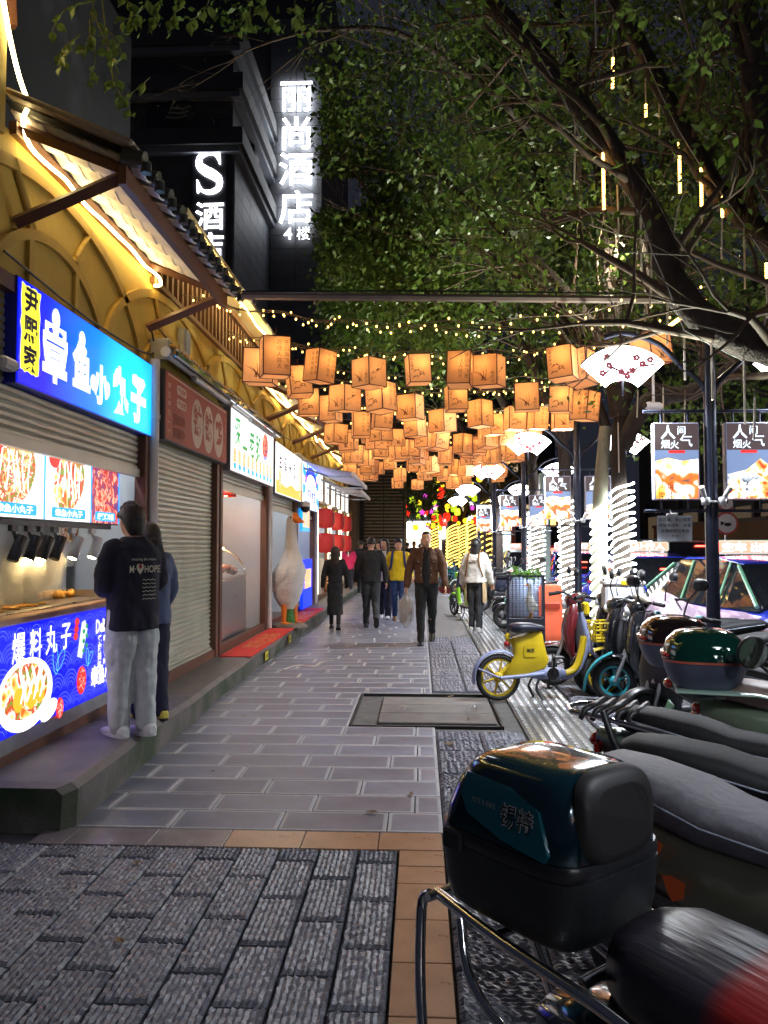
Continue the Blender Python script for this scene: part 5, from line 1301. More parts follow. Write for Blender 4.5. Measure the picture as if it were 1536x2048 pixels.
def print_on(b, kind, T, w_, h_, rr):
    if kind == 0:      # columns of calligraphy
        s = POEMS[rr.randrange(5)]; n = rr.choice((2, 3, 4)); cs = w_ * .82 / max(3, n)
        for c in range(n):
            for r_ in range(5): b.text(s[(c * 5 + r_) % len(s)], cs * .72, T, w_ * .36 - c * cs, h_ * .34 - r_ * h_ * .155, .0015, bold=.0)
    elif kind == 1:    # orchid / bamboo blades
        for q in range(9):
            a = rr.uniform(.5, 2.6); L = rr.uniform(.3, .6) * h_; x0 = rr.uniform(-.1, .1) * w_; pts = [(x0 + L * math.cos(a) * t + .05 * w_ * math.sin(t * 3), -h_ * .36 + L * math.sin(a) * t - .06 * h_ * t * t) for t in np.linspace(0, 1, 5)]
            for i in range(4):
                k = .006 * (1 - i / 5); b.flat([(pts[i][0] - k, pts[i][1]), (pts[i + 1][0] - k * .7, pts[i + 1][1]), (pts[i + 1][0] + k * .7, pts[i + 1][1] + .002), (pts[i][0] + k, pts[i][1] + .002)], T, .0015)
        for r_ in range(3): b.text(rr.choice('春兰竹香清'), w_ * .14, T, w_ * .33, -h_ * .12 - r_ * .13 * h_, .0015)
    elif kind == 2:    # mountain strokes
        for q in range(4):
            x = rr.uniform(-.25, .25) * w_; y = -h_ * (.12 + .07 * q); s = rr.uniform(.12, .22) * w_
            b.flat([(x - s, y - .02), (x - s * .3, y + s * .45), (x, y + s * .25), (x + s * .4, y + s * .5), (x + s, y - .015), (x + s * .3, y + s * .2), (x - s * .2, y + s * .1)], T, .0015 + q * .0002)
        for r_ in range(4): b.text(rr.choice('五寒江远山'), w_ * .12, T, -w_ * .36, h_ * .32 - r_ * .12 * h_, .0015)
    else:              # bird / blossom on twig
        pts = [(-.35 * w_, -.1 * h_), (-.1 * w_, -.02 * h_), (.12 * w_, .1 * h_), (.3 * w_, .28 * h_)]
        for i in range(3): b.flat([(pts[i][0], pts[i][1] - .004), (pts[i + 1][0], pts[i + 1][1] - .003), (pts[i + 1][0], pts[i + 1][1] + .003), (pts[i][0], pts[i][1] + .004)], T, .0015)
        b.flat(ell(0, .08 * h_, .1 * w_, .035 * h_, 10, .5), T, .0018)
        for q in range(8): b.flat(ell(rr.uniform(-.35, .35) * w_, rr.uniform(-.3, .35) * h_, .03 * w_, .02 * w_, 6, rr.uniform(0, 3)), T, .0018)
        b.text('芳', w_ * .15, T, -w_ * .34, -h_ * .3, .0015)
protos = []
for k in range(8):
    rr = random.Random(100 + k); w_ = rr.choice((.28, .3, .32)); h_ = rr.choice((.29, .32, .36, .4))
    t = thing('paper_lantern', 'x', 'lantern', (0, 0, -50), 0, 'paper cube lanterns over the street')
    hw_ = w_ / 2; b = MB()
    for a in range(4):
        T = MX.Rotation(a * PI / 2, 4, 'Z') @ FR((0, -hw_, 0), (1, 0, 0), (0, 0, 1)); b.add([(-hw_ + .002, -h_ / 2, 0), (hw_ - .002, -h_ / 2, 0), (hw_ - .002, h_ / 2, 0), (-hw_ + .002, h_ / 2, 0)], [(0, 1, 2, 3)], False, T)
    b.build('paper_sides', paper, t)
    b = MB(); b.add([(-hw_, -hw_, -h_ / 2), (hw_, -hw_, -h_ / 2), (hw_, hw_, -h_ / 2), (-hw_, hw_, -h_ / 2)], [(3, 2, 1, 0)]); b.build('paper_base', paper, t)
    b = MB(); e = .005
    for sx in (-1, 1):
        for sy in (-1, 1): b.box((sx * hw_, sy * hw_, 0), (e * 2, e * 2, h_))
        for z in (-h_ / 2, h_ / 2): b.box((sx * hw_, 0, z), (e * 2, w_, e * 2)); b.box((0, sx * hw_, z), (w_, e * 2, e * 2))
    b.box((0, 0, h_ / 2), (w_, .01, .008)); b.build('frame', lframe, t)
    b = MB()
    for a in range(4): print_on(b, (k + (0, 1, 0, 1)[a] * (1 + k % 3)) % 4 if a % 2 == 0 else (k + 1 + a) % 4, MX.Rotation(a * PI / 2, 4, 'Z') @ FR((0, -hw_, 0), (1, 0, 0), (0, 0, 1)), w_, h_, rr)
    b.build('ink_print', inkp, t)
    b = MB(); b.sph((rr.uniform(-.03, .03), rr.uniform(-.03, .03), h_ * .2), .02, 8); b.build('bulb', lbulb, t)
    b = MB(); b.tube([(0, 0, h_ / 2), (.01, 0, h_ / 2 + .12)], .004, 4); b.sph((0, 0, h_ / 2 + .03), .012, 6); b.build('hanger', lframe, t)
    t['h'] = h_; protos.append(t)
LP = [(550, 715), (522, 735), (598, 764), (640, 733), (738, 747), (836, 740), (920, 740), (977, 743), (1125, 728), (1162, 737), (1302, 700),
      (617, 805), (662, 818), (690, 797), (762, 795), (765, 832), (820, 815), (912, 797), (960, 828), (1053, 795), (1122, 800), (1170, 812), (885, 842), (830, 853), (722, 850), (672, 868),
      (1030, 838), (1076, 836), (1125, 838), (985, 850), (700, 880), (740, 868), (1016, 870), (1062, 866), (790, 875), (872, 884), (925, 888), (815, 898), (958, 892),
      (715, 908), (760, 900), (842, 905), (890, 910), (985, 912), (1030, 905), (735, 930), (940, 915), (780, 925), (910, 935), (860, 930), (825, 930), (960, 938), (1000, 935), (700, 938), (800, 950), (850, 948), (885, 950), (930, 955), (795, 966), (905, 965), (745, 948), (835, 966)]
rr = random.Random(21)
for k in range(30): LP.append((rr.uniform(690, 1010), rr.uniform(868, 958)))
ORD = ['first', 'second', 'third', 'fourth', 'fifth', 'sixth', 'seventh', 'eighth', 'ninth', 'tenth', 'eleventh', 'twelfth', 'thirteenth', 'fourteenth', 'fifteenth', 'sixteenth', 'seventeenth', 'eighteenth', 'nineteenth', 'twentieth']
def nth(i): return ORD[i] if i < 20 else 'twenty-' + ORD[i - 20] if i < 29 else 'thirtieth'
lan = []
for i, (px, py) in enumerate(LP):
    z = 3.32 + rr.uniform(-.1, .1) if i not in (10,) else 3.5; r_ = ray(px, py); s = (z - 1.55) / r_.z; p = V((0, 0, 1.55)) + r_ * s
    if i > 60: p.y += rr.uniform(-1, 1)
    lan.append([p, i])
lan.sort(key=lambda a: a[0].y)
bands = [(0, 8.3, 'front row'), (8.3, 10.4, 'second row'), (10.4, 12.4, 'third row'), (12.4, 14.4, 'fourth row'), (14.4, 17, 'fifth row'), (17, 99, 'far cluster')]
KIND = ['mountain print', 'calligraphy', 'bamboo print', 'bird print']
for lo, hi, nm in bands:
    row = sorted([a for a in lan if lo <= a[0].y < hi], key=lambda a: a[0].x / a[0].y)
    for j, (p, i) in enumerate(row):
        k = (i * 5 + i // 3) % 8
        lab = 'glowing paper cube lantern, %s from the left in the %s under the string lights' % (nth(j), nm) if nm != 'far cluster' else 'small glowing paper cube lantern in the far cluster at the end of the string lights'
        c = dup(protos[k], p, rr.uniform(-.9, .9) if i else .1, lab)
        c.rotation_euler = (rr.gauss(0, .06), rr.gauss(0, .06), rr.uniform(-.85, .85)); s_ = rr.uniform(.78, .92); c.scale = (s_, s_, s_)
for t in protos:
    for ch in list(t.children): bpy.data.objects.remove(ch)
    bpy.data.objects.remove(t)
# string lights: cables with small warm bulbs
sb = glow('tiny warm bulb', lin((255, 195, 90)), 5, samp='NONE'); cab = mat('pale string cable', lin((120, 105, 80)), .6)
ys = [7.05, 7.6, 8.3, 9.0, 9.7, 10.4, 11.1, 11.9, 12.6, 13.4, 14.2, 15.1, 16, 17, 18, 19.2, 20.4, 21.8]
for k, y in enumerate(ys):
    rr = random.Random(300 + k)
    a = V((-2.25, y + rr.uniform(-.3, .3), 3.95 + rr.uniform(-.1, .1))); c = V((2.55, y + rr.uniform(-.35, .35), 3.85 + rr.uniform(-.15, .1))); sag = rr.uniform(.18, .32)
    t = thing('string_light', ('string of tiny warm bulbs nearest the camera, under the cross pole' if k == 0 else '%s string of tiny warm bulbs across the street, counted from the camera' % nth(k)), 'string lights', a, 0, 'strings of warm bulbs across the street')
    N = 44; pts = []
    for i in range(N + 1):
        f = i / N; p = a.lerp(c, f) - a; p.z -= sag * 4 * f * (1 - f) - .02 * math.sin(i * .9 + k); p.y += .02 * math.sin(i * 1.3); pts.append(p)
    b = MB(); b.tube(pts, .005, 4, cap=False); b.build('cable', cab, t)
    b = MB(); nb_ = MB()
    for i in range(1, N):
        if y > 13 and i % 2: continue
        p = pts[i] + V((rr.uniform(-.03, .03), rr.uniform(-.02, .02), -.03 - rr.uniform(0, .03) + (.06 if rr.random() < .25 else 0)))
        s_ = .009 if y < 11 else .012
        b.sph(p, (s_, s_, s_ * 1.3), 6); nb_.tube([pts[i], p], .004, 4, cap=False)
    b.build('bulbs', sb, t)['kind'] = 'stuff'; nb_.build('bulb_leads', cab, t)['kind'] = 'stuff'
# ================================================================ METEOR TUBES
mt_on = glow('lit meteor tube', lin((255, 190, 90)), 5); mt_off = mat('unlit meteor tube', lin((226, 218, 200)), .3, coat=.3)
MT = [(1150, 250, 368, 6.9, 0), (1206, 305, 420, 7.0, 1), (1235, 370, 480, 7.0, 0), (1281, 435, 545, 6.8, 0), (1303, 505, 615, 6.7, 0), (1358, 265, 387, 7.6, 1), (1402, 335, 455, 7.4, .65), (1445, 392, 518, 7.3, .35), (1488, 455, 578, 7.1, 0), (1533, 525, 636, 6.9, .3),
      (1190, 0, 95, 7.2, 0), (1227, 20, 178, 8, .4), (1290, 100, 235, 8, .2), (1318, 190, 306, 8, 0), (1368, 665, 760, 6.5, 0), (1423, 690, 800, 6.4, 0), (1488, 725, 848, 6.3, 0), (1336, 580, 690, 6.6, 0), (1510, 795, 880, 6.2, 0), (1326, 775, 880, 9, 0), (1370, 800, 870, 9, 0), (1236, 845, 945, 9.8, 0), (1276, 780, 835, 9.7, 0)]
for k, (px, y0, y1, d, on) in enumerate(sorted(MT)):
    a = at(px, y0, d); c = at(px + (2 if k % 3 else -2), y1, d); L = (c - a)
    t = thing('meteor_tube', '%s hanging LED tube, %s from the left among the branches' % ('lit amber' if on else 'unlit grey', nth(k)), 'LED tube', a, 0, 'hanging LED tubes in the near trees')
    b = MB(); b.tube([L * .0, L], .0085, 6); b.build('tube', mt_off, t)
    b = MB(); b.tube([V((0, 0, .12)), V((0, 0, .05)), V((.0, 0, 0))], .004, 4); b.build('cord', cab, t)
    if on:
        b = MB(); n = max(4, int(26 * on)); f0, f1 = (0, on) if on != .4 and on != .2 else (1 - on, 1)
        for i in range(n):
            p = L * (f0 + (f1 - f0) * (i + .5) / n); b.box((p.x, p.y, p.z), (.026, .026, L.length * (f1 - f0) / n * .62), .004)
        b.build('led_segment', mt_on, t)
# white wire tied along the near limb
b = MB(); b.tube([at(px, py, d) for px, py, d in ((1060, 85, 7.25), (1108, 160, 7.1), (1150, 245, 6.95), (1206, 300, 6.9), (1240, 370, 6.8), (1282, 432, 6.65), (1303, 500, 6.55), (1336, 575, 6.45), (1368, 660, 6.3), (1423, 690, 6.2), (1488, 722, 6.1))], .005, 5)
tag(b.build('tied_wire', mat('white wire', (.5, .5, .5), .5)), 'white wire tied along the near limb between the LED tubes', 'wire')
b = MB(); b.tube([at(px, py, d) for px, py, d in ((1280, 95, 7.7), (1318, 180, 7.6), (1358, 262, 7.45), (1402, 333, 7.3), (1445, 390, 7.2), (1488, 450, 7.0), (1533, 520, 6.8))], .005, 5)
tag(b.build('tied_wire', MATS['white wire']), 'white wire tied along the upper thinner limb', 'wire')

# ================================================================ LAMP POSTS with fan lamps and banners
fanm = glow('white fan lamp shade', (1, .985, 1), 6)
fan_ink = mat('plum twig ink', lin((120, 60, 70)), .6); fan_pk = mat('plum blossom print', lin((236, 120, 150)), .6)
bn_top = glow('dim brown banner print', lin((70, 58, 60)), .6)
bn_case = mat('banner case', (.5, .48, .58), .4); ban1 = food_mat('banner dish print', 7, [(0, (150, 60, 20)), (.25, (226, 140, 40)), (.45, (255, 220, 120)), (.6, (255, 252, 240)), (.8, (214, 96, 30)), (1, (90, 70, 60))], 1.0)
ban2 = food_mat('banner skewer print', 11, [(0, (70, 70, 80)), (.3, (160, 60, 30)), (.5, (230, 150, 80)), (.65, (250, 230, 200)), (.85, (150, 160, 170)), (1, (60, 66, 80))], .9)
ban_bg = glow('banner smoke print', lin((120, 140, 180)), .5)
LETT = glow('white banner lettering', lin((225, 240, 255)), .75)
def lamp_post(x, y, lab, banner=True, ang=0):
    t = thing('lamp_post', lab, 'lamp post', (x, y, 0), ang, 'fan lamp posts along the kerb')
    b = MB(); b.tube([(0, 0, 0), (0, 0, 1.2), (0, 0, 3.62)], [.066, .058, .055], 14); b.lathe([(.14, 0), (.14, .03), (.08, .06), (.075, .3), (.066, .32)], 14); b.sph((0, 0, 3.64), .06, 10); b.build('pole', iron, t)
    for s in (-1, 1):
        b = MB(); b.tube(smooth_path([(s * q, 0, z) for q, z in ((.04, 2.96), (.1, 3.06), (.26, 3.2), (.42, 3.37), (.6, 3.46), (.78, 3.5), (.95, 3.46))], 4), .026, 8); b.tube([(s * .78, 0, 3.49), (s * .78, 0, 3.34)], .012, 6); b.build('arm', iron, t)
        cz = 2.87; T = FR((s * .78, -.04, cz), (1, 0, 0), (0, 0, 1))
        poly = [(.5 * math.sin(a), .5 * math.cos(a)) for a in np.linspace(-.83, .83, 22)] + [(.2 * math.sin(a), .2 * math.cos(a)) for a in np.linspace(.83, -.83, 12)]
        b = MB(); b.prism(poly, .08, FR((s * .78, .04, cz), (1, 0, 0), (0, 0, 1)), z0=0); f = b.build('fan_lamp', fanm, t)
        b = MB(); b.tube([(s * .78 + .506 * math.sin(a), 0, cz + .506 * math.cos(a)) for a in np.linspace(-.83, .83, 22)], .012, 6); b.tube([(s * .78, 0, cz + .2), (s * .78, 0, cz + .05)], .008, 5); b.build('fan_rim', iron, f)
        lamp('SPOT', 'fan_lamp_glow', f, (s * .78, 0, cz + .03), (55 if 0 < y < 3 else 210), (.84, .91, 1), .12, 165, (0, 0, -1))
        b = MB(); rr = random.Random(5)
        for fr_ in (T @ MX.Translation((0, 0, .0025)), FR((s * .78, .0425, cz), (-1, 0, 0), (0, 0, 1))):
            for pts in (((-.2, .22), (-.1, .3), (.02, .24), (.16, .31), (.3, .33)), ((-.1, .3), (-.18, .38), (-.1, .43)), ((.02, .24), (.1, .36), (.08, .43)), ((.16, .31), (.22, .38), (.3, .38)), ((-.05, .26), (.06, .2), (.14, .24))):
                for a_, c_ in zip(pts[:-1], pts[1:]):
                    dx, dy = c_[0] - a_[0], c_[1] - a_[1]; l_ = math.hypot(dx, dy); k_ = .012 if pts[0][0] == -.2 else .008
                    b.flat([(a_[0] + dy / l_ * k_, a_[1] - dx / l_ * k_), (c_[0] + dy / l_ * k_ * .6, c_[1] - dx / l_ * k_ * .6), (c_[0] - dy / l_ * k_ * .6, c_[1] + dx / l_ * k_ * .6), (a_[0] - dy / l_ * k_, a_[1] + dx / l_ * k_)], fr_)
        b.build('plum_twig_print', fan_ink, f)
        b = MB()
        for fr_ in (T @ MX.Translation((0, 0, .0035)), FR((s * .78, .0435, cz), (-1, 0, 0), (0, 0, 1))):
            for q in ((-.19, .25), (-.13, .32), (-.02, .26), (.08, .27), (.17, .33), (.12, .39), (-.15, .4), (.24, .37), (.03, .22)):
                for m_ in range(5): b.flat(ell(q[0] + .019 * math.cos(m_ * 1.2566), q[1] + .019 * math.sin(m_ * 1.2566), .016, .016, 7), fr_)
        b.build('plum_blossom_print', fan_pk, f)
    if banner:
        b = MB()
        b.tube([(-.6, 0, 1.86), (.62, 0, 1.86)], .016, 6); b.build('banner_rail', iron, t); b = MB(); b.tube([(-.6, 0, 2.77), (.62, 0, 2.77)], .016, 6)
        for s in (-1, 1):
            for q in (.2, .44): b.tube([(s * q, 0, 2.77), (s * q, 0, 2.66)], .012, 5)
        b.build('banner_rail', iron, t); b = MB()
        for s in (-1, 1):
            for q in (.2, .44): b.tube([(s * q, 0, 1.86), (s * q, 0, 1.96)], .012, 5)
        b.build('banner_strut', iron, t)['kind'] = 'stuff'
        for s in (-1, 1):
            cx = -.315 if s < 0 else .325; b = MB(); b.box((cx, 0, 2.31), (.41, .075, .7), .005); c = b.build('banner_box', bn_case, t)
            for sd in (-1, 1):
                T = FR((cx, sd * .0385, 2.31), (-sd, 0, 0), (0, 0, 1))
                b = MB(); b.box((0, 0, 0), (.39, .685, .002), T=T); b.build('banner_panel', ban_bg, c)
                b = MB(); b.flat([(-.194, .1), (.194, .1), (.194, .34), (-.194, .34)], T, .0017); b.build('banner_header', bn_top, c)
                b = MB()
                if s < 0: b.flat([(-.19, -.34), (.19, -.34), (.19, .02), (.05, .0), (-.08, .03), (-.19, .0)], T, .0018); b.flat(ell(.02, -.17, .17, .11, 18), T, .0024)
                else: b.flat([(-.19, -.34), (.19, -.34), (.19, -.05), (.1, .02), (-.02, -.08), (-.19, -.12)], T, .0018)
                b.build('dish_print', ban1 if s < 0 else ban2, c)
                b = MB(); b.text('人', .135, T, -.075, .265, .0026, bold=.02); b.text('间', .085, T, .045, .28, .0026, bold=.012); b.text('烟', .085, T, -.1, .155, .0026, bold=.01); b.text('火', .08, T, -.018, .15, .0026, bold=.015); b.text('气', .115, T, .085, .185, .0026, bold=.015)
                b.build('banner_lettering', LETT, c)
                b = MB()
                for i, ch in enumerate('南屏樂集'): b.text(ch, .07, T, -.135 + .08 * (i % 2), -.225 - .085 * (i // 2), .003, bold=.0)
                b.build('corner_lettering', INK if s < 0 else W1, c)
                b = MB(); b.flat(rrect(.15, .026, .012, 3, 0, .085), T, .003); b.build('red_tab_print', RED, c)
        b = MB()
        for s in (-1, 1): b.lathe([(0, -.04), (.035, -.035), (.04, .03), (.02, .04)], 10, TR(s * .075, -.06, 1.945, ry=.0)); b.tube([(s * .08, -.07, 1.97), (s * .13, -.12, 2.07)], [.02, .026], 8); 
        b.tube([(-.07, -.06, 1.94), (.07, -.06, 1.94)], .01, 6)
        sf_ = b.build('spot_fitting', white_pl, t)
        for s in (-1, 1): lamp('SPOT', 'uplight', sf_, (s * .14, -.16, 2.08), (280 if y < 9 else 800) if s < 0 else 45, (.93, 1, .82), .04, 85, (-.62, -.55, 1) if s < 0 else (.25, -.8, 1))
    return t
lamp_post(2.64, 7.1, 'nearest dark lamp post with white fan lamps, food banners and a paper notice')
lamp_post(2.53, 12.5, 'second fan lamp post standing before the wrapped trunks')
lamp_post(2.3, 17.2, 'third fan lamp post with dimmer food banners')
lamp_post(2.22, 23.2, 'fourth, small fan lamp post behind the apron woman', True)
lamp_post(2.2, 29, 'fifth, tiny fan lamp post at the far end', False)
lamp_post(2.75, 1.6, 'unseen fan lamp post continuing the row right of the view, added to light the foreground')  # out of view: continues the row, added to brighten the foreground
lamp_post(2.75, -3.8, 'unseen fan lamp post continuing the row behind the viewer, added for fill light')  # unseen post behind the camera, put in for more fill light
nt = thing('paper_notice', 'creased white paper notice with black handwriting clipped under the nearest left banner', 'notice', (2.64 - .345, 7.06, 1.7))
b = MB(); vs = []
for j in range(7):
    for i in range(9): vs.append((-.155 + .31 * i / 8, .006 * math.sin(i * 1.1 + j * .6) - .004 * (j == 0), -.115 + .23 * j / 6))
b.add(vs, [(j * 9 + i, j * 9 + i + 1, j * 9 + i + 10, j * 9 + i + 9) for j in range(6) for i in range(8)], True); b.build('sheet', mat('plastic covered paper', (.6, .64, .7), .3), nt)
b = MB(); T = FR((0, -.009, 0), (1, 0, 0), (0, 0, 1))
for i, s_ in enumerate(('此区域，禁止随意', '停放电动车，违者', '车辆损坏后果自', '负!!!')): b.text(s_, .036, T, 0, .078 - .05 * i, 0, bold=.005)
b.build('notice_lettering', INK, nt)
b = MB(); b.box((-.02, 0, .125), (.1, .02, .025), .004); b.tube([(-.03, 0, .13), (-.03, .02, .17)], .006, 5); b.build('clip', white_pl, nt)
cc = thing('security_camera', 'white bullet camera under the trunk limb beside the nearest banner', 'camera', at(1307, 812, 8.2), rad(20))
b = MB(); b.box((0, 0, 0), (.2, .08, .08), .02); b.build('housing', white_pl, cc); b = MB(); b.tube([(0, 0, .04), (0, 0, .35)], .015, 6); b.build('bracket', white_pl, cc); b = MB(); b.lathe([(0, 0), (.03, 0), (.03, .01)], 10, TR(-.1, 0, 0, ry=-PI / 2)); b.build('lens', black_pl, cc)
# amber festoon by the near post
b = MB(); pts = [at(1335, 655, 8) .lerp(at(1410, 600, 7.4), i / 9) for i in range(10)]; b.tube(pts, .02, 5); tag(b.build('led_strip', mt_on), 'short amber LED strip rising to the near limb right of the lamp arm', 'LED strip')
# round traffic signs
ts = thing('traffic_sign', 'round no-honking traffic sign with a smaller disc above it on a grey post', 'road sign', (at(1451, 1048, 17).x, 17, 0))
b = MB(); b.tube([(0, 0, -.1), (0, 0, 3.0)], .035, 8); b.build('post', galv, ts)
for z, r_ in ((2.02, .25), (2.45, .16)):
    T = FR((0, -.05, z), (1, 0, 0), (0, 0, 1)); b = MB(); b.prism(ell(0, 0, r_, r_, 28), .01, T); d_ = b.build('sign_disc', white_pl, ts)
    b = MB(); b.prism(ell(0, 0, r_, r_, 28), .003, T, z0=.0105); b.build('red_ring', mat('red sign paint', (.5, .08, .06), .4), d_)
    b = MB(); b.prism(ell(0, 0, r_ * .82, r_ * .82, 28), .003, T, z0=.0145); b.build('white_field', white_pl, d_)
    T2 = T @ MX.Translation((0, 0, .018)); b = MB()
    if r_ > .2: b.flat([(-.13, .05), (-.13, -.05), (-.06, -.02), (-.06, .02)], T2); b.flat([(-.06, .012), (-.06, -.0), (.12, -.0), (.12, .012)], T2); b.flat(ell(.02, -.03, .08, .035, 14), T2)
    else: b.text('P', .2, T2, 0, 0, 0, bold=.02)
    b.build('symbol', INK, d_)
# ================================================================ WHEELS, SCOOTERS, BIKES, CARS
def wheel(par, x, z, r, tw, rimm, spokes=5, y=0, name='wheel', disc=False):
    T = TR(x, y, z) @ MX.Rotation(PI / 2, 4, 'X')
    b = MB(); N = 24; rt = tw * .5
    b.loft([[(T @ V(((r - rt + rt * math.cos(a)) * math.cos(2 * PI * k / N), (r - rt + rt * math.cos(a)) * math.sin(2 * PI * k / N), rt * 1.05 * math.sin(a)))) for a in np.linspace(0, 2 * PI, 9)[:-1]] for k in range(N)], False, True, closed=True)
    w_ = b.build(name, rubber, par)
    ri = r - tw * .85
    b = MB(); b.loft([[(T @ V((q * math.cos(2 * PI * k / N), q * math.sin(2 * PI * k / N), z_))) for q, z_ in ((ri, tw * .35), (ri, -tw * .35), (ri - .022, -tw * .3), (ri - .022, tw * .3))] for k in range(N)], False, False, closed=True)
    b.lathe([(0, -tw * .55), (.045, -tw * .5), (.055, 0), (.045, tw * .5), (0, tw * .55)], 12, T)
    for k in range(spokes):
        a = 2 * PI * k / spokes + .3
        b.tube([T @ V((.04 * math.cos(a), .04 * math.sin(a), 0)), T @ V(((ri - .01) * math.cos(a), (ri - .01) * math.sin(a), 0))], [.02, .014], 6, flat=.6)
    if disc: b.lathe([(ri - .01, -.01), (ri - .01, .01), (0, .02)], N, T)
    b.build('rim', rimm, w_); return w_
def fender(r, w_, a0, a1, cx, cz, t=.006, n=12):
    b = MB(); rings = []
    for i in range(n):
        a = a0 + (a1 - a0) * i / (n - 1); c, s = math.cos(a), math.sin(a); ring = []
        for q in range(7): u = -1 + 2 * q / 6; rr_ = r + .02 * (1 - u * u); ring.append((cx + rr_ * c, w_ * u, cz + rr_ * s))
        for q in range(7): u = 1 - 2 * q / 6; rr_ = r - t + .02 * (1 - u * u); ring.append((cx + rr_ * c, w_ * .97 * u, cz + rr_ * s))
        rings.append(ring)
    return b.loft(rings, True, True)
def mirror(b, b2, s, x=.42, z=1.02, m=None):
    b.tube(smooth_path([(x, s * .2, z), (x + .02, s * .27, z + .12), (x - .01, s * .33, z + .2)], 3), .007, 5)
    b2.loft([sup((x - .01 + d, s * .36, z + .24), (0, 1, 0), (0, 0, 1), a, a * .68, 2.6, 14) for d, a in ((.03, .03), (.02, .06), (0, .07), (-.012, .068))])
def topbox(par, kind, x, z, colt, colb, name='top_box', L=.42, W=.4, H=.3):
    if kind == 'round':
        b = MB(); b.loft([sup((x, 0, z + h), (1, 0, 0), (0, 1, 0), L * .5 * k, W * .5 * k, 3, 24) for h, k in ((0, .72), (.03, .84), (.1, .97), (.14, 1.0))]); base = b.build(name, colb, par)
        b = MB(); b.loft([sup((x, 0, z + h), (1, 0, 0), (0, 1, 0), L * .5 * k, W * .5 * k, 2.7, 24) for h, k in ((.147, 1.01), (.2, .98), (.25, .88), (.285, .7), (.305, .42), (.31, .1))]); b.build('lid', colt, base)
        b = MB(); b.loft([sup((x, 0, z + h), (1, 0, 0), (0, 1, 0), L * .5 * 1.015, W * .5 * 1.015, 3, 24) for h in (.138, .15)], False); b.build('trim_line', mat('salmon trim', lin((190, 96, 74)), .4), base)
        b = MB(); b.sph((x - L * .46, 0, z + .17), (.03, W * .36, .022), 10); b.build('reflector', red_lens, base)
        return base
    b = MB(); b.box((x, 0, z + H * .42), (L, W, H * .84), .03); base = b.build(name, colb, par)
    b = MB(); b.box((x, 0, z + H * .9), (L + .02, W + .02, H * .2), .03); b.build('lid', colt, base)
    return base
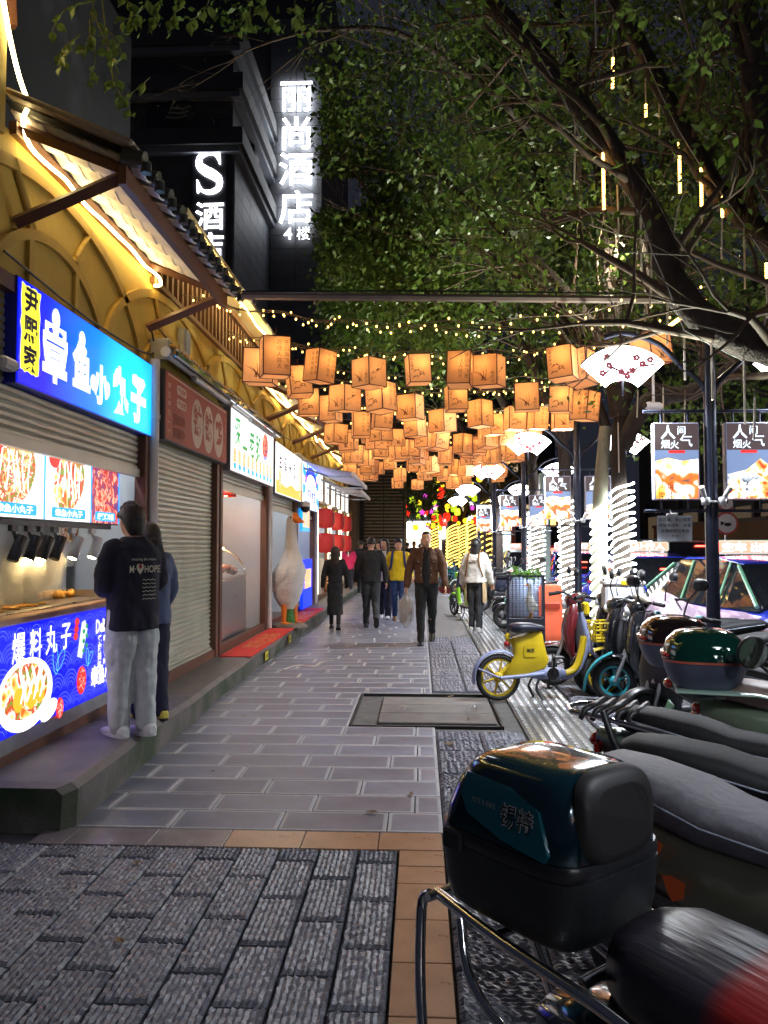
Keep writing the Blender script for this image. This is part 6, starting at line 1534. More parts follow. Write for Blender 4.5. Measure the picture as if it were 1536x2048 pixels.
def scooter(lab, loc, ang, c1, c2=None, seatm=None, box=None, rail=False, plate=True, cover=False, rimm=None, floor=.3, cat='scooter', panel=None, tube_rear=False, pose_bar=0, name='electric_scooter', wide=1):
    c2 = c2 or dark_pl; seatm = seatm or leather; rimm = rimm or dark_pl
    t = thing(name, lab, cat, loc, ang, 'two-wheelers parked along the kerb')
    wheel(t, .64, .22, .22, .085, rimm, 5, name='front_wheel'); wheel(t, -.6, .22, .22, .09, rimm, 5, name='rear_wheel')
    fender(.245, .06, .35, 2.5, .64, .22).build('front_fender', c1, t); fender(.25, .07, .5, 2.9, -.6, .22).build('rear_fender', black_pl, t)
    b = MB()
    for s in (-1, 1): b.tube([(.64, s * .065, .22), (.5, s * .065, .56)], .018, 7)
    b.tube([(.52, 0, .5), (.4, 0, .98)], .028, 8); b.build('fork', galv, t)
    # leg shield with inner pocket
    b = MB(); b.loft([sup((x, 0, z), (.94, 0, .3), (0, 1, 0), d, w_, 3, 18) for x, z, d, w_ in ((.4, .27, .05, .13), (.47, .4, .07, .19), (.47, .58, .075, .2), (.44, .76, .075, .18), (.4, .9, .07, .12), (.38, .97, .05, .07))]); b.build('leg_shield', c1, t)
    b = MB(); b.loft([sup((x, 0, z), (.94, 0, .3), (0, 1, 0), .035, w_, 4, 14) for x, z, w_ in ((.36, .36, .1), (.38, .5, .15), (.365, .66, .155), (.34, .8, .12))]); b.build('inner_shield', c2, t)
    # floor board and under body
    b = MB(); b.loft([sup((x, 0, .3), (0, 1, 0), (0, 0, 1), w_, h, 4, 16) for x, w_, h in ((.46, .1, .05), (.36, .14, .045), (.0, .155, .045), (-.25, .15, .06), (-.4, .1, .06))]); b.build('floorboard', c2, t)
    # tail body
    b = MB(); b.loft([sup((x, 0, z), (0, 1, 0), (0, 0, 1), w_ * wide, h, 2.8, 18) for x, z, w_, h in ((-.02, .5, .11, .16), (-.12, .5, .14, .19), (-.35, .53, .155, .18), (-.6, .6, .14, .13), (-.78, .66, .1, .075), (-.86, .69, .05, .04))]); body = b.build('tail_body', c1, t)
    if panel:
        for s in (-1, 1):
            b = MB(); T = FR((-.4, s * (.156 * wide + .004), .55), (-s, 0, 0), (0, 0, 1))
            b.text(panel, .09, T, 0, 0, .004, bold=.02); b.build('badge_lettering', LETT if False else mat('pale badge', (.6, .6, .58), .4), body)
    # seat
    b = MB(); b.loft([sup((x, 0, z), (0, 1, 0), (0, 0, 1), w_ * wide, h, 3, 18) for x, z, w_, h in ((.06, .7, .05, .025), (.02, .705, .09, .05), (-.12, .71, .12, .06), (-.3, .72, .14, .065), (-.42, .745, .14, .075), (-.6, .775, .125, .065), (-.72, .79, .1, .05), (-.77, .79, .05, .025))]); st_ = b.build('seat', seatm, t)
    b = MB()
    for s in (-1, 1): b.tube([(x, s * w_ * wide * .985, z) for x, z, w_ in ((.0, .7, .09), (-.12, .715, .12), (-.3, .73, .14), (-.42, .755, .14), (-.6, .785, .125), (-.72, .8, .1))], .0045, 4)
    b.build('seat_piping', grey_pl, st_)
    b = MB()
    for s in (-1, 1): b.box((-.45, s * .156 * wide, .5), (.3, .012, .03), .004, ry=.12); b.box((-.2, s * .15 * wide, .42), (.1, .012, .08), .004)
    b.build('side_trim', c2, body)
    # head, handlebar
    b = MB(); b.loft([sup((x, 0, z), (0, 1, 0), (.25, 0, .97), w_, h, 2.5, 16) for x, z, w_, h in ((.5, .9, .05, .05), (.48, .91, .1, .075), (.42, .94, .13, .08), (.34, .97, .1, .05), (.3, .98, .05, .02))]); hd_ = b.build('headstock_cover', c1, t)
    b = MB(); b.loft([sup((x, 0, .9), (0, 1, 0), (0, 0, 1), w_, w_ * .75, 2.3, 14) for x, w_ in ((.485, .07), (.52, .06), (.535, .03))]); b.build('headlight', mat('clear headlight', (.7, .72, .75), .08, coat=1), hd_)
    b = MB(); b.box((.34, 0, 1.0), (.05, .12, .05), .012, ry=-.6); b.build('display', mat('display glass', (.01, .012, .02), .06), hd_)
    b = MB(); b.tube(smooth_path([(.24, .34, .99), (.33, .2, 1.0), (.4, .06, .97), (.4, -.06, .97), (.33, -.2, 1.0), (.24, -.34, .99)], 3), .012, 7); hb_ = b.build('handlebar', black_pl, t)
    b = MB()
    for s in (-1, 1): b.tube([(.22, s * .36, .985), (.3, s * .25, .998)], .018, 8); b.tube([(.3, s * .27, 1.02), (.33, s * .39, 1.0)], .006, 5)
    b.build('grip', rubber, hb_)
    b, b2 = MB(), MB(); mirror(b, b2, -1); mirror(b, b2, 1); b.build('mirror_stalk', black_pl, hb_)
    b2.build('mirror', black_pl, t)
    b = MB(); b.sph((-.87, 0, .68), (.03, .07, .03), 10); b.build('tail_light', red_lens, t)
    if plate: 
        b = MB(); b.box((-.87, 0, .5), (.012, .2, .13), .004, ry=.35); pl_ = b.build('number_plate', mat('green number plate', lin((60, 130, 100)), .4), t)
        b = MB(); T = FR((-.877, 0, .5), (0, -1, 0), (-.34, 0, .94)); b.text('云A', .04, T, 0, .03, .002); b.text(str(10000 + abs(hash(lab)) % 1 + len(lab) * 733), .05, T, 0, -.02, .002, bold=.01); b.build('plate_lettering', white_pl, pl_)
    b = MB(); b.tube([(-.1, .1, .28), (-.18, .2, .03)], .013, 6); b.tube([(-.2, .12, .25), (-.26, .2, .03)], .01, 5); b.build('stand', black_pl, t)
    if rail:
        b = MB()
        for s in (-1, 1): b.tube(smooth_path([(-.3, s * .15, .67), (-.5, s * .165, .76), (-.75, s * .15, .8), (-.95, s * .11, .81)], 4), .012, 8)
        b.tube(smooth_path([(-.95, .11, .81), (-1.0, 0, .81), (-.95, -.11, .81)], 4), .012, 8); b.tube([(-.7, .15, .79), (-.7, -.15, .79)], .01, 6); b.build('grab_rail', chrome, t)
    if box: topbox(t, box[0], -.83, .8 if box[0] == 'round' else .8, box[1], box[2])
    b = MB(); b.tube(smooth_path([(-.2, -.06, .3), (-.4, -.08, .25), (-.6, -.09, .22)], 3), .03, 8); b.build('swing_arm', black_pl, t)
    return t
pale = mat('pale grey green paint', lin((128, 142, 132)), .3, nz=(6, .1), coat=.5); olive = mat('glossy olive paint', lin((98, 112, 92)), .2, coat=.8, nz=(5, .1))
teal_d = mat('dark teal metallic', (.004, .03, .042), .18, .25, coat=1); maroon = mat('maroon paint', (.12, .012, .016), .22, coat=.9)
scw = mat('white scooter paint', (.6, .62, .6), .25, coat=.6, nz=(6, .06)); scb = mat('gloss black paint', (.012, .012, .015), .2, coat=.8); navyp = mat('navy paint', (.02, .03, .07), .3, coat=.5)
gbox = mat('deep green gloss lid', (.002, .045, .03), .06, .2, coat=1); bbox = mat('brown black gloss lid', (.025, .012, .012), .07, .2, coat=1); slate = mat('slate blue plastic', lin((82, 88, 108)), .45, nz=(9, .12))
yl = mat('yellow share bike paint', lin((206, 176, 30)), .38, nz=(6, .12)); lav = mat('lavender grey plastic', lin((140, 146, 180)), .45, nz=(7, .1)); teal = mat('turquoise paint', lin((46, 150, 158)), .4, nz=(7, .1)); lime = mat('lime share bike paint', lin((150, 214, 40)), .4, nz=(6, .1))
grey_seat = mat('grey marbled seat cover', lin((92, 90, 98)), .6, nz=(26, .35), bump=(30, .003))

# ---------- the near e-bike with the big dark top box (its tail only is in view)
def near_scooter():
    t = thing('electric_scooter', 'nearest dark teal scooter with large black and teal top box', 'scooter', (.766, 1.183, 0), rad(-50), 'two-wheelers parked along the kerb')
    wheel(t, .64, .22, .22, .085, dark_pl, 5, name='front_wheel'); wheel(t, -.55, .22, .22, .1, dark_pl, 5, name='rear_wheel')
    fender(.25, .075, .4, 2.9, -.55, .22).build('rear_fender', black_pl, t)
    b = MB(); b.loft([sup((x, 0, z), (0, 1, 0), (0, 0, 1), w_, h, 2.8, 24) for x, z, w_, h in ((.22, .45, .12, .16), (.05, .46, .15, .2), (-.25, .48, .17, .18), (-.45, .5, .16, .15), (-.62, .52, .13, .11), (-.72, .53, .08, .06))]); b.build('tail_body', teal_d, t)
    b = MB(); b.loft([sup((x, 0, .3), (0, 1, 0), (0, 0, 1), w_, h, 4, 16) for x, w_, h in ((.7, .1, .05), (.36, .15, .045), (.1, .16, .06))]); b.build('floorboard', dark_pl, t)
    b = MB(); b.loft([sup((x, 0, z), (.94, 0, .3), (0, 1, 0), d, w_, 3, 18) for x, z, d, w_ in ((.72, .27, .05, .13), (.77, .5, .075, .2), (.72, .8, .07, .15), (.68, .95, .05, .07))]); b.build('leg_shield', teal_d, t)
    # seat with a stretched dark and red cover
    cov = bpy.data.materials.new('stretched satin seat cover'); cov.use_nodes = True; tt = cov.node_tree; n = tt.nodes; pb = n['Principled BSDF']
    tc = n.new('ShaderNodeTexCoord'); sx = n.new('ShaderNodeSeparateXYZ'); tt.links.new(tc.outputs['Object'], sx.inputs[0])
    rp = n.new('ShaderNodeValToRGB'); rp.color_ramp.interpolation = 'LINEAR'; mr = n.new('ShaderNodeMapRange'); mr.inputs['From Min'].default_value = -.5; mr.inputs['From Max'].default_value = .3
    tt.links.new(sx.outputs['X'], mr.inputs['Value']); tt.links.new(mr.outputs[0], rp.inputs[0])
    rp.color_ramp.elements[0].position = .36; rp.color_ramp.elements[0].color = (.028, .026, .036, 1); rp.color_ramp.elements[1].position = .41; rp.color_ramp.elements[1].color = (.24, .012, .012, 1); tt.links.new(rp.outputs[0], pb.inputs['Base Color'])
    nzt = n.new('ShaderNodeTexNoise'); mp = n.new('ShaderNodeMapping'); mp.inputs['Scale'].default_value = (4, 26, 10); mp.inputs['Rotation'].default_value = (0, 0, .25); nzt.inputs['Scale'].default_value = 1; nzt.inputs['Detail'].default_value = 3; tt.links.new(tc.outputs['Object'], mp.inputs['Vector']); tt.links.new(mp.outputs[0], nzt.inputs['Vector'])
    bp = n.new('ShaderNodeBump'); bp.inputs['Distance'].default_value = .008; bp.inputs['Strength'].default_value = .7; tt.links.new(nzt.outputs['Fac'], bp.inputs['Height']); tt.links.new(bp.outputs[0], pb.inputs['Normal']); pb.inputs['Roughness'].default_value = .36
    b = MB(); rr = random.Random(2)
    rings = [sup((x, 0, z), (0, 1, 0), (0, 0, 1), w_, h, 3, 30) for x, z, w_, h in [(-.43 + .0, .74, .06, .03), (-.42, .74, .12, .07), (-.36, .74, .155, .085), (-.25, .735, .165, .085), (-.1, .725, .165, .08), (.05, .715, .155, .075), (.2, .71, .12, .07), (.28, .71, .06, .04)]]
    b.loft(rings); b.build('seat_cover', cov, t, (-.09, 0, .012))
    b = MB(); b.loft([sup((x, 0, z), (0, 1, 0), (0, 0, 1), w_, h, 3, 24) for x, z, w_, h in ((-.43, .665, .1, .03), (-.3, .64, .155, .05), (.0, .63, .165, .05), (.22, .63, .12, .05))]); b.build('seat_base', leather, t, (-.09, 0, .012))
    # chrome rails: grab rail loops along both sides, box carrier, rear guard
    b = MB()
    for s in (-1, 1):
        b.tube(smooth_path([(-.98, s * .13, .735), (-.72, s * .175, .735), (-.42, s * .19, .72), (-.2, s * .215, .68), (-.08, s * .215, .62), (.0, s * .2, .5), (.02, s * .19, .42)], 5), .0125, 10)
        b.tube(smooth_path([(-.86, s * .165, .73), (-.8, s * .185, .62), (-.62, s * .2, .56), (-.35, s * .215, .53), (-.05, s * .2, .46)], 5), .011, 10)
    for x in (-.97, -.75, -.53): b.tube([(x, -.165, .735), (x, .165, .735)], .011, 8)
    b.build('grab_rail', chrome, t)
    b = MB()
    for s in (-1, 1): b.tube(smooth_path([(-.99, s * .14, .73), (-1.01, s * .15, .69), (-.95, s * .2, .48), (-.86, s * .22, .26), (-.74, s * .2, .17), (-.55, s * .17, .18)], 5), .0125, 10)
    b.tube([(-.99, -.14, .725), (-.99, .14, .725)], .012, 8)
    b.build('rear_guard', chrome, t)
    b = MB()
    for s in (-1, 1):
        b.loft([sup((-.34, s * .226, z), (1, 0, 0), (0, 1, 0), .04 - abs(z - .6) * .1, .008, 4, 12) for z in (.5, .54, .6, .66, .7)]); 
    bk = b.build('rail_bracket', black_pl, t)
    b = MB()
    for s in (-1, 1): b.lathe([(0, .012), (.011, .01), (.012, 0)], 6, FR((-.34, s * .232, .62), (1, 0, 0), (0, 0, -s)))
    b.build('bolt', chrome, bk)
    b = MB(); b.tube([(-.5, .0, .6), (-.55, .2, .22)], .03, 10); b.tube([(-.5, .0, .6), (-.55, -.2, .22)], .03, 10); b.build('shock_absorber', steel, t)
    # top box: rear at -x; base, lid, painted flank, back pad, latch, reflector
    X, Z = -.745, .752
    bx = MB()
    def ringb(x0, x1, w_, z, p=5, n=40): return sup(((x0 + x1) / 2 + X, 0, z + Z), (1, 0, 0), (0, 1, 0), (x1 - x0) / 2, w_ / 2, p, n)
    bx.loft([ringb(-.2, .19, .37, 0), ringb(-.222, .205, .4, .012), ringb(-.236, .215, .416, .06), ringb(-.242, .22, .424, .12), ringb(-.244, .222, .428, .15)]); base = bx.build('top_box_base', mat('matt black box plastic', (.018, .019, .022), .45, nz=(40, .2), bump=(160, .0006)), t)
    b = MB(); b.loft([ringb(-.243, .218, .425, .15), ringb(-.246, .221, .43, .158), ringb(-.246, .221, .43, .176), ringb(-.24, .217, .424, .184)]); b.build('lid_rim', mat('satin black trim', (.02, .02, .024), .3), base)
    lidm = mat('teal black metallic lid', (.005, .035, .055), .14, .35, coat=1)
    b = MB(); b.loft([ringb(-.235, .212, .418, .186, 5), ringb(-.225, .208, .41, .23, 5), ringb(-.2, .2, .385, .29, 4.5), ringb(-.17, .19, .34, .335, 4), ringb(-.14, .17, .28, .352, 4), ringb(-.1, .13, .18, .357, 3.5), ringb(-.03, .05, .04, .358, 3)]); lid = b.build('top_box_lid', lidm, t)
    flank = mat('teal metallic flank', (.012, .14, .19), .28, .15, coat=1)
    for s in (-1, 1):
        T = FR((X + .0, s * .2, Z + .25), (-s, 0, 0), (0, s * -.24, 1))
        q = 1 if s < 0 else -1
        pts = [(-.12, .07), (.02, .066), (.12, .035), (.16, -.045), (.15, -.062), (.02, -.05), (-.1, -.02), (-.13, .015)]
        pts = [(q * a, c) for a, c in pts]; pts = pts if q > 0 else pts[::-1]
        b = MB(); b.prism(pts, .012, T, z0=-.006); fl_ = b.build('painted_flank', flank, lid)
        T2 = T @ MX.Translation((0, 0, .0075)) @ MX.Rotation(-.0, 4, 'Z')
        b = MB(); b.text('锡特', .052, T2, q * .06, .005, 0, bold=.03, rot=0); b.build('badge_outline', white_pl, fl_)
        b = MB(); b.text('锡特', .052, T2, q * .06, .005, .0012, bold=.0); b.build('badge_characters', INK, fl_)
        b = MB(); b.text('XITE E-BIKE', .016, T2, q * -.05, .014, 0, bold=.01); b.build('badge_lettering', mat('dull silver badge', (.5, .52, .5), .3, .5), fl_)
        b = MB(); b.box((X - .15, s * .212, Z + .155), (.07, .02, .05), .006); b.build('latch', black_pl, base)
    b = MB()
    rng_ = []
    for k, (d, sc_) in enumerate(((.0, 1.0), (.02, .97), (.03, .86), (.033, .7))):
        rng_.append([(X + .19 + d - .16 * max(0, (v / .13)) ** 2 * .25, u, Z + .265 + v) for u, v in [(.15 * sc_ * math.copysign(abs(math.cos(a)) ** .55, math.cos(a)), .1 * sc_ * math.copysign(abs(math.sin(a)) ** .6, math.sin(a))) for a in np.linspace(0, 2 * PI, 33)[:-1]]])
    b.loft(rng_); b.build('back_pad', mat('soft black back pad', (.024, .022, .023), .5, bump=(120, .0006)), lid)
    b = MB()
    for k in range(4): b.box((X - .222 + .012 * k, 0, Z + .2 + .026 * k), (.025, .22 - .02 * k, .02), .005, ry=-.5)
    b.build('rear_reflector', mat('smoked clear reflector', (.35, .36, .42), .1, .3, coat=1), lid)
    base.scale = lid.scale = (.88, .8, .93); base.location = lid.location = (X * .12, 0, Z * .07)
    return t
near_scooter()
# second: grey marbled seat, olive body with an orange trefoil
s_2 = scooter('olive grey scooter with marbled grey seat cover and orange trefoil mark', (1.12, 2.17, 0), rad(-50), mat('olive grey paint', lin((92, 92, 78)), .3, coat=.6, nz=(6, .1)), None, grey_seat, rail=False, wide=1.18)
b = MB()
for s in (-1, 1):
    T = FR((-.42, s * .203, .585), (-s, 0, 0), (0, 0, 1))
    for k in range(3):
        a = PI / 2 + k * 2 * PI / 3 + .5; b.flat([(.1 * math.cos(a + d) * q, .1 * math.sin(a + d) * q) for d, q in ((-.85, .9), (-.45, 1.05), (0, 1.0), (.1, .55), (-.1, .25), (-.5, .35), (-.8, .6))], T, .004)
b.build('trefoil_mark', mat('orange decal', lin((220, 92, 30)), .4), s_2)
scooter('pale green scooter with long smooth black seat, third from the viewer', (1.47, 2.68, 0), rad(-22), pale, None, leather, wide=1.15)
s4_ = scooter('dark scooter with black seat, chrome grab rail and tied black straps, fourth from the viewer', (1.55, 3.12, 0), rad(-30), mat('grey green dark paint', lin((92, 108, 100)), .3, coat=.6), None, leather, rail=True)
b = MB(); rr = random.Random(3)
for k in range(5): b.tube([(-.9 + k * .05, -.13, .79), (-.88 + k * .05, -.14, .83), (-.87 + k * .05, 0, .835), (-.88 + k * .05, .14, .83), (-.9 + k * .05, .13, .79)], .014, 5)
b.tube(smooth_path([(-.8, -.14, .83), (-.75, -.17, .72), (-.7, -.16, .62)], 3), .016, 5); b.build('strap', black_pl, s4_)
b = MB(); b.box((-.84, .0, .66), (.02, .26, .06), .01); b.build('red_reflector', red_lens, s4_)
s5_ = scooter('retro olive scooter carrying a glossy green and slate helmet-shaped top box', (2.32, 4.02, 0), rad(-14), olive, teal_d, mat('beige seat', lin((150, 130, 120)), .5), box=('round', gbox, slate), wide=1.25)
b = MB(); b.loft([sup((x, 0, z), (0, 1, 0), (0, 0, 1), .2, .012, 3, 16) for x, z in ((-.98, .79), (-.6, .79), (-.2, .73))]); b.build('carrier', mat('mint carrier', lin((150, 180, 165)), .3, coat=.5), s5_)
b = MB()
for s in (-1, 1): b.sph((-.86, s * .16, .6), (.035, .045, .045), 10)
b.build('indicator', orange_lens, s5_)
s6_ = scooter('scooter with brown-black glossy top box behind the green one', (2.42, 4.85, 0), rad(-8), scb, None, leather, box=('round', bbox, slate))
# helmet style round mirror hanging right
# ---------- shared pedal-assist bikes
def share_bike(lab, loc, ang, c1, c2, rimc, text=None, basket=None, lean=0, small=False):
    t = thing('share_bike', lab, 'bicycle', loc, ang, 'shared electric bikes')
    wheel(t, .58, .235, .235, .055, rimc, 6, name='front_wheel'); wheel(t, -.56, .235, .235, .055, rimc, 6, name='rear_wheel')
    T = FR((0, .0, 0), (1, 0, 0), (0, 0, 1))
    fender(.255, .035, .9, 3.35, -.56, .235).build('rear_fender', c2, t); fender(.255, .035, .3, 2.3, .58, .235).build('front_fender', c1, t)
    b = MB()
    for s in (-1, 1): b.tube([(-.56, s * .05, .235), (-.78, s * .04, .33)], .012, 6); b.tube([(-.56, s * .06, .235), (-.1, s * .05, .26)], .02, 6)
    b.build('chainstay', c2, t)
    # battery housing under the seat: kidney-shaped shell
    b = MB(); b.loft([sup((x, 0, z), V((1, 0, .25)).normalized(), (0, 1, 0), a, w_, 3.4, 20) for x, z, a, w_ in ((-.27, .27, .22, .05), (-.27, .34, .25, .065), (-.25, .42, .2, .07), (-.24, .52, .165, .07), (-.255, .61, .165, .066), (-.265, .66, .15, .05))]); hs = b.build('battery_housing', c1, t)
    b = MB(); b.tube(smooth_path([(-.44, 0, .66), (-.47, 0, .62), (-.38, 0, .55), (-.34, 0, .48), (-.42, 0, .38), (-.56, 0, .24)], 4), .022, 8); b.build('seat_stay', c1, t)
    b = MB(); b.loft([sup((x, 0, .255), (0, 1, 0), (0, 0, 1), .05, h, 3, 12) for x, h in ((-.28, .02), (-.16, .055), (.06, .06), (.14, .04))]); b.build('motor_cover', c2, t)
    b = MB(); b.tube(smooth_path([(.02, 0, .26), (.16, 0, .25), (.27, 0, .31), (.33, 0, .46), (.36, 0, .62)], 5), .045, 12, flat=.75); b.build('down_tube', c1, t)
    b = MB(); b.tube(smooth_path([(.1, 0, .222), (.2, 0, .235), (.3, 0, .3), (.37, 0, .46), (.4, 0, .6)], 5), .034, 10, flat=1.1); b.build('tube_underside', lav, t)
    b = MB(); b.tube([(.43, 0, .46), (.33, 0, .86)], [.04, .034], 10)
    for s in (-1, 1): b.tube(smooth_path([(.43, s * .02, .46), (.47, s * .06, .42), (.58, s * .06, .235)], 3), .02, 8)
    b.build('fork', c2, t)
    b = MB(); b.tube([(.33, 0, .84), (.31, 0, .97)], .02, 8); b.tube(smooth_path([(.17, .3, 1.04), (.26, .22, 1.05), (.31, .08, .98), (.31, -.08, .98), (.26, -.22, 1.05), (.17, -.3, 1.04)], 4), .013, 7); hb_ = b.build('handlebar', black_pl, t)
    b = MB()
    for s in (-1, 1): b.tube([(.12, s * .32, 1.03), (.22, s * .27, 1.05)], .02, 8); b.tube([(.22, s * .26, 1.06), (.19, s * .36, 1.03)], .007, 5)
    b.build('grip', rubber, hb_)
    b = MB(); b.box((.38, 0, .9), (.06, .12, .14), .02); b.build('front_lock_box', c1, t)
    if basket:
        b = MB(); x0, x1, y0, z0, z1 = .42, .68, .15, .58, .76
        for z, k in ((z1, 1), ((z0 + z1) / 2 + .02, .96), (z0 + .03, .9)): b.tube([(x0, -y0 * k, z), (x1 * (.98 + .02 * k), -y0 * k, z), (x1 * (.98 + .02 * k), y0 * k, z), (x0, y0 * k, z)], .011, 5, closed=True, sm=False)
        for k in range(6):
            u = -1 + 2 * k / 5; b.tube([(x1, y0 * u, z1), (x1 - .02, y0 * u * .9, z0)], .009, 4); b.tube([(x0, y0 * u, z1), (x0, y0 * u * .9, z0)], .009, 4); b.tube([(x0 + .01, y0 * u * .9, z0), (x1 - .02, y0 * u * .9, z0)], .012, 4)
        for k in range(5):
            for s in (-1, 1): x = x0 + (x1 - x0) * k / 4; b.tube([(x, s * y0, z1), (x, s * y0 * .9, z0)], .009, 4)
        b.build('basket', basket, t)
    b = MB(); b.loft([sup((x, 0, z), (0, 1, 0), (0, 0, 1), w_, h, 2.6, 18) for x, z, w_, h in ((-.43, .72, .05, .03), (-.41, .72, .09, .045), (-.32, .725, .115, .05), (-.2, .72, .1, .045), (-.1, .71, .05, .03), (-.07, .705, .02, .015))]); b.build('saddle', mat('navy black saddle', (.02, .021, .035), .4, bump=(80, .0008)), t)
    b = MB(); b.sph((-.47, 0, .56), (.035, .04, .035), 8); b.build('tail_light', red_lens, t)
    b = MB(); b.tube([(0, -.07, .26), (.0, -.075, .26 + .16)], .014, 6); b.box((.03, -.12, .43), (.1, .07, .022), .006); b.tube([(0, .07, .26), (.0, .075, .1)], .014, 6); b.box((0.02, .12, .09), (.09, .07, .022), .006); b.lathe([(.06, -.01), (.065, 0), (.06, .01)], 16, TR(0, -.055, .26, rx=PI / 2)); b.build('crank_and_pedal', black_pl, t)
    b = MB(); b.tube(smooth_path([(-.16, .08, .22), (-.2, .1, .12), (-.14, .12, .01)], 3), .013, 6); b.tube(smooth_path([(-.16, -.08, .22), (-.2, -.1, .12), (-.14, -.12, .01)], 3), .013, 6); b.build('stand', black_pl, t)
    if text:
        for s in (-1, 1):
            T = FR((-.25, s * .0725, .5), (-s, 0, 0), (0, 0, 1)); b = MB(); b.prism(rrect(.13, .13, .025), .003, T); pl_ = b.build('badge_plate', c1, hs)
            b = MB(); b.text(text, .042, T, 0, 0, .0045, bold=.02); b.build('badge_lettering', INK, pl_)
    return t
yb = gnd(998, 1404); ang_y = rad(14)
share_bike('yellow shared e-bike with black saddle and yellow basket standing on the tactile strip', (yb.x + .56 * math.cos(ang_y) , yb.y + .56 * math.sin(ang_y) + .05, 0), ang_y, yl, lav, yl, '美团', yl)
tb_ = gnd(1222, 1405)
s7_ = scooter('black shared e-scooter with turquoise front wheel facing the walkway', (tb_.x + .66, tb_.y - .12, 0), rad(172), scb, black_pl, leather, rimm=teal, plate=False)
b = MB(); b.tube(smooth_path([(.66, .05, .5), (.8, .06, .42), (.9, .05, .28), (.93, .02, .12)], 4), .03, 8, flat=.5); b.build('turquoise_mudguard', teal, s7_)
b = MB(); b.box((.3, .17, .72), (.03, .06, .1), .01); b.tube([(-.05, .16, .42), (-.2, .18, .62), (-.45, .16, .62)], .016, 6); b.box((-.1, .13, .45), (.22, .08, .24), .02); b.build('battery_pack', dark_pl, s7_)
b = MB(); b.box((.36, 0, 1.02), (.16, .24, .08), .03, ry=-.5); b.build('dashboard', mat('cream dashboard rim', lin((170, 160, 140)), .4), s7_)
scooter('maroon motor scooter seen beyond the yellow bike', (2.1, 8.6, 0), rad(175), maroon, None, leather, plate=False)
scooter('black scooter with big rear-view mirror leaning by the wrapped trunk', (2.4, 7.9, 0), rad(160), scb, None, leather, plate=False)
dl = scooter('dark scooter carrying a white delivery box near the wrapped trunk', (2.55, 9.0, 0), rad(168), scb, None, leather, plate=False)
bx_ = thing('delivery_box', 'white insulated delivery box with yellow latch on a parked scooter', 'delivery box', (2.28, 8.85, .8), rad(-4))
b = MB(); b.box((0, 0, .15), (.42, .36, .3), .03); b.build('box_body', white_pl, bx_); b = MB(); b.box((0, 0, .33), (.45, .39, .07), .025); b.build('lid', white_pl, bx_); b = MB(); b.box((0, -.19, .33), (.09, .02, .05), .006); b.build('latch', yl, bx_)
# rain-cape covered scooter (pink and white diamonds)
pc = thing('covered_scooter', 'scooter under a pale pink and white patterned rain cape beyond the near post', 'scooter', (2.8, 8.05, 0), rad(188), 'two-wheelers parked along the kerb')
wheel(pc, .64, .22, .22, .085, dark_pl, 5, name='front_wheel'); wheel(pc, -.6, .22, .22, .09, dark_pl, 5, name='rear_wheel')
cm_ = bpy.data.materials.new('pink diamond cape'); cm_.use_nodes = True; tt = cm_.node_tree; n = tt.nodes; tc = n.new('ShaderNodeTexCoord'); mp = n.new('ShaderNodeMapping'); mp.inputs['Rotation'].default_value = (.5, .78, .4); ck = n.new('ShaderNodeTexChecker'); ck.inputs['Scale'].default_value = 7; ck.inputs['Color1'].default_value = (*lin((158, 134, 148)), 1); ck.inputs['Color2'].default_value = (*lin((130, 110, 126)), 1)
tt.links.new(tc.outputs['Object'], mp.inputs['Vector']); tt.links.new(mp.outputs[0], ck.inputs['Vector']); tt.links.new(ck.outputs[0], n['Principled BSDF'].inputs['Base Color']); n['Principled BSDF'].inputs['Roughness'].default_value = .5
b = MB(); rr = random.Random(6); rings = []
for x, z, w_, h in ((.62, .62, .1, .2), (.5, .7, .3, .3), (.32, .78, .36, .3), (.1, .66, .3, .3), (-.2, .6, .24, .3), (-.55, .6, .22, .26), (-.8, .58, .12, .16)):
    r0 = sup((x, 0, z), (0, 1, 0), (0, 0, 1), w_, h, 2.2, 26); rings.append([p + V((rr.uniform(-.012, .012), rr.uniform(-.012, .012) + .02 * math.sin(i * 1.7), 0)) for i, p in enumerate(r0)])
b.loft(rings); b.build('rain_cape', cm_, pc)
b, b2 = MB(), MB(); mirror(b, b2, -1, .4, 1.0); mirror(b, b2, 1, .4, 1.0); b.build('mirror_stalk', black_pl, pc); b2.build('mirror', black_pl, pc)
b = MB(); b.tube(smooth_path([(.24, .34, 1.02), (.4, .06, 1.0), (.4, -.06, 1.0), (.24, -.34, 1.02)], 3), .014, 7); b.build('handlebar', black_pl, pc)
# bicycle handlebar with turquoise grips in front of the post, black mesh cart and stall
bk_ = scooter('slim black e-bike with turquoise grip clamp close to the lamp post', (2.25, 6.2, 0), rad(205), black_pl, None, leather, plate=False)
b = MB(); b.tube([(.28, .24, 1.0), (.3, .2, 1.0)], .024, 8); b.tube([(.28, -.24, 1.0), (.3, -.2, 1.0)], .024, 8); b.build('grip_clamp', teal, bk_)
tk = thing('cargo_tricycle', 'black square-fronted cargo tricycle with glossy headlamp at the right edge', 'tricycle', (3.3, 5.2, 0), rad(178))
b = MB(); b.box((.1, 0, .62), (1.0, .9, .62), .04); b.box((.1, 0, .97), (1.1, 1.0, .07), .03); b.build('cargo_body', mat('dark brown black plastic', (.022, .018, .018), .4, nz=(30, .25)), tk)
b = MB()
for s in (-1, 1): b.box((.615, s * .3, .72), (.02, .18, .2), .01)
b.build('vent_opening', mat('vent void', (.02, .016, .012), .9), tk)
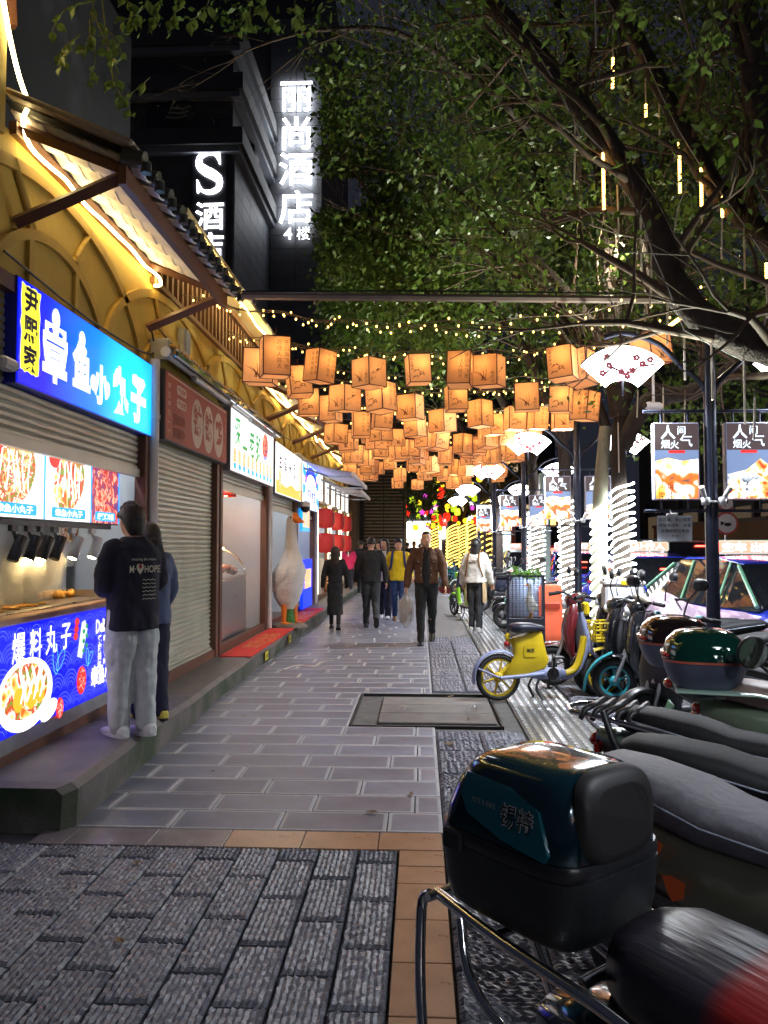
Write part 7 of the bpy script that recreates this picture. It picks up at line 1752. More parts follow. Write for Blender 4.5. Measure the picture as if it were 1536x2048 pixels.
b = MB(); b.loft([sup((x, .36, .7), (0, 1, 0), (0, 0, 1), a, a * .9, 2.6, 16) for x, a in ((.6, .13), (.63, .12), (.64, .05))]); b.build('headlamp', mat('clear headlight', (.7, .72, .75), .08, coat=1), tk)
wheel(tk, .25, .22, .22, .09, dark_pl, 5, y=.5, name='front_wheel'); wheel(tk, -.4, .22, .22, .09, dark_pl, 5, y=.5, name='rear_wheel'); wheel(tk, -.4, .22, .22, .09, dark_pl, 5, y=-.5, name='rear_wheel'); wheel(tk, .25, .22, .22, .09, dark_pl, 5, y=-.5, name='front_wheel')
b = MB()
for j in range(4): b.tube([(.75, -.45, .5 + j * .07), (.95, -.45, .5 + j * .07), (.95, -.1, .5 + j * .07), (.75, -.1, .5 + j * .07)], .006, 4, closed=True)
for k in range(7): b.tube([(.95, -.45 + k * .058, .5), (.95, -.45 + k * .058, .72)], .005, 4)
b.build('wire_basket', black_pl, tk)
hm = thing('round_mirror', 'round convex mirror reflecting green leaves on a long stalk at the right edge', 'mirror', at(1505, 1305, 3.9))
b = MB(); T = FR((0, 0, 0), (1, 0, 0), V((0, -.25, 1)).normalized()); b.loft([[T @ V((x, y, z_)) for x, y in ell(0, 0, .075 * k, .085 * k, 20)] for z_, k in ((-.02, .6), (-.01, 1), (.004, 1), (.006, .93))]); b.build('shell', black_pl, hm)
b = MB(); b.prism(ell(0, 0, .069, .078, 20), .003, T, z0=.0065); b.build('mirror_glass', mat('mirror glass', (.5, .55, .45), .03, 1), hm)
b = MB(); b.tube(smooth_path([(.03, .02, -.05), (.12, .04, -.13), (.22, .05, -.22), (.25, .06, -.5)], 4), .008, 6); b.build('stalk', black_pl, hm)
# white scooter, lime bike, barrier, cage farther off
scooter('white scooter with green plate parked behind the apron woman', (1.95, 15.2, 0), rad(70), scw, None, mat('white padded backrest seat', (.6, .6, .58), .5), box=None)
share_bike('lime green shared bike partly hidden by the apron woman', (.95, 16.6, 0), rad(110), lime, navyp, dark_pl, 'GO')
br_ = thing('barrier', 'orange plastic road barrier beside the goose cage', 'barrier', (2.15, 12.9, 0), rad(15))
b = MB(); b.loft([sup((0, 0, z), (1, 0, 0), (0, 1, 0), a, c, 5, 16) for z, a, c in ((0, .24, .2), (.12, .24, .2), (.3, .2, .1), (.85, .19, .08), (.9, .15, .05))]); b.build('shell', mat('orange barrier plastic', lin((226, 96, 60)), .5, nz=(6, .12)), br_)
b = MB(); b.box((0, -.09, .55), (.26, .03, .1), .01); b.build('recess', mat('red barrier plastic', lin((190, 66, 44)), .5), br_)
cg = thing('wire_cage', 'black framed wire cage on legs holding a white goose figure and greens', 'cage', (1.62, 12.0, 0), rad(-6))
b = MB()
for x in (-.27, .27):
    for y in (-.22, .22): b.box((x, y, .55), (.03, .03, 1.1))
for z in (.36, .42, 1.08):
    for y in (-.22, .22): b.box((0, y, z), (.54, .028, .028))
    for x in (-.27, .27): b.box((x, 0, z), (.028, .44, .028))
b.build('frame', iron, cg)
b = MB(); b.box((0, 0, .39), (.54, .44, .04)); b.build('shelf', black_pl, cg)
b = MB()
for k in range(10):
    for y in (-.22, .22): b.tube([(-.25 + k * .055, y, .42), (-.25 + k * .055, y, 1.08)], .003, 4, cap=False)
for k in range(11):
    for y in (-.22, .22): b.tube([(-.26, y, .45 + k * .058), (.26, y, .45 + k * .058)], .003, 4, cap=False)
b.build('wire_mesh', iron, cg)['kind'] = 'stuff'
gg = dup(gs, (1.7, 11.98, .41), rad(200), 'small white goose figure standing inside the wire cage'); gg.scale = (.27, .27, .27)
lf = thing('leafy_greens', 'green leafy vegetables laid on top of the wire cage', 'vegetables', (1.62, 12.0, 1.1))
leaves([(R.uniform(-.2, .2), R.uniform(-.15, .15), .03) for _ in range(30)], 4, .04, .1, lf, leaf_mat('fresh greens', (.12, .26, .06)), 'greens_heap')['kind'] = 'stuff'
# a dense row of scooters further down the kerb, bluish raincovers
for k, (x, y, m_, lab) in enumerate(((2.1, 14.1, navyp, 'navy scooter under the second lamp post'), (2.35, 16.2, scb, 'black scooter between the second and third lamp posts'), (2.1, 18.4, scb, 'black scooter just past the third lamp post'), (2.0, 20.2, navyp, 'navy scooter farther down the kerb'), (2.05, 22.0, maroon, 'maroon scooter farthest down the kerb'), (1.8, 24.4, scw, 'white scooter at the far end of the parked row'))):
    scooter(lab, (x, y, 0), rad(150 + 17 * k % 50), m_, plate=False)
cv = mat('blue grey rain cover', lin((118, 132, 158)), .6, nz=(6, .1))
for k, (x, y, lab) in enumerate(((1.75, 13.3, 'blue grey rain cover draped over a scooter left of the cage'), (1.95, 13.5, 'blue grey rain cover with pointed corner right of the cage'))):
    b = MB(); rr = random.Random(k); b.loft([[p + V((rr.uniform(-.03, .03), rr.uniform(-.03, .03), rr.uniform(-.03, .03))) for p in sup((x, y, z), (1, 0, 0), (0, 1, 0), a, c, 2.4, 14)] for z, a, c in ((.3, .26, .6), (.6, .25, .6), (.8, .22, .5), (.95, .16, .32), (1.06, .05, .1))]); tag(b.build('rain_cover', cv), lab, 'rain cover')
# far row of teal bikes with planters
fbk = share_bike('turquoise shared bike at the left of the far bike row', (.5, 26.5, 0), rad(95), teal, lav, dark_pl, None, teal)
for k in range(7):
    dup(fbk, (.35 + k * .3 + .1 * (k % 2), 27 + .7 * (k % 3), 0), rad(75 + 13 * (k % 4)), 'turquoise shared bike in the far row before the gold trees, %s from the left' % nth(k + 1))
pl_ = thing('flower_tub', 'red flower tub at the foot of the far bike row', 'planter', (.85, 25.2, 0))
b = MB(); b.lathe([(.2, 0), (.3, .18), (.32, .2), (.26, .19), (0, .17)], 14); b.build('tub', mat('red tub', (.3, .03, .03), .5), pl_); leaves([(R.uniform(-.2, .2), R.uniform(-.2, .2), .3) for _ in range(20)], 6, .1, .14, pl_, leafD, 'foliage')['kind'] = 'stuff'
b = MB(); b.tube([(0, 0, 0), (0, 0, 1.0)], .05, 8); b.build('post', white_pl, pl_)

# ---------- cars
cglass = mat('dark car glass', (.012, .014, .018), .04, coat=1); blue = mat('blue taxi paint', lin((44, 62, 190)), .22, coat=1, nz=(3, .05)); cyan = mat('pale green taxi paint', lin((112, 170, 140)), .22, coat=1); gsuv = mat('grey suv paint', lin((120, 118, 116)), .3, coat=.8, nz=(3, .06))
tl_on = glow('lit tail lamp', (1, .05, .03), 6); led_red = glow('red roof display', (1, .12, .08), 2.2); led_wht = glow('white roof display text', (1, .9, .85), 3.5)
def car(lab, loc, ang, m, roof_text=None, suv=False, two=None, lit=True, plate=None, cat='taxi', nm='taxi'):
    t = thing(nm, lab, cat, loc, ang, 'vehicles in the traffic on the road'); H = 1.78 if suv else 1.46; W = .92 if suv else .88; bl = 1.05 if suv else .92
    secs = [(-2.25, .5, bl - .12, .78), (-2.18, .36, bl - .04, .84), (-1.9, .3, bl, W), (-1.3, .25, bl + .02, W), (0, .25, bl, W), (1.0, .25, bl - .03, W), (1.6, .27, bl - .1, W - .02), (2.05, .32, bl - .2, .8), (2.22, .42, bl - .3, .7)]
    b = MB(); rings = []
    for x, z0, z1, w_ in secs:
        zc, h = (z0 + z1) / 2, (z1 - z0) / 2; rings.append(sup((x, 0, zc), (0, 1, 0), (0, 0, 1), w_, h, 4.5, 28))
    b.loft(rings); body = b.build('body', m, t)
    if suv: cab = [(-2.15, .02, .78), (-2.05, .66, .72), (-1.2, .72, .74), (.3, .72, .74), (.6, .66, .72), (1.15, .02, .7)]
    else: cab = [(-1.85, -.02, .76), (-1.15, .48, .62), (-.6, .55, .64), (.25, .53, .64), (.45, .48, .63), (1.2, -.06, .7)]
    b = MB(); rings = []
    for x, h, w_ in cab:
        h = max(h, .015); rings.append([(x, -W + .03, bl - .06), (x, -w_, bl + h), (x, -w_ * .86, bl + h + .025), (x, w_ * .86, bl + h + .025), (x, w_, bl + h), (x, W - .03, bl - .06)])
    b.loft(rings, True, False); b.build('window_glass', cglass, t)
    # roof skin, pillars
    b = MB(); rf = [c for c in cab if c[1] > .3]
    b.loft([[(x, -w_ - .012, bl + h - .03), (x, -w_ * .86, bl + h + .04), (x, 0, bl + h + .06), (x, w_ * .86, bl + h + .04), (x, w_ + .012, bl + h - .03), (x, 0, bl + h - .02)] for x, h, w_ in rf], True, True); b.build('roof', m, t)
    b = MB()
    for s in (-1, 1):
        def P3(x, h, w_): return V((x, s * (w_ + .01), bl + h))
        b.tube([P3(cab[0][0], 0, W - .03), P3(rf[0][0], rf[0][1], rf[0][2])], .03, 5); b.tube([P3(cab[-1][0], -.02, W - .05), P3(rf[-1][0], rf[-1][1], rf[-1][2])], .025, 5)
        for x in (-.1, -1.0): b.tube([P3(x, -.02, W - .03), P3(x - .02, .53 if not suv else .7, .645 if not suv else .74)], .02, 5)
    b.build('pillar', two or m, t)
    if two:
        for s in (-1, 1):
            b = MB(); T = FR((0, s * (W + .004), .6), (-s, 0, 0), (0, 0, 1)); q = -s
            pts = [(q * -.15, .27), (q * .7, .25), (q * 1.5, .05), (q * 1.3, -.28), (q * -.5, -.28), (q * -.45, -.05)]; b.prism(pts if q > 0 else pts[::-1], .006, T); b.build('side_livery', two, body)
    for x in (-1.35, 1.35):
        for s in (-1, 1): wheel(t, x, .31, .31, .19, grey_pl, 7, y=s * (W - .1))
    b = MB()
    for s in (-1, 1): b.box((-2.17, s * (W - .2), bl - .16), (.14, .3, .15), .03)
    b.build('tail_lamp', tl_on if lit else red_lens, t)
    b = MB(); b.box((-1.62 if not suv else -2.1, 0, bl + (.3 if not suv else .6)), (.02, .22, .03)); b.build('brake_lamp', tl_on, t)
    b = MB(); b.box((-2.26, 0, .62), (.03, .46, .15), .01); pt = b.build('number_plate', mat('green plate', lin((120, 205, 150)), .4, emit=(.3, .8, .5), es=.12), t)
    b = MB(); b.text(plate or '云A·D5286', .1, FR((-2.278, 0, .62), (0, -1, 0), (0, 0, 1)), 0, 0, 0, bold=.02, wid=.42); b.build('plate_lettering', INK, pt)
    b = MB(); b.box((-2.2, 0, .42), (.16, 1.5, .16), .05); b.build('bumper', dark_pl if suv else m, t)
    for s in (-1, 1):
        b = MB(); b.box((.85, s * (W + .1), bl + .06), (.16, .16, .11), .03); b.build('wing_mirror', m, t)
    if suv:
        b = MB(); b.lathe([(0, .09), (.3, .09), (.34, .05), (.34, -.09), (0, -.1)], 20, TR(-2.3, 0, .98, ry=-PI / 2)); b.build('spare_wheel', rubber, t)
    if roof_text:
        b = MB(); b.box((-.3, 0, bl + .72), (.22, 1.0, .2), .03); c_ = b.build('roof_sign', mat('roof sign shell', (.6, .62, .55), .4, emit=(.8, .9, .7), es=.3), t)
        for sd in (-1, 1):
            T = FR((-.3 + sd * .112, 0, bl + .72), (0, sd, 0), (0, 0, 1)); b = MB(); b.box((0, 0, 0), (.9, .15, .004), T=T); d_ = b.build('display', led_red, c_)
            b = MB(); b.text(roof_text, .13, T, 0, 0, .004, bold=.02, wid=.8); b.build('display_lettering', led_wht, d_)
    return t
car('blue and pale green taxi with red lit roof sign close behind the near lamp post', (4.55, 11.5, -.12), rad(101), blue, '空车 出租', two=cyan)
car('blue taxi seen from behind between the trunks and the near post', (4.55, 16.3, -.12), rad(92), blue, '礼让行人', plate='云A·D5286')
car('grey off-road car with spare wheel and red brake lamp ahead of the blue taxi', (6.1, 19.5, -.12), rad(93), gsuv, None, suv=True, cat='car', nm='off_road_car')
car('blue taxi half hidden behind the second wrapped trunk', (4.3, 22.3, -.12), rad(91), blue, '平安出行', plate='云A·D3107')
car('white car at the kerb side, mostly hidden behind the pale trunk', (3.7, 14.5 + 13.5, -.12), rad(91), scw, None, plate='云A·D1962', cat='car', nm='car')
car('white car on the far lane beside the round traffic sign', (8.4, 19.5, -.12), rad(93), scw, None, cat='car', nm='car', lit=False)
car('farthest taxi before the bus with red display', (3.9, 34, -.12), rad(90), blue, '空车', plate='云A·D7745')
bs = thing('city_bus', 'city bus far ahead with a yellow and red lit rear display', 'bus', (5.6, 42, -.12), rad(90), 'vehicles in the traffic on the road')
b = MB(); b.box((0, 0, 1.7), (10, 2.5, 2.7), .15); b.build('body', mat('dark red bus paint', (.2, .03, .03), .3, coat=.6), bs)
b = MB(); b.box((-5.02, 0, 2.1), (.03, 2.1, .9), .01); b.build('rear_window', cglass, bs)
b = MB(); b.box((-5.03, 0, 2.78), (.03, 1.7, .3)); d_ = b.build('display', glow('amber bus display', (1, .5, .1), 2), bs)
b = MB(); b.box((-5.03, 0, 1.35), (.03, 2.2, .35)); b.build('lit_strip', led_red, bs)
b = MB()
for s in (-1, 1): b.box((-5.03, s * 1.0, .9), (.03, .3, .2))
b.build('tail_lamp', tl_on, bs)
for x in (-3, 3):
    for s in (-1, 1): wheel(bs, x, .48, .48, .28, grey_pl, 7, y=s * 1.1)
# ================================================================ PEOPLE
def remesh(b, name, mats, par, vox, smooth=4):
    tmp = b.build('blob', [], None)
    m = tmp.modifiers.new('r', 'REMESH'); m.mode = 'VOXEL'; m.voxel_size = vox; m.use_smooth_shade = True
    if name in ('top', 'trousers', 'skirt'):
        tx = bpy.data.textures.get('folds') or bpy.data.textures.new('folds', 'CLOUDS'); tx.noise_scale = .11; d = tmp.modifiers.new('d', 'DISPLACE'); d.texture = tx; d.strength = .034; d.mid_level = .5; d.texture_coords = 'LOCAL'
    if smooth: s = tmp.modifiers.new('s', 'SMOOTH'); s.factor = .5; s.iterations = smooth
    dg = bpy.context.evaluated_depsgraph_get(); me = bpy.data.meshes.new_from_object(tmp.evaluated_get(dg))
    old = tmp.data; bpy.data.objects.remove(tmp); bpy.data.meshes.remove(old)
    me.materials.clear()
    for x in (mats if isinstance(mats, list) else [mats]): me.materials.append(x)
    me.name = name; o = bpy.data.objects.new(name, me); C.objects.link(o); o.parent = par; return o
def cloth(name, col, rough=.85, fold=.02, sc=9):
    return mat(name, col, rough, nz=(14, .16), bump=(sc, fold, (1, 1, .35)))
hairm = mat('black hair', (.012, .01, .009), .38, bump=(60, .006, (1, 1, .08))); hairb = mat('dark brown hair', (.022, .013, .008), .55, bump=(60, .006, (1, 1, .08)))
lipm = mat('lips', lin((165, 95, 85)), .45); eyew = mat('eye white', (.6, .58, .55), .2)
def chain(b, pts, rs, n=12, flat=1):
    b.tube(smooth_path(pts, 4), list(np.interp(np.linspace(0, 1, (len(pts) - 1) * 4 + 1), np.linspace(0, 1, len(pts)), rs)), n, flat=flat)
    for p, r in ((pts[0], rs[0]), (pts[-1], rs[-1])): b.sph(p, r * .98, 10)
def person(lab, loc, ang, H=1.7, top=None, bottom=None, legs=((18, 10), (-14, 30)), arms=((-10, 12, 15), (12, 12, 15)), hair='short', hairmat=None, shoe=None, fem=False, skirt=False, open_top=None, loose=1.0, legw=1.0, vox=.012, lean=0, bow=0, turn=0, group=None, belt=None, shoe_big=1.0, hem=.86, sole=None, face=True):
    t = thing('person', lab, 'person', loc, ang, group or 'people on the pavement'); k = H / 1.72; t.scale = (k, k, k)
    hw_ = .085; sw = .165 if fem else .185; hz = .9
    J = {}
    for s, (a, kn) in zip((1, -1), legs):
        h = V((0, s * hw_, hz)); a = rad(a); kn = rad(kn); q = h + V((math.sin(a), s * .0, -math.cos(a))) * .42; f = q + V((math.sin(a - kn), 0, -math.cos(a - kn))) * .41
        J[s] = [h, q, f, a - kn]
    low = min(J[s][2].z - (.0 if abs(J[s][3]) < .5 else .06 * math.sin(abs(J[s][3]))) for s in (1, -1)) - .075
    dz = V((0, 0, -low))
    for s in (1, -1): J[s][:3] = [p + dz for p in J[s][:3]]
    L = MX.Translation(dz) @ MX.Translation((0, 0, hz)) @ MX.Rotation(rad(lean), 4, 'Y') @ MX.Translation((0, 0, -hz))
    A = {}
    for s, (sw_, out, el) in zip((1, -1), arms):
        sh = V((0, s * sw, 1.4)); a, o, e = rad(sw_), rad(out), rad(el)
        d1 = V((math.sin(a), s * math.sin(o), -math.cos(a) * math.cos(o))).normalized(); d2 = V((math.sin(a + e), s * math.sin(o) * .5, -math.cos(a + e) * math.cos(o))).normalized()
        if el > 60: d2 = (d2 + V((0, -s * .55, 0))).normalized()
        e1 = sh + d1 * .285; w_ = e1 + d2 * .245; A[s] = [L @ p for p in (sh, e1, w_)] + [(L.to_3x3() @ d2).normalized()]
    N0 = L @ V((0, 0, 1.43)); HM = L @ MX.Translation((.012, 0, 1.475)) @ MX.Rotation(rad(turn), 4, 'Z') @ MX.Rotation(rad(bow), 4, 'Y')
    # body: one remeshed surface
    b = MB()
    b.loft([[L @ p for p in sup((0, 0, z), (1, 0, 0), (0, 1, 0), a, c, 2.4, 18)] for z, a, c in ((.86, .09, .14), (.95, .09, .145), (1.1, .085, .125 if fem else .14), (1.25, .1, .15), (1.38, .09, .16), (1.44, .06, .1))])
    b.tube([N0 - V((0, 0, .03)), HM @ V((0, 0, .04)), HM @ V((.01, 0, .09))], [.058, .052, .05], 12)
    b.loft([[HM @ p for p in sup((x, 0, z), (1, 0, 0), (0, 1, 0), a, c, 2.3, 18)] for x, z, a, c in ((.035, .022, .035, .03), (.03, .035, .06, .048), (.018, .07, .082, .064), (.01, .11, .092, .072), (.004, .15, .096, .076), (0, .19, .09, .072), (-.004, .225, .066, .055), (-.005, .245, .03, .025))])
    if face:
        b.loft([[HM @ p for p in sup((x, 0, z), (1, 0, 0), (0, 1, 0), a, c, 2, 8)] for x, z, a, c in ((.09, .15, .012, .012), (.1, .12, .018, .014), (.106, .105, .018, .018), (.098, .094, .01, .014))])
        for s in (-1, 1): b.sph(HM @ V((-.002, s * .076, .125)), (.02, .01, .03), 8)
    for s in (1, -1):
        h, q, f, _ = J[s]; chain(b, [h, q, f], [.085, .055, .04]); sh, e1, w_, d2 = A[s]; chain(b, [sh, e1, w_], [.05, .04, .03])
    bd = remesh(b, 'body', [skin], t, vox, 3)
    # hands with five separate fingers each
    for s in (1, -1):
        sh, e1, w_, d2 = A[s]; b = MB(); sd = V((0, 0, 1)).cross(d2); sd = V((1, 0, 0)) if sd.length < .4 else sd.normalized(); sd = (sd - d2 * sd.dot(d2)).normalized(); pn = d2.cross(sd) 
        inn = V((0, -s, 0)); pn = pn if pn.dot(inn) > 0 else -pn
        b.loft([[w_ + d2 * u + p for p in sup((0, 0, 0), sd, pn, a, c, 2.6, 10)] for u, a, c in ((-.01, .026, .02), (.03, .036, .016), (.075, .04, .014), (.09, .036, .012))])
        for i, ln in enumerate((.06, .07, .066, .052)):
            p0 = w_ + d2 * .08 + sd * (.03 - .02 * i); p1 = p0 + d2 * ln * .5 + pn * .008; p2 = p1 + d2 * ln * .42 + pn * .022; b.tube([p0, p1, p2], [.0095, .0088, .007], 6)
        p0 = w_ + d2 * .03 + sd * .03; b.tube([p0, p0 + d2 * .03 + sd * .022 + pn * .008, p0 + d2 * .055 + sd * .022 + pn * .02], [.012, .0105, .008], 6)
        b.build('hand', skin, bd)
    if face:
        b = MB()
        for s in (-1, 1): b.sph(HM @ V((.083, s * .031, .133)), (.011, .014, .007), 8)
        b.build('eye', eyew, bd); b = MB()
        for s in (-1, 1): b.sph(HM @ V((.0915, s * .031, .133)), .0062, 6)
        b.build('iris', INK, bd); b = MB()
        for s in (-1, 1): b.tube([HM @ V((.088, s * .014, .154)), HM @ V((.09, s * .032, .158)), HM @ V((.076, s * .05, .152))], .0042, 5)
        b.build('eyebrow', hairmat or hairm, bd); b = MB(); b.tube([HM @ V((.088, -.024, .071)), HM @ V((.1, 0, .073)), HM @ V((.088, .024, .071))], [.003, .0068, .003], 6); b.build('lips', lipm, bd)
    # trousers / skirt
    b = MB()
    if not skirt:
        for s in (1, -1):
            h, q, f, _ = J[s]; e = f + V((0, 0, .0)); chain(b, [h + V((0, 0, .03)), (h + q) / 2, q, (q + e) / 2, e], [.1 * (1 + .3 * (legw - 1)), .088 * legw, .07 * legw, .062 * legw, .056 * legw], 14)
        b.loft([[L @ p for p in sup((0, 0, z), (1, 0, 0), (0, 1, 0), a, c, 2.6, 18)] for z, a, c in ((.82, .1, .15), (.9, .112, .168), (1.0, .105, .155), (1.04, .1, .15))])
        remesh(b, 'trousers', [bottom], t, vox, 4)
    else:
        fx = (J[1][2] + J[-1][2]) / 2; zz = .3
        b.loft([[V((p.x, p.y, p.z)) + V((dx, 0, 0)) for p in sup((0, 0, z), (1, 0, 0), (0, 1, 0), a, c, 2.3, 22)] for z, a, c, dx in ((zz, .15, .17, (fx.x) * .5), (.5, .13, .165, fx.x * .3), (.75, .125, .165, 0), (.9, .12, .165, 0), (1.02, .1, .135, 0))])
        remesh(b, 'skirt', [bottom], t, vox, 4)
        b = MB()
        for s in (1, -1): h, q, f, _ = J[s]; chain(b, [q, f + V((0, 0, .02))], [.056, .045])
        remesh(b, 'stockings', [bottom], t, vox, 2)
    # top with sleeves
    b = MB(); lo = loose
    b.loft([[L @ p for p in sup((0, 0, z), (1, 0, 0), (0, 1, 0), a * lo, c * (1 + (lo - 1) * .6), 2.6, 22)] for z, a, c in ((hem, .122, .172 if not fem else .165), (hem + .02, .128, .178 if not fem else .168), (1.02, .12, .165 if not fem else .148), (1.15, .118, .17 if not fem else .15), (1.3, .122, .185 if not fem else .165), (1.4, .1, .17 if not fem else .15), (1.45, .075, .1), (1.475, .062, .07))])
    for s in (1, -1):
        sh, e1, w_, d2 = A[s]; chain(b, [sh + V((0, -s * .02, -.005)), (sh + e1) / 2, e1, w_ + d2 * .0], [.078, .068 * (1 + (lo - 1) * .8), .06 * lo, .046 * lo], 12)
    tp = remesh(b, 'top', [top], t, vox, 4)
    if open_top:
        b = MB(); b.loft([[L @ p for p in sup((.075, 0, z), (1, 0, 0), (0, 1, 0), a, c, 3, 14)] for z, a, c in ((hem - .05, .072, .075), (1.1, .07, .072), (1.3, .073, .068), (1.4, .045, .05), (1.46, .01, .045))]); b.build('inner_shirt', open_top, t)
    # shoes
    sm_ = shoe or black_pl
    for s in (1, -1):
        h, q, f, a = J[s]; pitch = -a * .9 if abs(a) > .25 else 0; lift = V((0, 0, 0))
        T = MX.Translation(f + V((0, 0, -.005))) @ MX.Rotation(min(1.0, max(-.5, -a if a < -.2 else -a * .5)), 4, 'Y'); g = shoe_big
        b = MB(); b.loft([[T @ p for p in sup((x * g, 0, z - .035), (0, 1, 0), (0, 0, 1), w_ * g, hh, 2.8, 14)] for x, z, w_, hh in ((-.075, 0, .02, .03), (-.06, .005, .036, .045), (0, .005, .04, .05), (.06, -.004, .043, .04), (.12, -.012, .045, .03), (.165, -.018, .035, .022), (.18, -.02, .015, .012))]); so = b.build('shoe', sm_, t)
        b = MB(); b.loft([[T @ p for p in sup((.05 * g, 0, z - .035), (1, 0, 0), (0, 1, 0), .132 * g, .048 * g, 2.6, 18)] for z in (-.042, -.02)]); b.build('sole', sole or rubber, so)
    # hair
    hm_ = hairmat or hairm; b = MB()
    cap = [(-.012, .1, .1, .082), (-.014, .14, .106, .086), (-.014, .19, .104, .084), (-.014, .23, .082, .066), (-.012, .256, .045, .038), (-.01, .262, .012, .01)]
    if hair == 'crop': cap = [(-.022, .11, .086, .079), (-.016, .15, .092, .081), (-.008, .19, .095, .079), (-.006, .225, .078, .062), (-.006, .25, .04, .034)]
    b.loft([[HM @ p for p in sup((x + (.0 if z > .18 else -.03), 0, z), (1, 0, 0), (0, 1, 0), a - (.0 if z > .18 else .02), c, 2.2, 18)] for x, z, a, c in cap])
    if hair in ('short',): 
        b.loft([[HM @ p for p in sup((-.055, 0, z), (1, 0, 0), (0, 1, 0), a, c, 2.2, 14)] for z, a, c in ((-.005, .03, .045), (.03, .048, .066), (.07, .056, .08), (.12, .064, .088), (.18, .066, .088), (.22, .05, .07))])
        r7 = random.Random(int(H * 1000))
        for q in range(70):
            a_, e_ = r7.uniform(0, 6.28), r7.uniform(-.25, 1.5); d_ = V((math.cos(a_) * math.cos(e_), math.sin(a_) * math.cos(e_), math.sin(e_)))
            if d_.x > .35 and d_.z < .45: continue
            b.sph(HM @ V((-.012 + d_.x * .098, d_.y * .08, .15 + d_.z * .105)), (.022, .022, .03), 6)
        for q in range(9): b.sph(HM @ V((.07 - .004 * (q % 3), -.06 + .015 * q, .19 + .008 * (q % 2))), (.03, .018, .03), 6)
    if hair in ('long', 'bob'):
        e = -.16 if hair == 'long' else .0
        b.loft([[HM @ (V((0, 0, 0)) + p) for p in sup((x, 0, z), (1, 0, 0), (0, 1, 0), a, c, 2.3, 16)] for x, z, a, c in ((-.075, e, .025, .06), (-.08, e + .04, .045, .085), (-.07, (e + .1) / 2, .055, .092), (-.055, .08, .06, .09), (-.045, .16, .065, .086), (-.03, .22, .06, .066))])
        for s in (-1, 1): chain(b, [HM @ V((.03, s * .07, .2)), HM @ V((.03, s * .084, .12)), HM @ V((.01, s * .085, .04))], [.025, .022, .016], 8)
    remesh(b, 'hair', [hm_], t, vox * .8, 1)
    t['L'] = 0
    return t, L, HM, A, J
navy = cloth('navy sweatshirt', (.012, .013, .024)); palegrey = cloth('pale grey trousers', lin((190, 194, 192)), .85, .03, 6); blackc = cloth('black cloth', (.012, .012, .013)); charc = cloth('charcoal trousers', (.03, .032, .036)); denim = cloth('pale denim', lin((78, 90, 118)), .8); dnavy = cloth('navy trousers', (.014, .016, .035), .8)
yel_s = cloth('mustard yellow jersey', lin((218, 186, 24)), .85); jean = cloth('blue jeans', lin((42, 62, 104)), .8); brn = cloth('brown corduroy jacket', lin((86, 56, 36)), .85, .012, 40); wht = cloth('off white jumper', lin((208, 204, 194)), .9, .03, 8); blkt = cloth('black tee', (.01, .01, .012)); whites = mat('white shoe', (.62, .62, .6), .5); pinkc = cloth('pink top', lin((216, 50, 110)), .8); greyc = cloth('grey blue jacket', lin((90, 98, 116)), .8)
p1 = gnd(262, 1468, .235)
near, L, HM, A, J = person('young man in navy sweatshirt and pale wide trousers standing at the kerb before the griddle', (p1.x, p1.y, .232), rad(140), 1.6, navy, palegrey, ((3, 4), (-3, 3)), ((4, 7, 72), (6, 6, 72)), 'short', hairb, mat('white foam clog', (.66, .66, .64), .6, bump=(10, .01)), loose=1.2, legw=1.38, vox=.0095, bow=16, hem=.78, shoe_big=1.28, sole=whites, turn=-4)
T = FR((-.172, 0, 1.26), (0, -1, 0), (0, 0, 1)); pr = mat('cream shirt print', lin((222, 216, 190)), .7)
b = MB(); LT = MX.Translation((0, 0, J[1][2].z * 0))
b.text('M·♥HOPE', .075, T, 0, -.02, 0, bold=.01, wid=.25); b.text('missing be mine', .03, T, -.01, .05, 0, wid=.2)
for r_ in range(6): b.tube([T @ V((-.02 + .012 * i, -.1 - .028 * r_ + .005 * math.sin(i * 2.1 + r_), 0)) for i in range(10)], .0022, 4)
b.build('shirt_lettering', pr, near)
b = MB(); b.flat(ell(-.04, -.0, .014, .018, 10), T, .003); b.build('rose_print', mat('red shirt print', (.4, .04, .04), .7), near)
p = gnd(318, 1440, .22)
person('woman with long brown hair and pale denim jacket just behind the young man', (p.x - .1, p.y + .05, .21), rad(138), 1.5, denim, dnavy, ((2, 3), (-3, 4)), ((20, 10, 70), (10, 12, 30)), 'long', hairb, mat('yellow trainer', lin((200, 186, 70)), .5), fem=True, loose=1.2, legw=1.2, vox=.011, hem=.84, bow=8)
p = gnd(670, 1258)
person('woman in black jacket and long black skirt walking away beside the stalls', (p.x, p.y, 0), rad(92), 1.52, blackc, blackc, ((10, 4), (-8, 14)), ((-6, 14, 14), (6, 14, 14)), 'long', hairb, mat('black boot', (.02, .02, .022), .35), fem=True, skirt=True, hem=.98, face=False, vox=.014)
p = gnd(742, 1256)
person('man in black jumper and charcoal trousers walking away with one heel raised', (p.x, p.y, 0), rad(96), 1.7, blackc, charc, ((8, 2), (-8, 42)), ((8, 14, 12), (-8, 14, 12)), 'crop', hairm, mat('dark shoe', (.03, .03, .032), .4), loose=1.08, legw=1.1, face=False, vox=.014, turn=0)
p = gnd(797, 1243)
pt, L, HM, A, J = person('man in mustard yellow jersey with dark blue backpack straps walking toward the viewer', (p.x, p.y, 0), rad(-90), 1.67, yel_s, jean, ((10, 4), (-8, 18)), ((4, 12, 40), (-8, 12, 14)), 'short', hairm, mat('brown trainer', lin((120, 90, 50)), .5), loose=1.1, vox=.013)
b = MB()
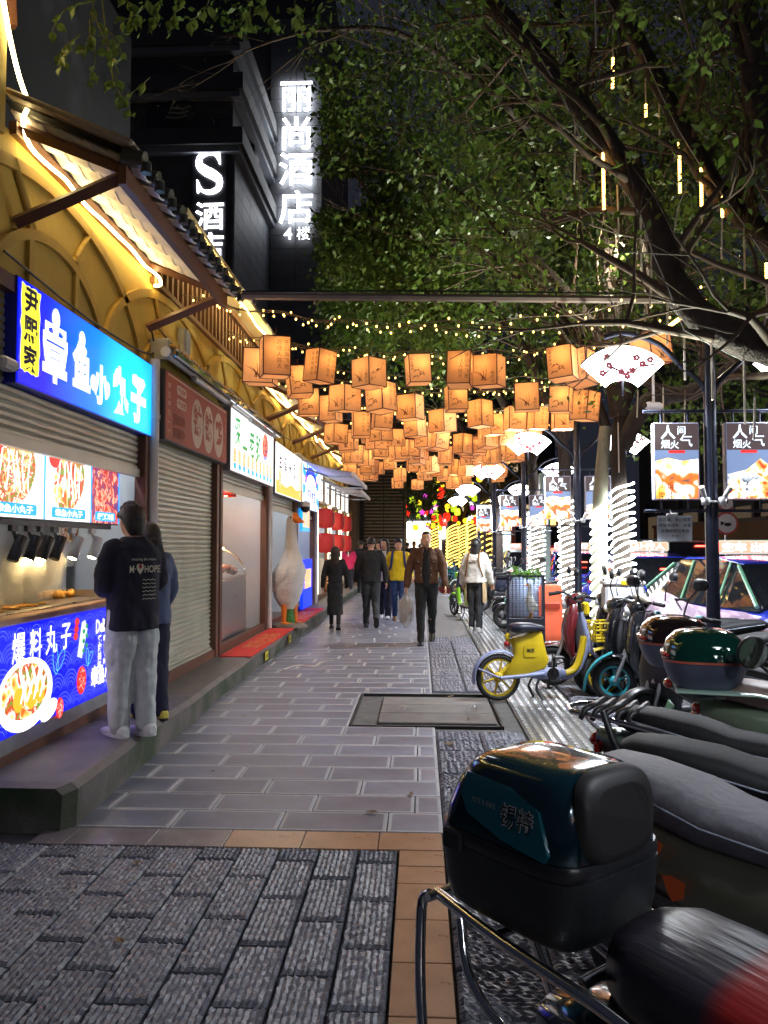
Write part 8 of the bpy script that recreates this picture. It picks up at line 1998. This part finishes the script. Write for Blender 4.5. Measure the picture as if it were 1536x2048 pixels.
for s in (-1, 1): b.tube(smooth_path([L @ V((-.08, s * .11, 1.46)), L @ V((.06, s * .115, 1.46)), L @ V((.14, s * .13, 1.34)), L @ V((.13, s * .15, 1.18)), L @ V((.06, s * .18, 1.08))], 4), .024, 6, flat=.5)
b.build('backpack_strap', mat('blue strap', (.02, .03, .12), .7), pt); b = MB(); b.loft([[L @ p_ for p_ in sup((-.2, 0, z), (1, 0, 0), (0, 1, 0), a, .15, 3, 14)] for z, a in ((1.0, .06), (1.1, .09), (1.35, .09), (1.43, .05))]); b.build('backpack', MATS['blue strap'], pt)
p = gnd(769, 1237)
person('woman with dark jacket over white top and wide navy trousers walking toward the viewer', (p.x, p.y, 0), rad(-92), 1.68, blackc, dnavy, ((8, 3), (-8, 14)), ((4, 10, 16), (-4, 10, 16)), 'long', hairm, whites, fem=True, legw=1.3, open_top=mat('white blouse', (.55, .54, .52), .8), vox=.014, turn=-20)
p = gnd(853, 1288)
bm_, L, HM, A, J = person('man in brown corduroy jacket and black clothes walking toward the viewer with a plastic bag', (p.x, p.y, 0), rad(-91), 1.77, brn, blackc, ((-14, 22), (9, 2)), ((8, 14, 12), (0, 16, 10)), 'crop', hairm, mat('black leather shoe', (.015, .015, .016), .25, coat=.5), open_top=blkt, loose=1.1, vox=.011, hem=.93)
b = MB()
for s in (-1, 1):
    b.loft([[L @ q_ for q_ in sup((x, s * y, z), (1, 0, 0), (0, 1, .0), .006, w_, 3, 8)] for x, y, z, w_ in ((.07, .06, 1.475, .03), (.11, .075, 1.43, .035), (.13, .06, 1.38, .012))])
    b.box(L @ V((.142, s * .115, 1.27)), (.012, .085, .055), .004)
b.build('collar_and_pockets', brn, bm_); b = MB()
for s in (-1, 1):
    for z in (1.26, 1.16, 1.06): b.sph(L @ V((.148, s * (.115 if z > 1.2 else .075), z)), .008, 6)
b.build('button', steel, bm_)
hand = bm_.matrix_basis @ MX.Identity(4) @ (A[-1][2] + A[-1][3] * .1); hand = V((bm_.location)) + MX.Rotation(rad(-91), 3, 'Z') @ ((A[-1][2] + A[-1][3] * .1) * (1.77 / 1.72))
bg_ = thing('plastic_bag', 'clear plastic bag of brown food hanging from the brown jacket man\'s hand', 'bag', hand)
film = bpy.data.materials.new('clear plastic film'); film.use_nodes = True; tt = film.node_tree; n = tt.nodes; pb = n['Principled BSDF']; pb.inputs['Base Color'].default_value = (.85, .85, .83, 1); pb.inputs['Roughness'].default_value = .12; pb.inputs['Alpha'].default_value = .35
nz_ = n.new('ShaderNodeTexNoise'); nz_.inputs['Scale'].default_value = 14; bp = n.new('ShaderNodeBump'); bp.inputs['Distance'].default_value = .04; tt.links.new(nz_.outputs[0], bp.inputs['Height']); tt.links.new(bp.outputs[0], pb.inputs['Normal'])
rr = random.Random(9); b = MB()
b.loft([[p_ + V((rr.uniform(-.012, .012), rr.uniform(-.012, .012), 0)) for p_ in sup((0, 0, z), (1, 0, 0), (0, 1, 0), a, a * .7, 2.3, 16)] for z, a in ((.0, .02), (-.06, .05), (-.14, .11), (-.28, .135), (-.42, .12), (-.5, .06), (-.56, .015))]); b.build('film', film, bg_)
b = MB()
for q in range(26): b.sph((rr.uniform(-.07, .07), rr.uniform(-.05, .05), rr.uniform(-.45, -.14)), (rr.uniform(.025, .045), rr.uniform(.02, .035), rr.uniform(.03, .05)), 7)
b.build('bag_contents', mat('brown snack', lin((140, 106, 74)), .7, nz=(12, .3)), bg_)['kind'] = 'stuff'
b = MB(); b.tube(smooth_path([(.015, 0, -.01), (.02, .0, .05), (0, 0, .075), (-.02, 0, .05), (-.015, 0, -.01)], 3), .007, 5); b.build('bag_handle', mat('white film handle', (.6, .6, .6), .4), bg_)
p = gnd(952, 1263)
ap, L, HM, A, J = person('woman in off-white jumper and beige apron standing with her back to the viewer', (p.x, p.y, 0), rad(72), 1.66, wht, charc, ((4, 2), (-4, 6)), ((0, 14, 18), (4, 14, 22)), 'long', hairm, whites, fem=True, loose=1.3, vox=.013, hem=.9, sole=whites, face=False)
apm = cloth('beige apron', lin((178, 150, 112)), .85)
b = MB(); rg = []
for z, a in ((.55, .2), (.7, .2), (.88, .19), (.98, .185)):
    rg.append([V((r_ * math.cos(th), r_ * .95 * math.sin(th), z + .0)) for r_ in (a + .012, a) for th in (np.linspace(-2.2, 2.2, 16) if r_ > a else np.linspace(2.2, -2.2, 16))])
b.loft(rg); b.build('apron', apm, ap)
b = MB(); br_s = mat('brown apron strap', lin((132, 96, 52)), .7)
b.tube(smooth_path([L @ V((.1, .1, 1.47)), L @ V((-.05, .1, 1.49)), L @ V((-.165, .1, 1.36)), L @ V((-.175, .12, 1.2)), L @ V((-.13, .17, 1.02))], 4), .017, 5, flat=.5); b.tube(smooth_path([L @ V((.1, -.1, 1.47)), L @ V((-.05, -.1, 1.49)), L @ V((-.165, -.1, 1.36)), L @ V((-.175, -.12, 1.2)), L @ V((-.13, -.17, 1.02))], 4), .017, 5, flat=.5)
b.tube([L @ V((-.178, .1, 1.32)), L @ V((-.185, 0, 1.325)), L @ V((-.178, -.1, 1.32))], .015, 5, flat=.5); b.build('apron_strap', br_s, ap)
# passers-by far down the street
far = [(697, 24, 1.6, pinkc, dnavy, 'woman in a bright pink top far behind by the stalls', 90, 'long'), (722, 25, 1.7, blackc, charc, 'man in black far behind, left of the walking man', 85, 'crop'), (757, 22, 1.66, greyc, charc, 'person in grey-blue jacket seen between the walking man and the woman', -90, 'short'), (688, 27, 1.72, greyc, dnavy, 'person in grey-blue standing by the brown shopfront', -60, 'long'),
       (815, 31, 1.66, blackc, charc, 'dark clothed walker far off, left of the brown jacket man', 90, 'crop'), (828, 34, 1.7, navy, charc, 'dark clothed walker farther off, beside the lit shop', -90, 'short'), (840, 30, 1.6, cloth('white patterned top', (.4, .4, .42)), charc, 'bending person in pale patterned top by the far shop', 60, 'crop'), (806, 38, 1.7, blackc, dnavy, 'farthest dark walker near the end of the street', 90, 'short')]
for px, d, H, tp_, bt_, lab, a, hr in far:
    person(lab, ((px - 840) * d / F, d, 0), rad(a), H, tp_, bt_, ((10, 4), (-10, 14)), ((8, 12, 12), (-8, 12, 14)), hr, hairm, None, face=False, vox=.022)
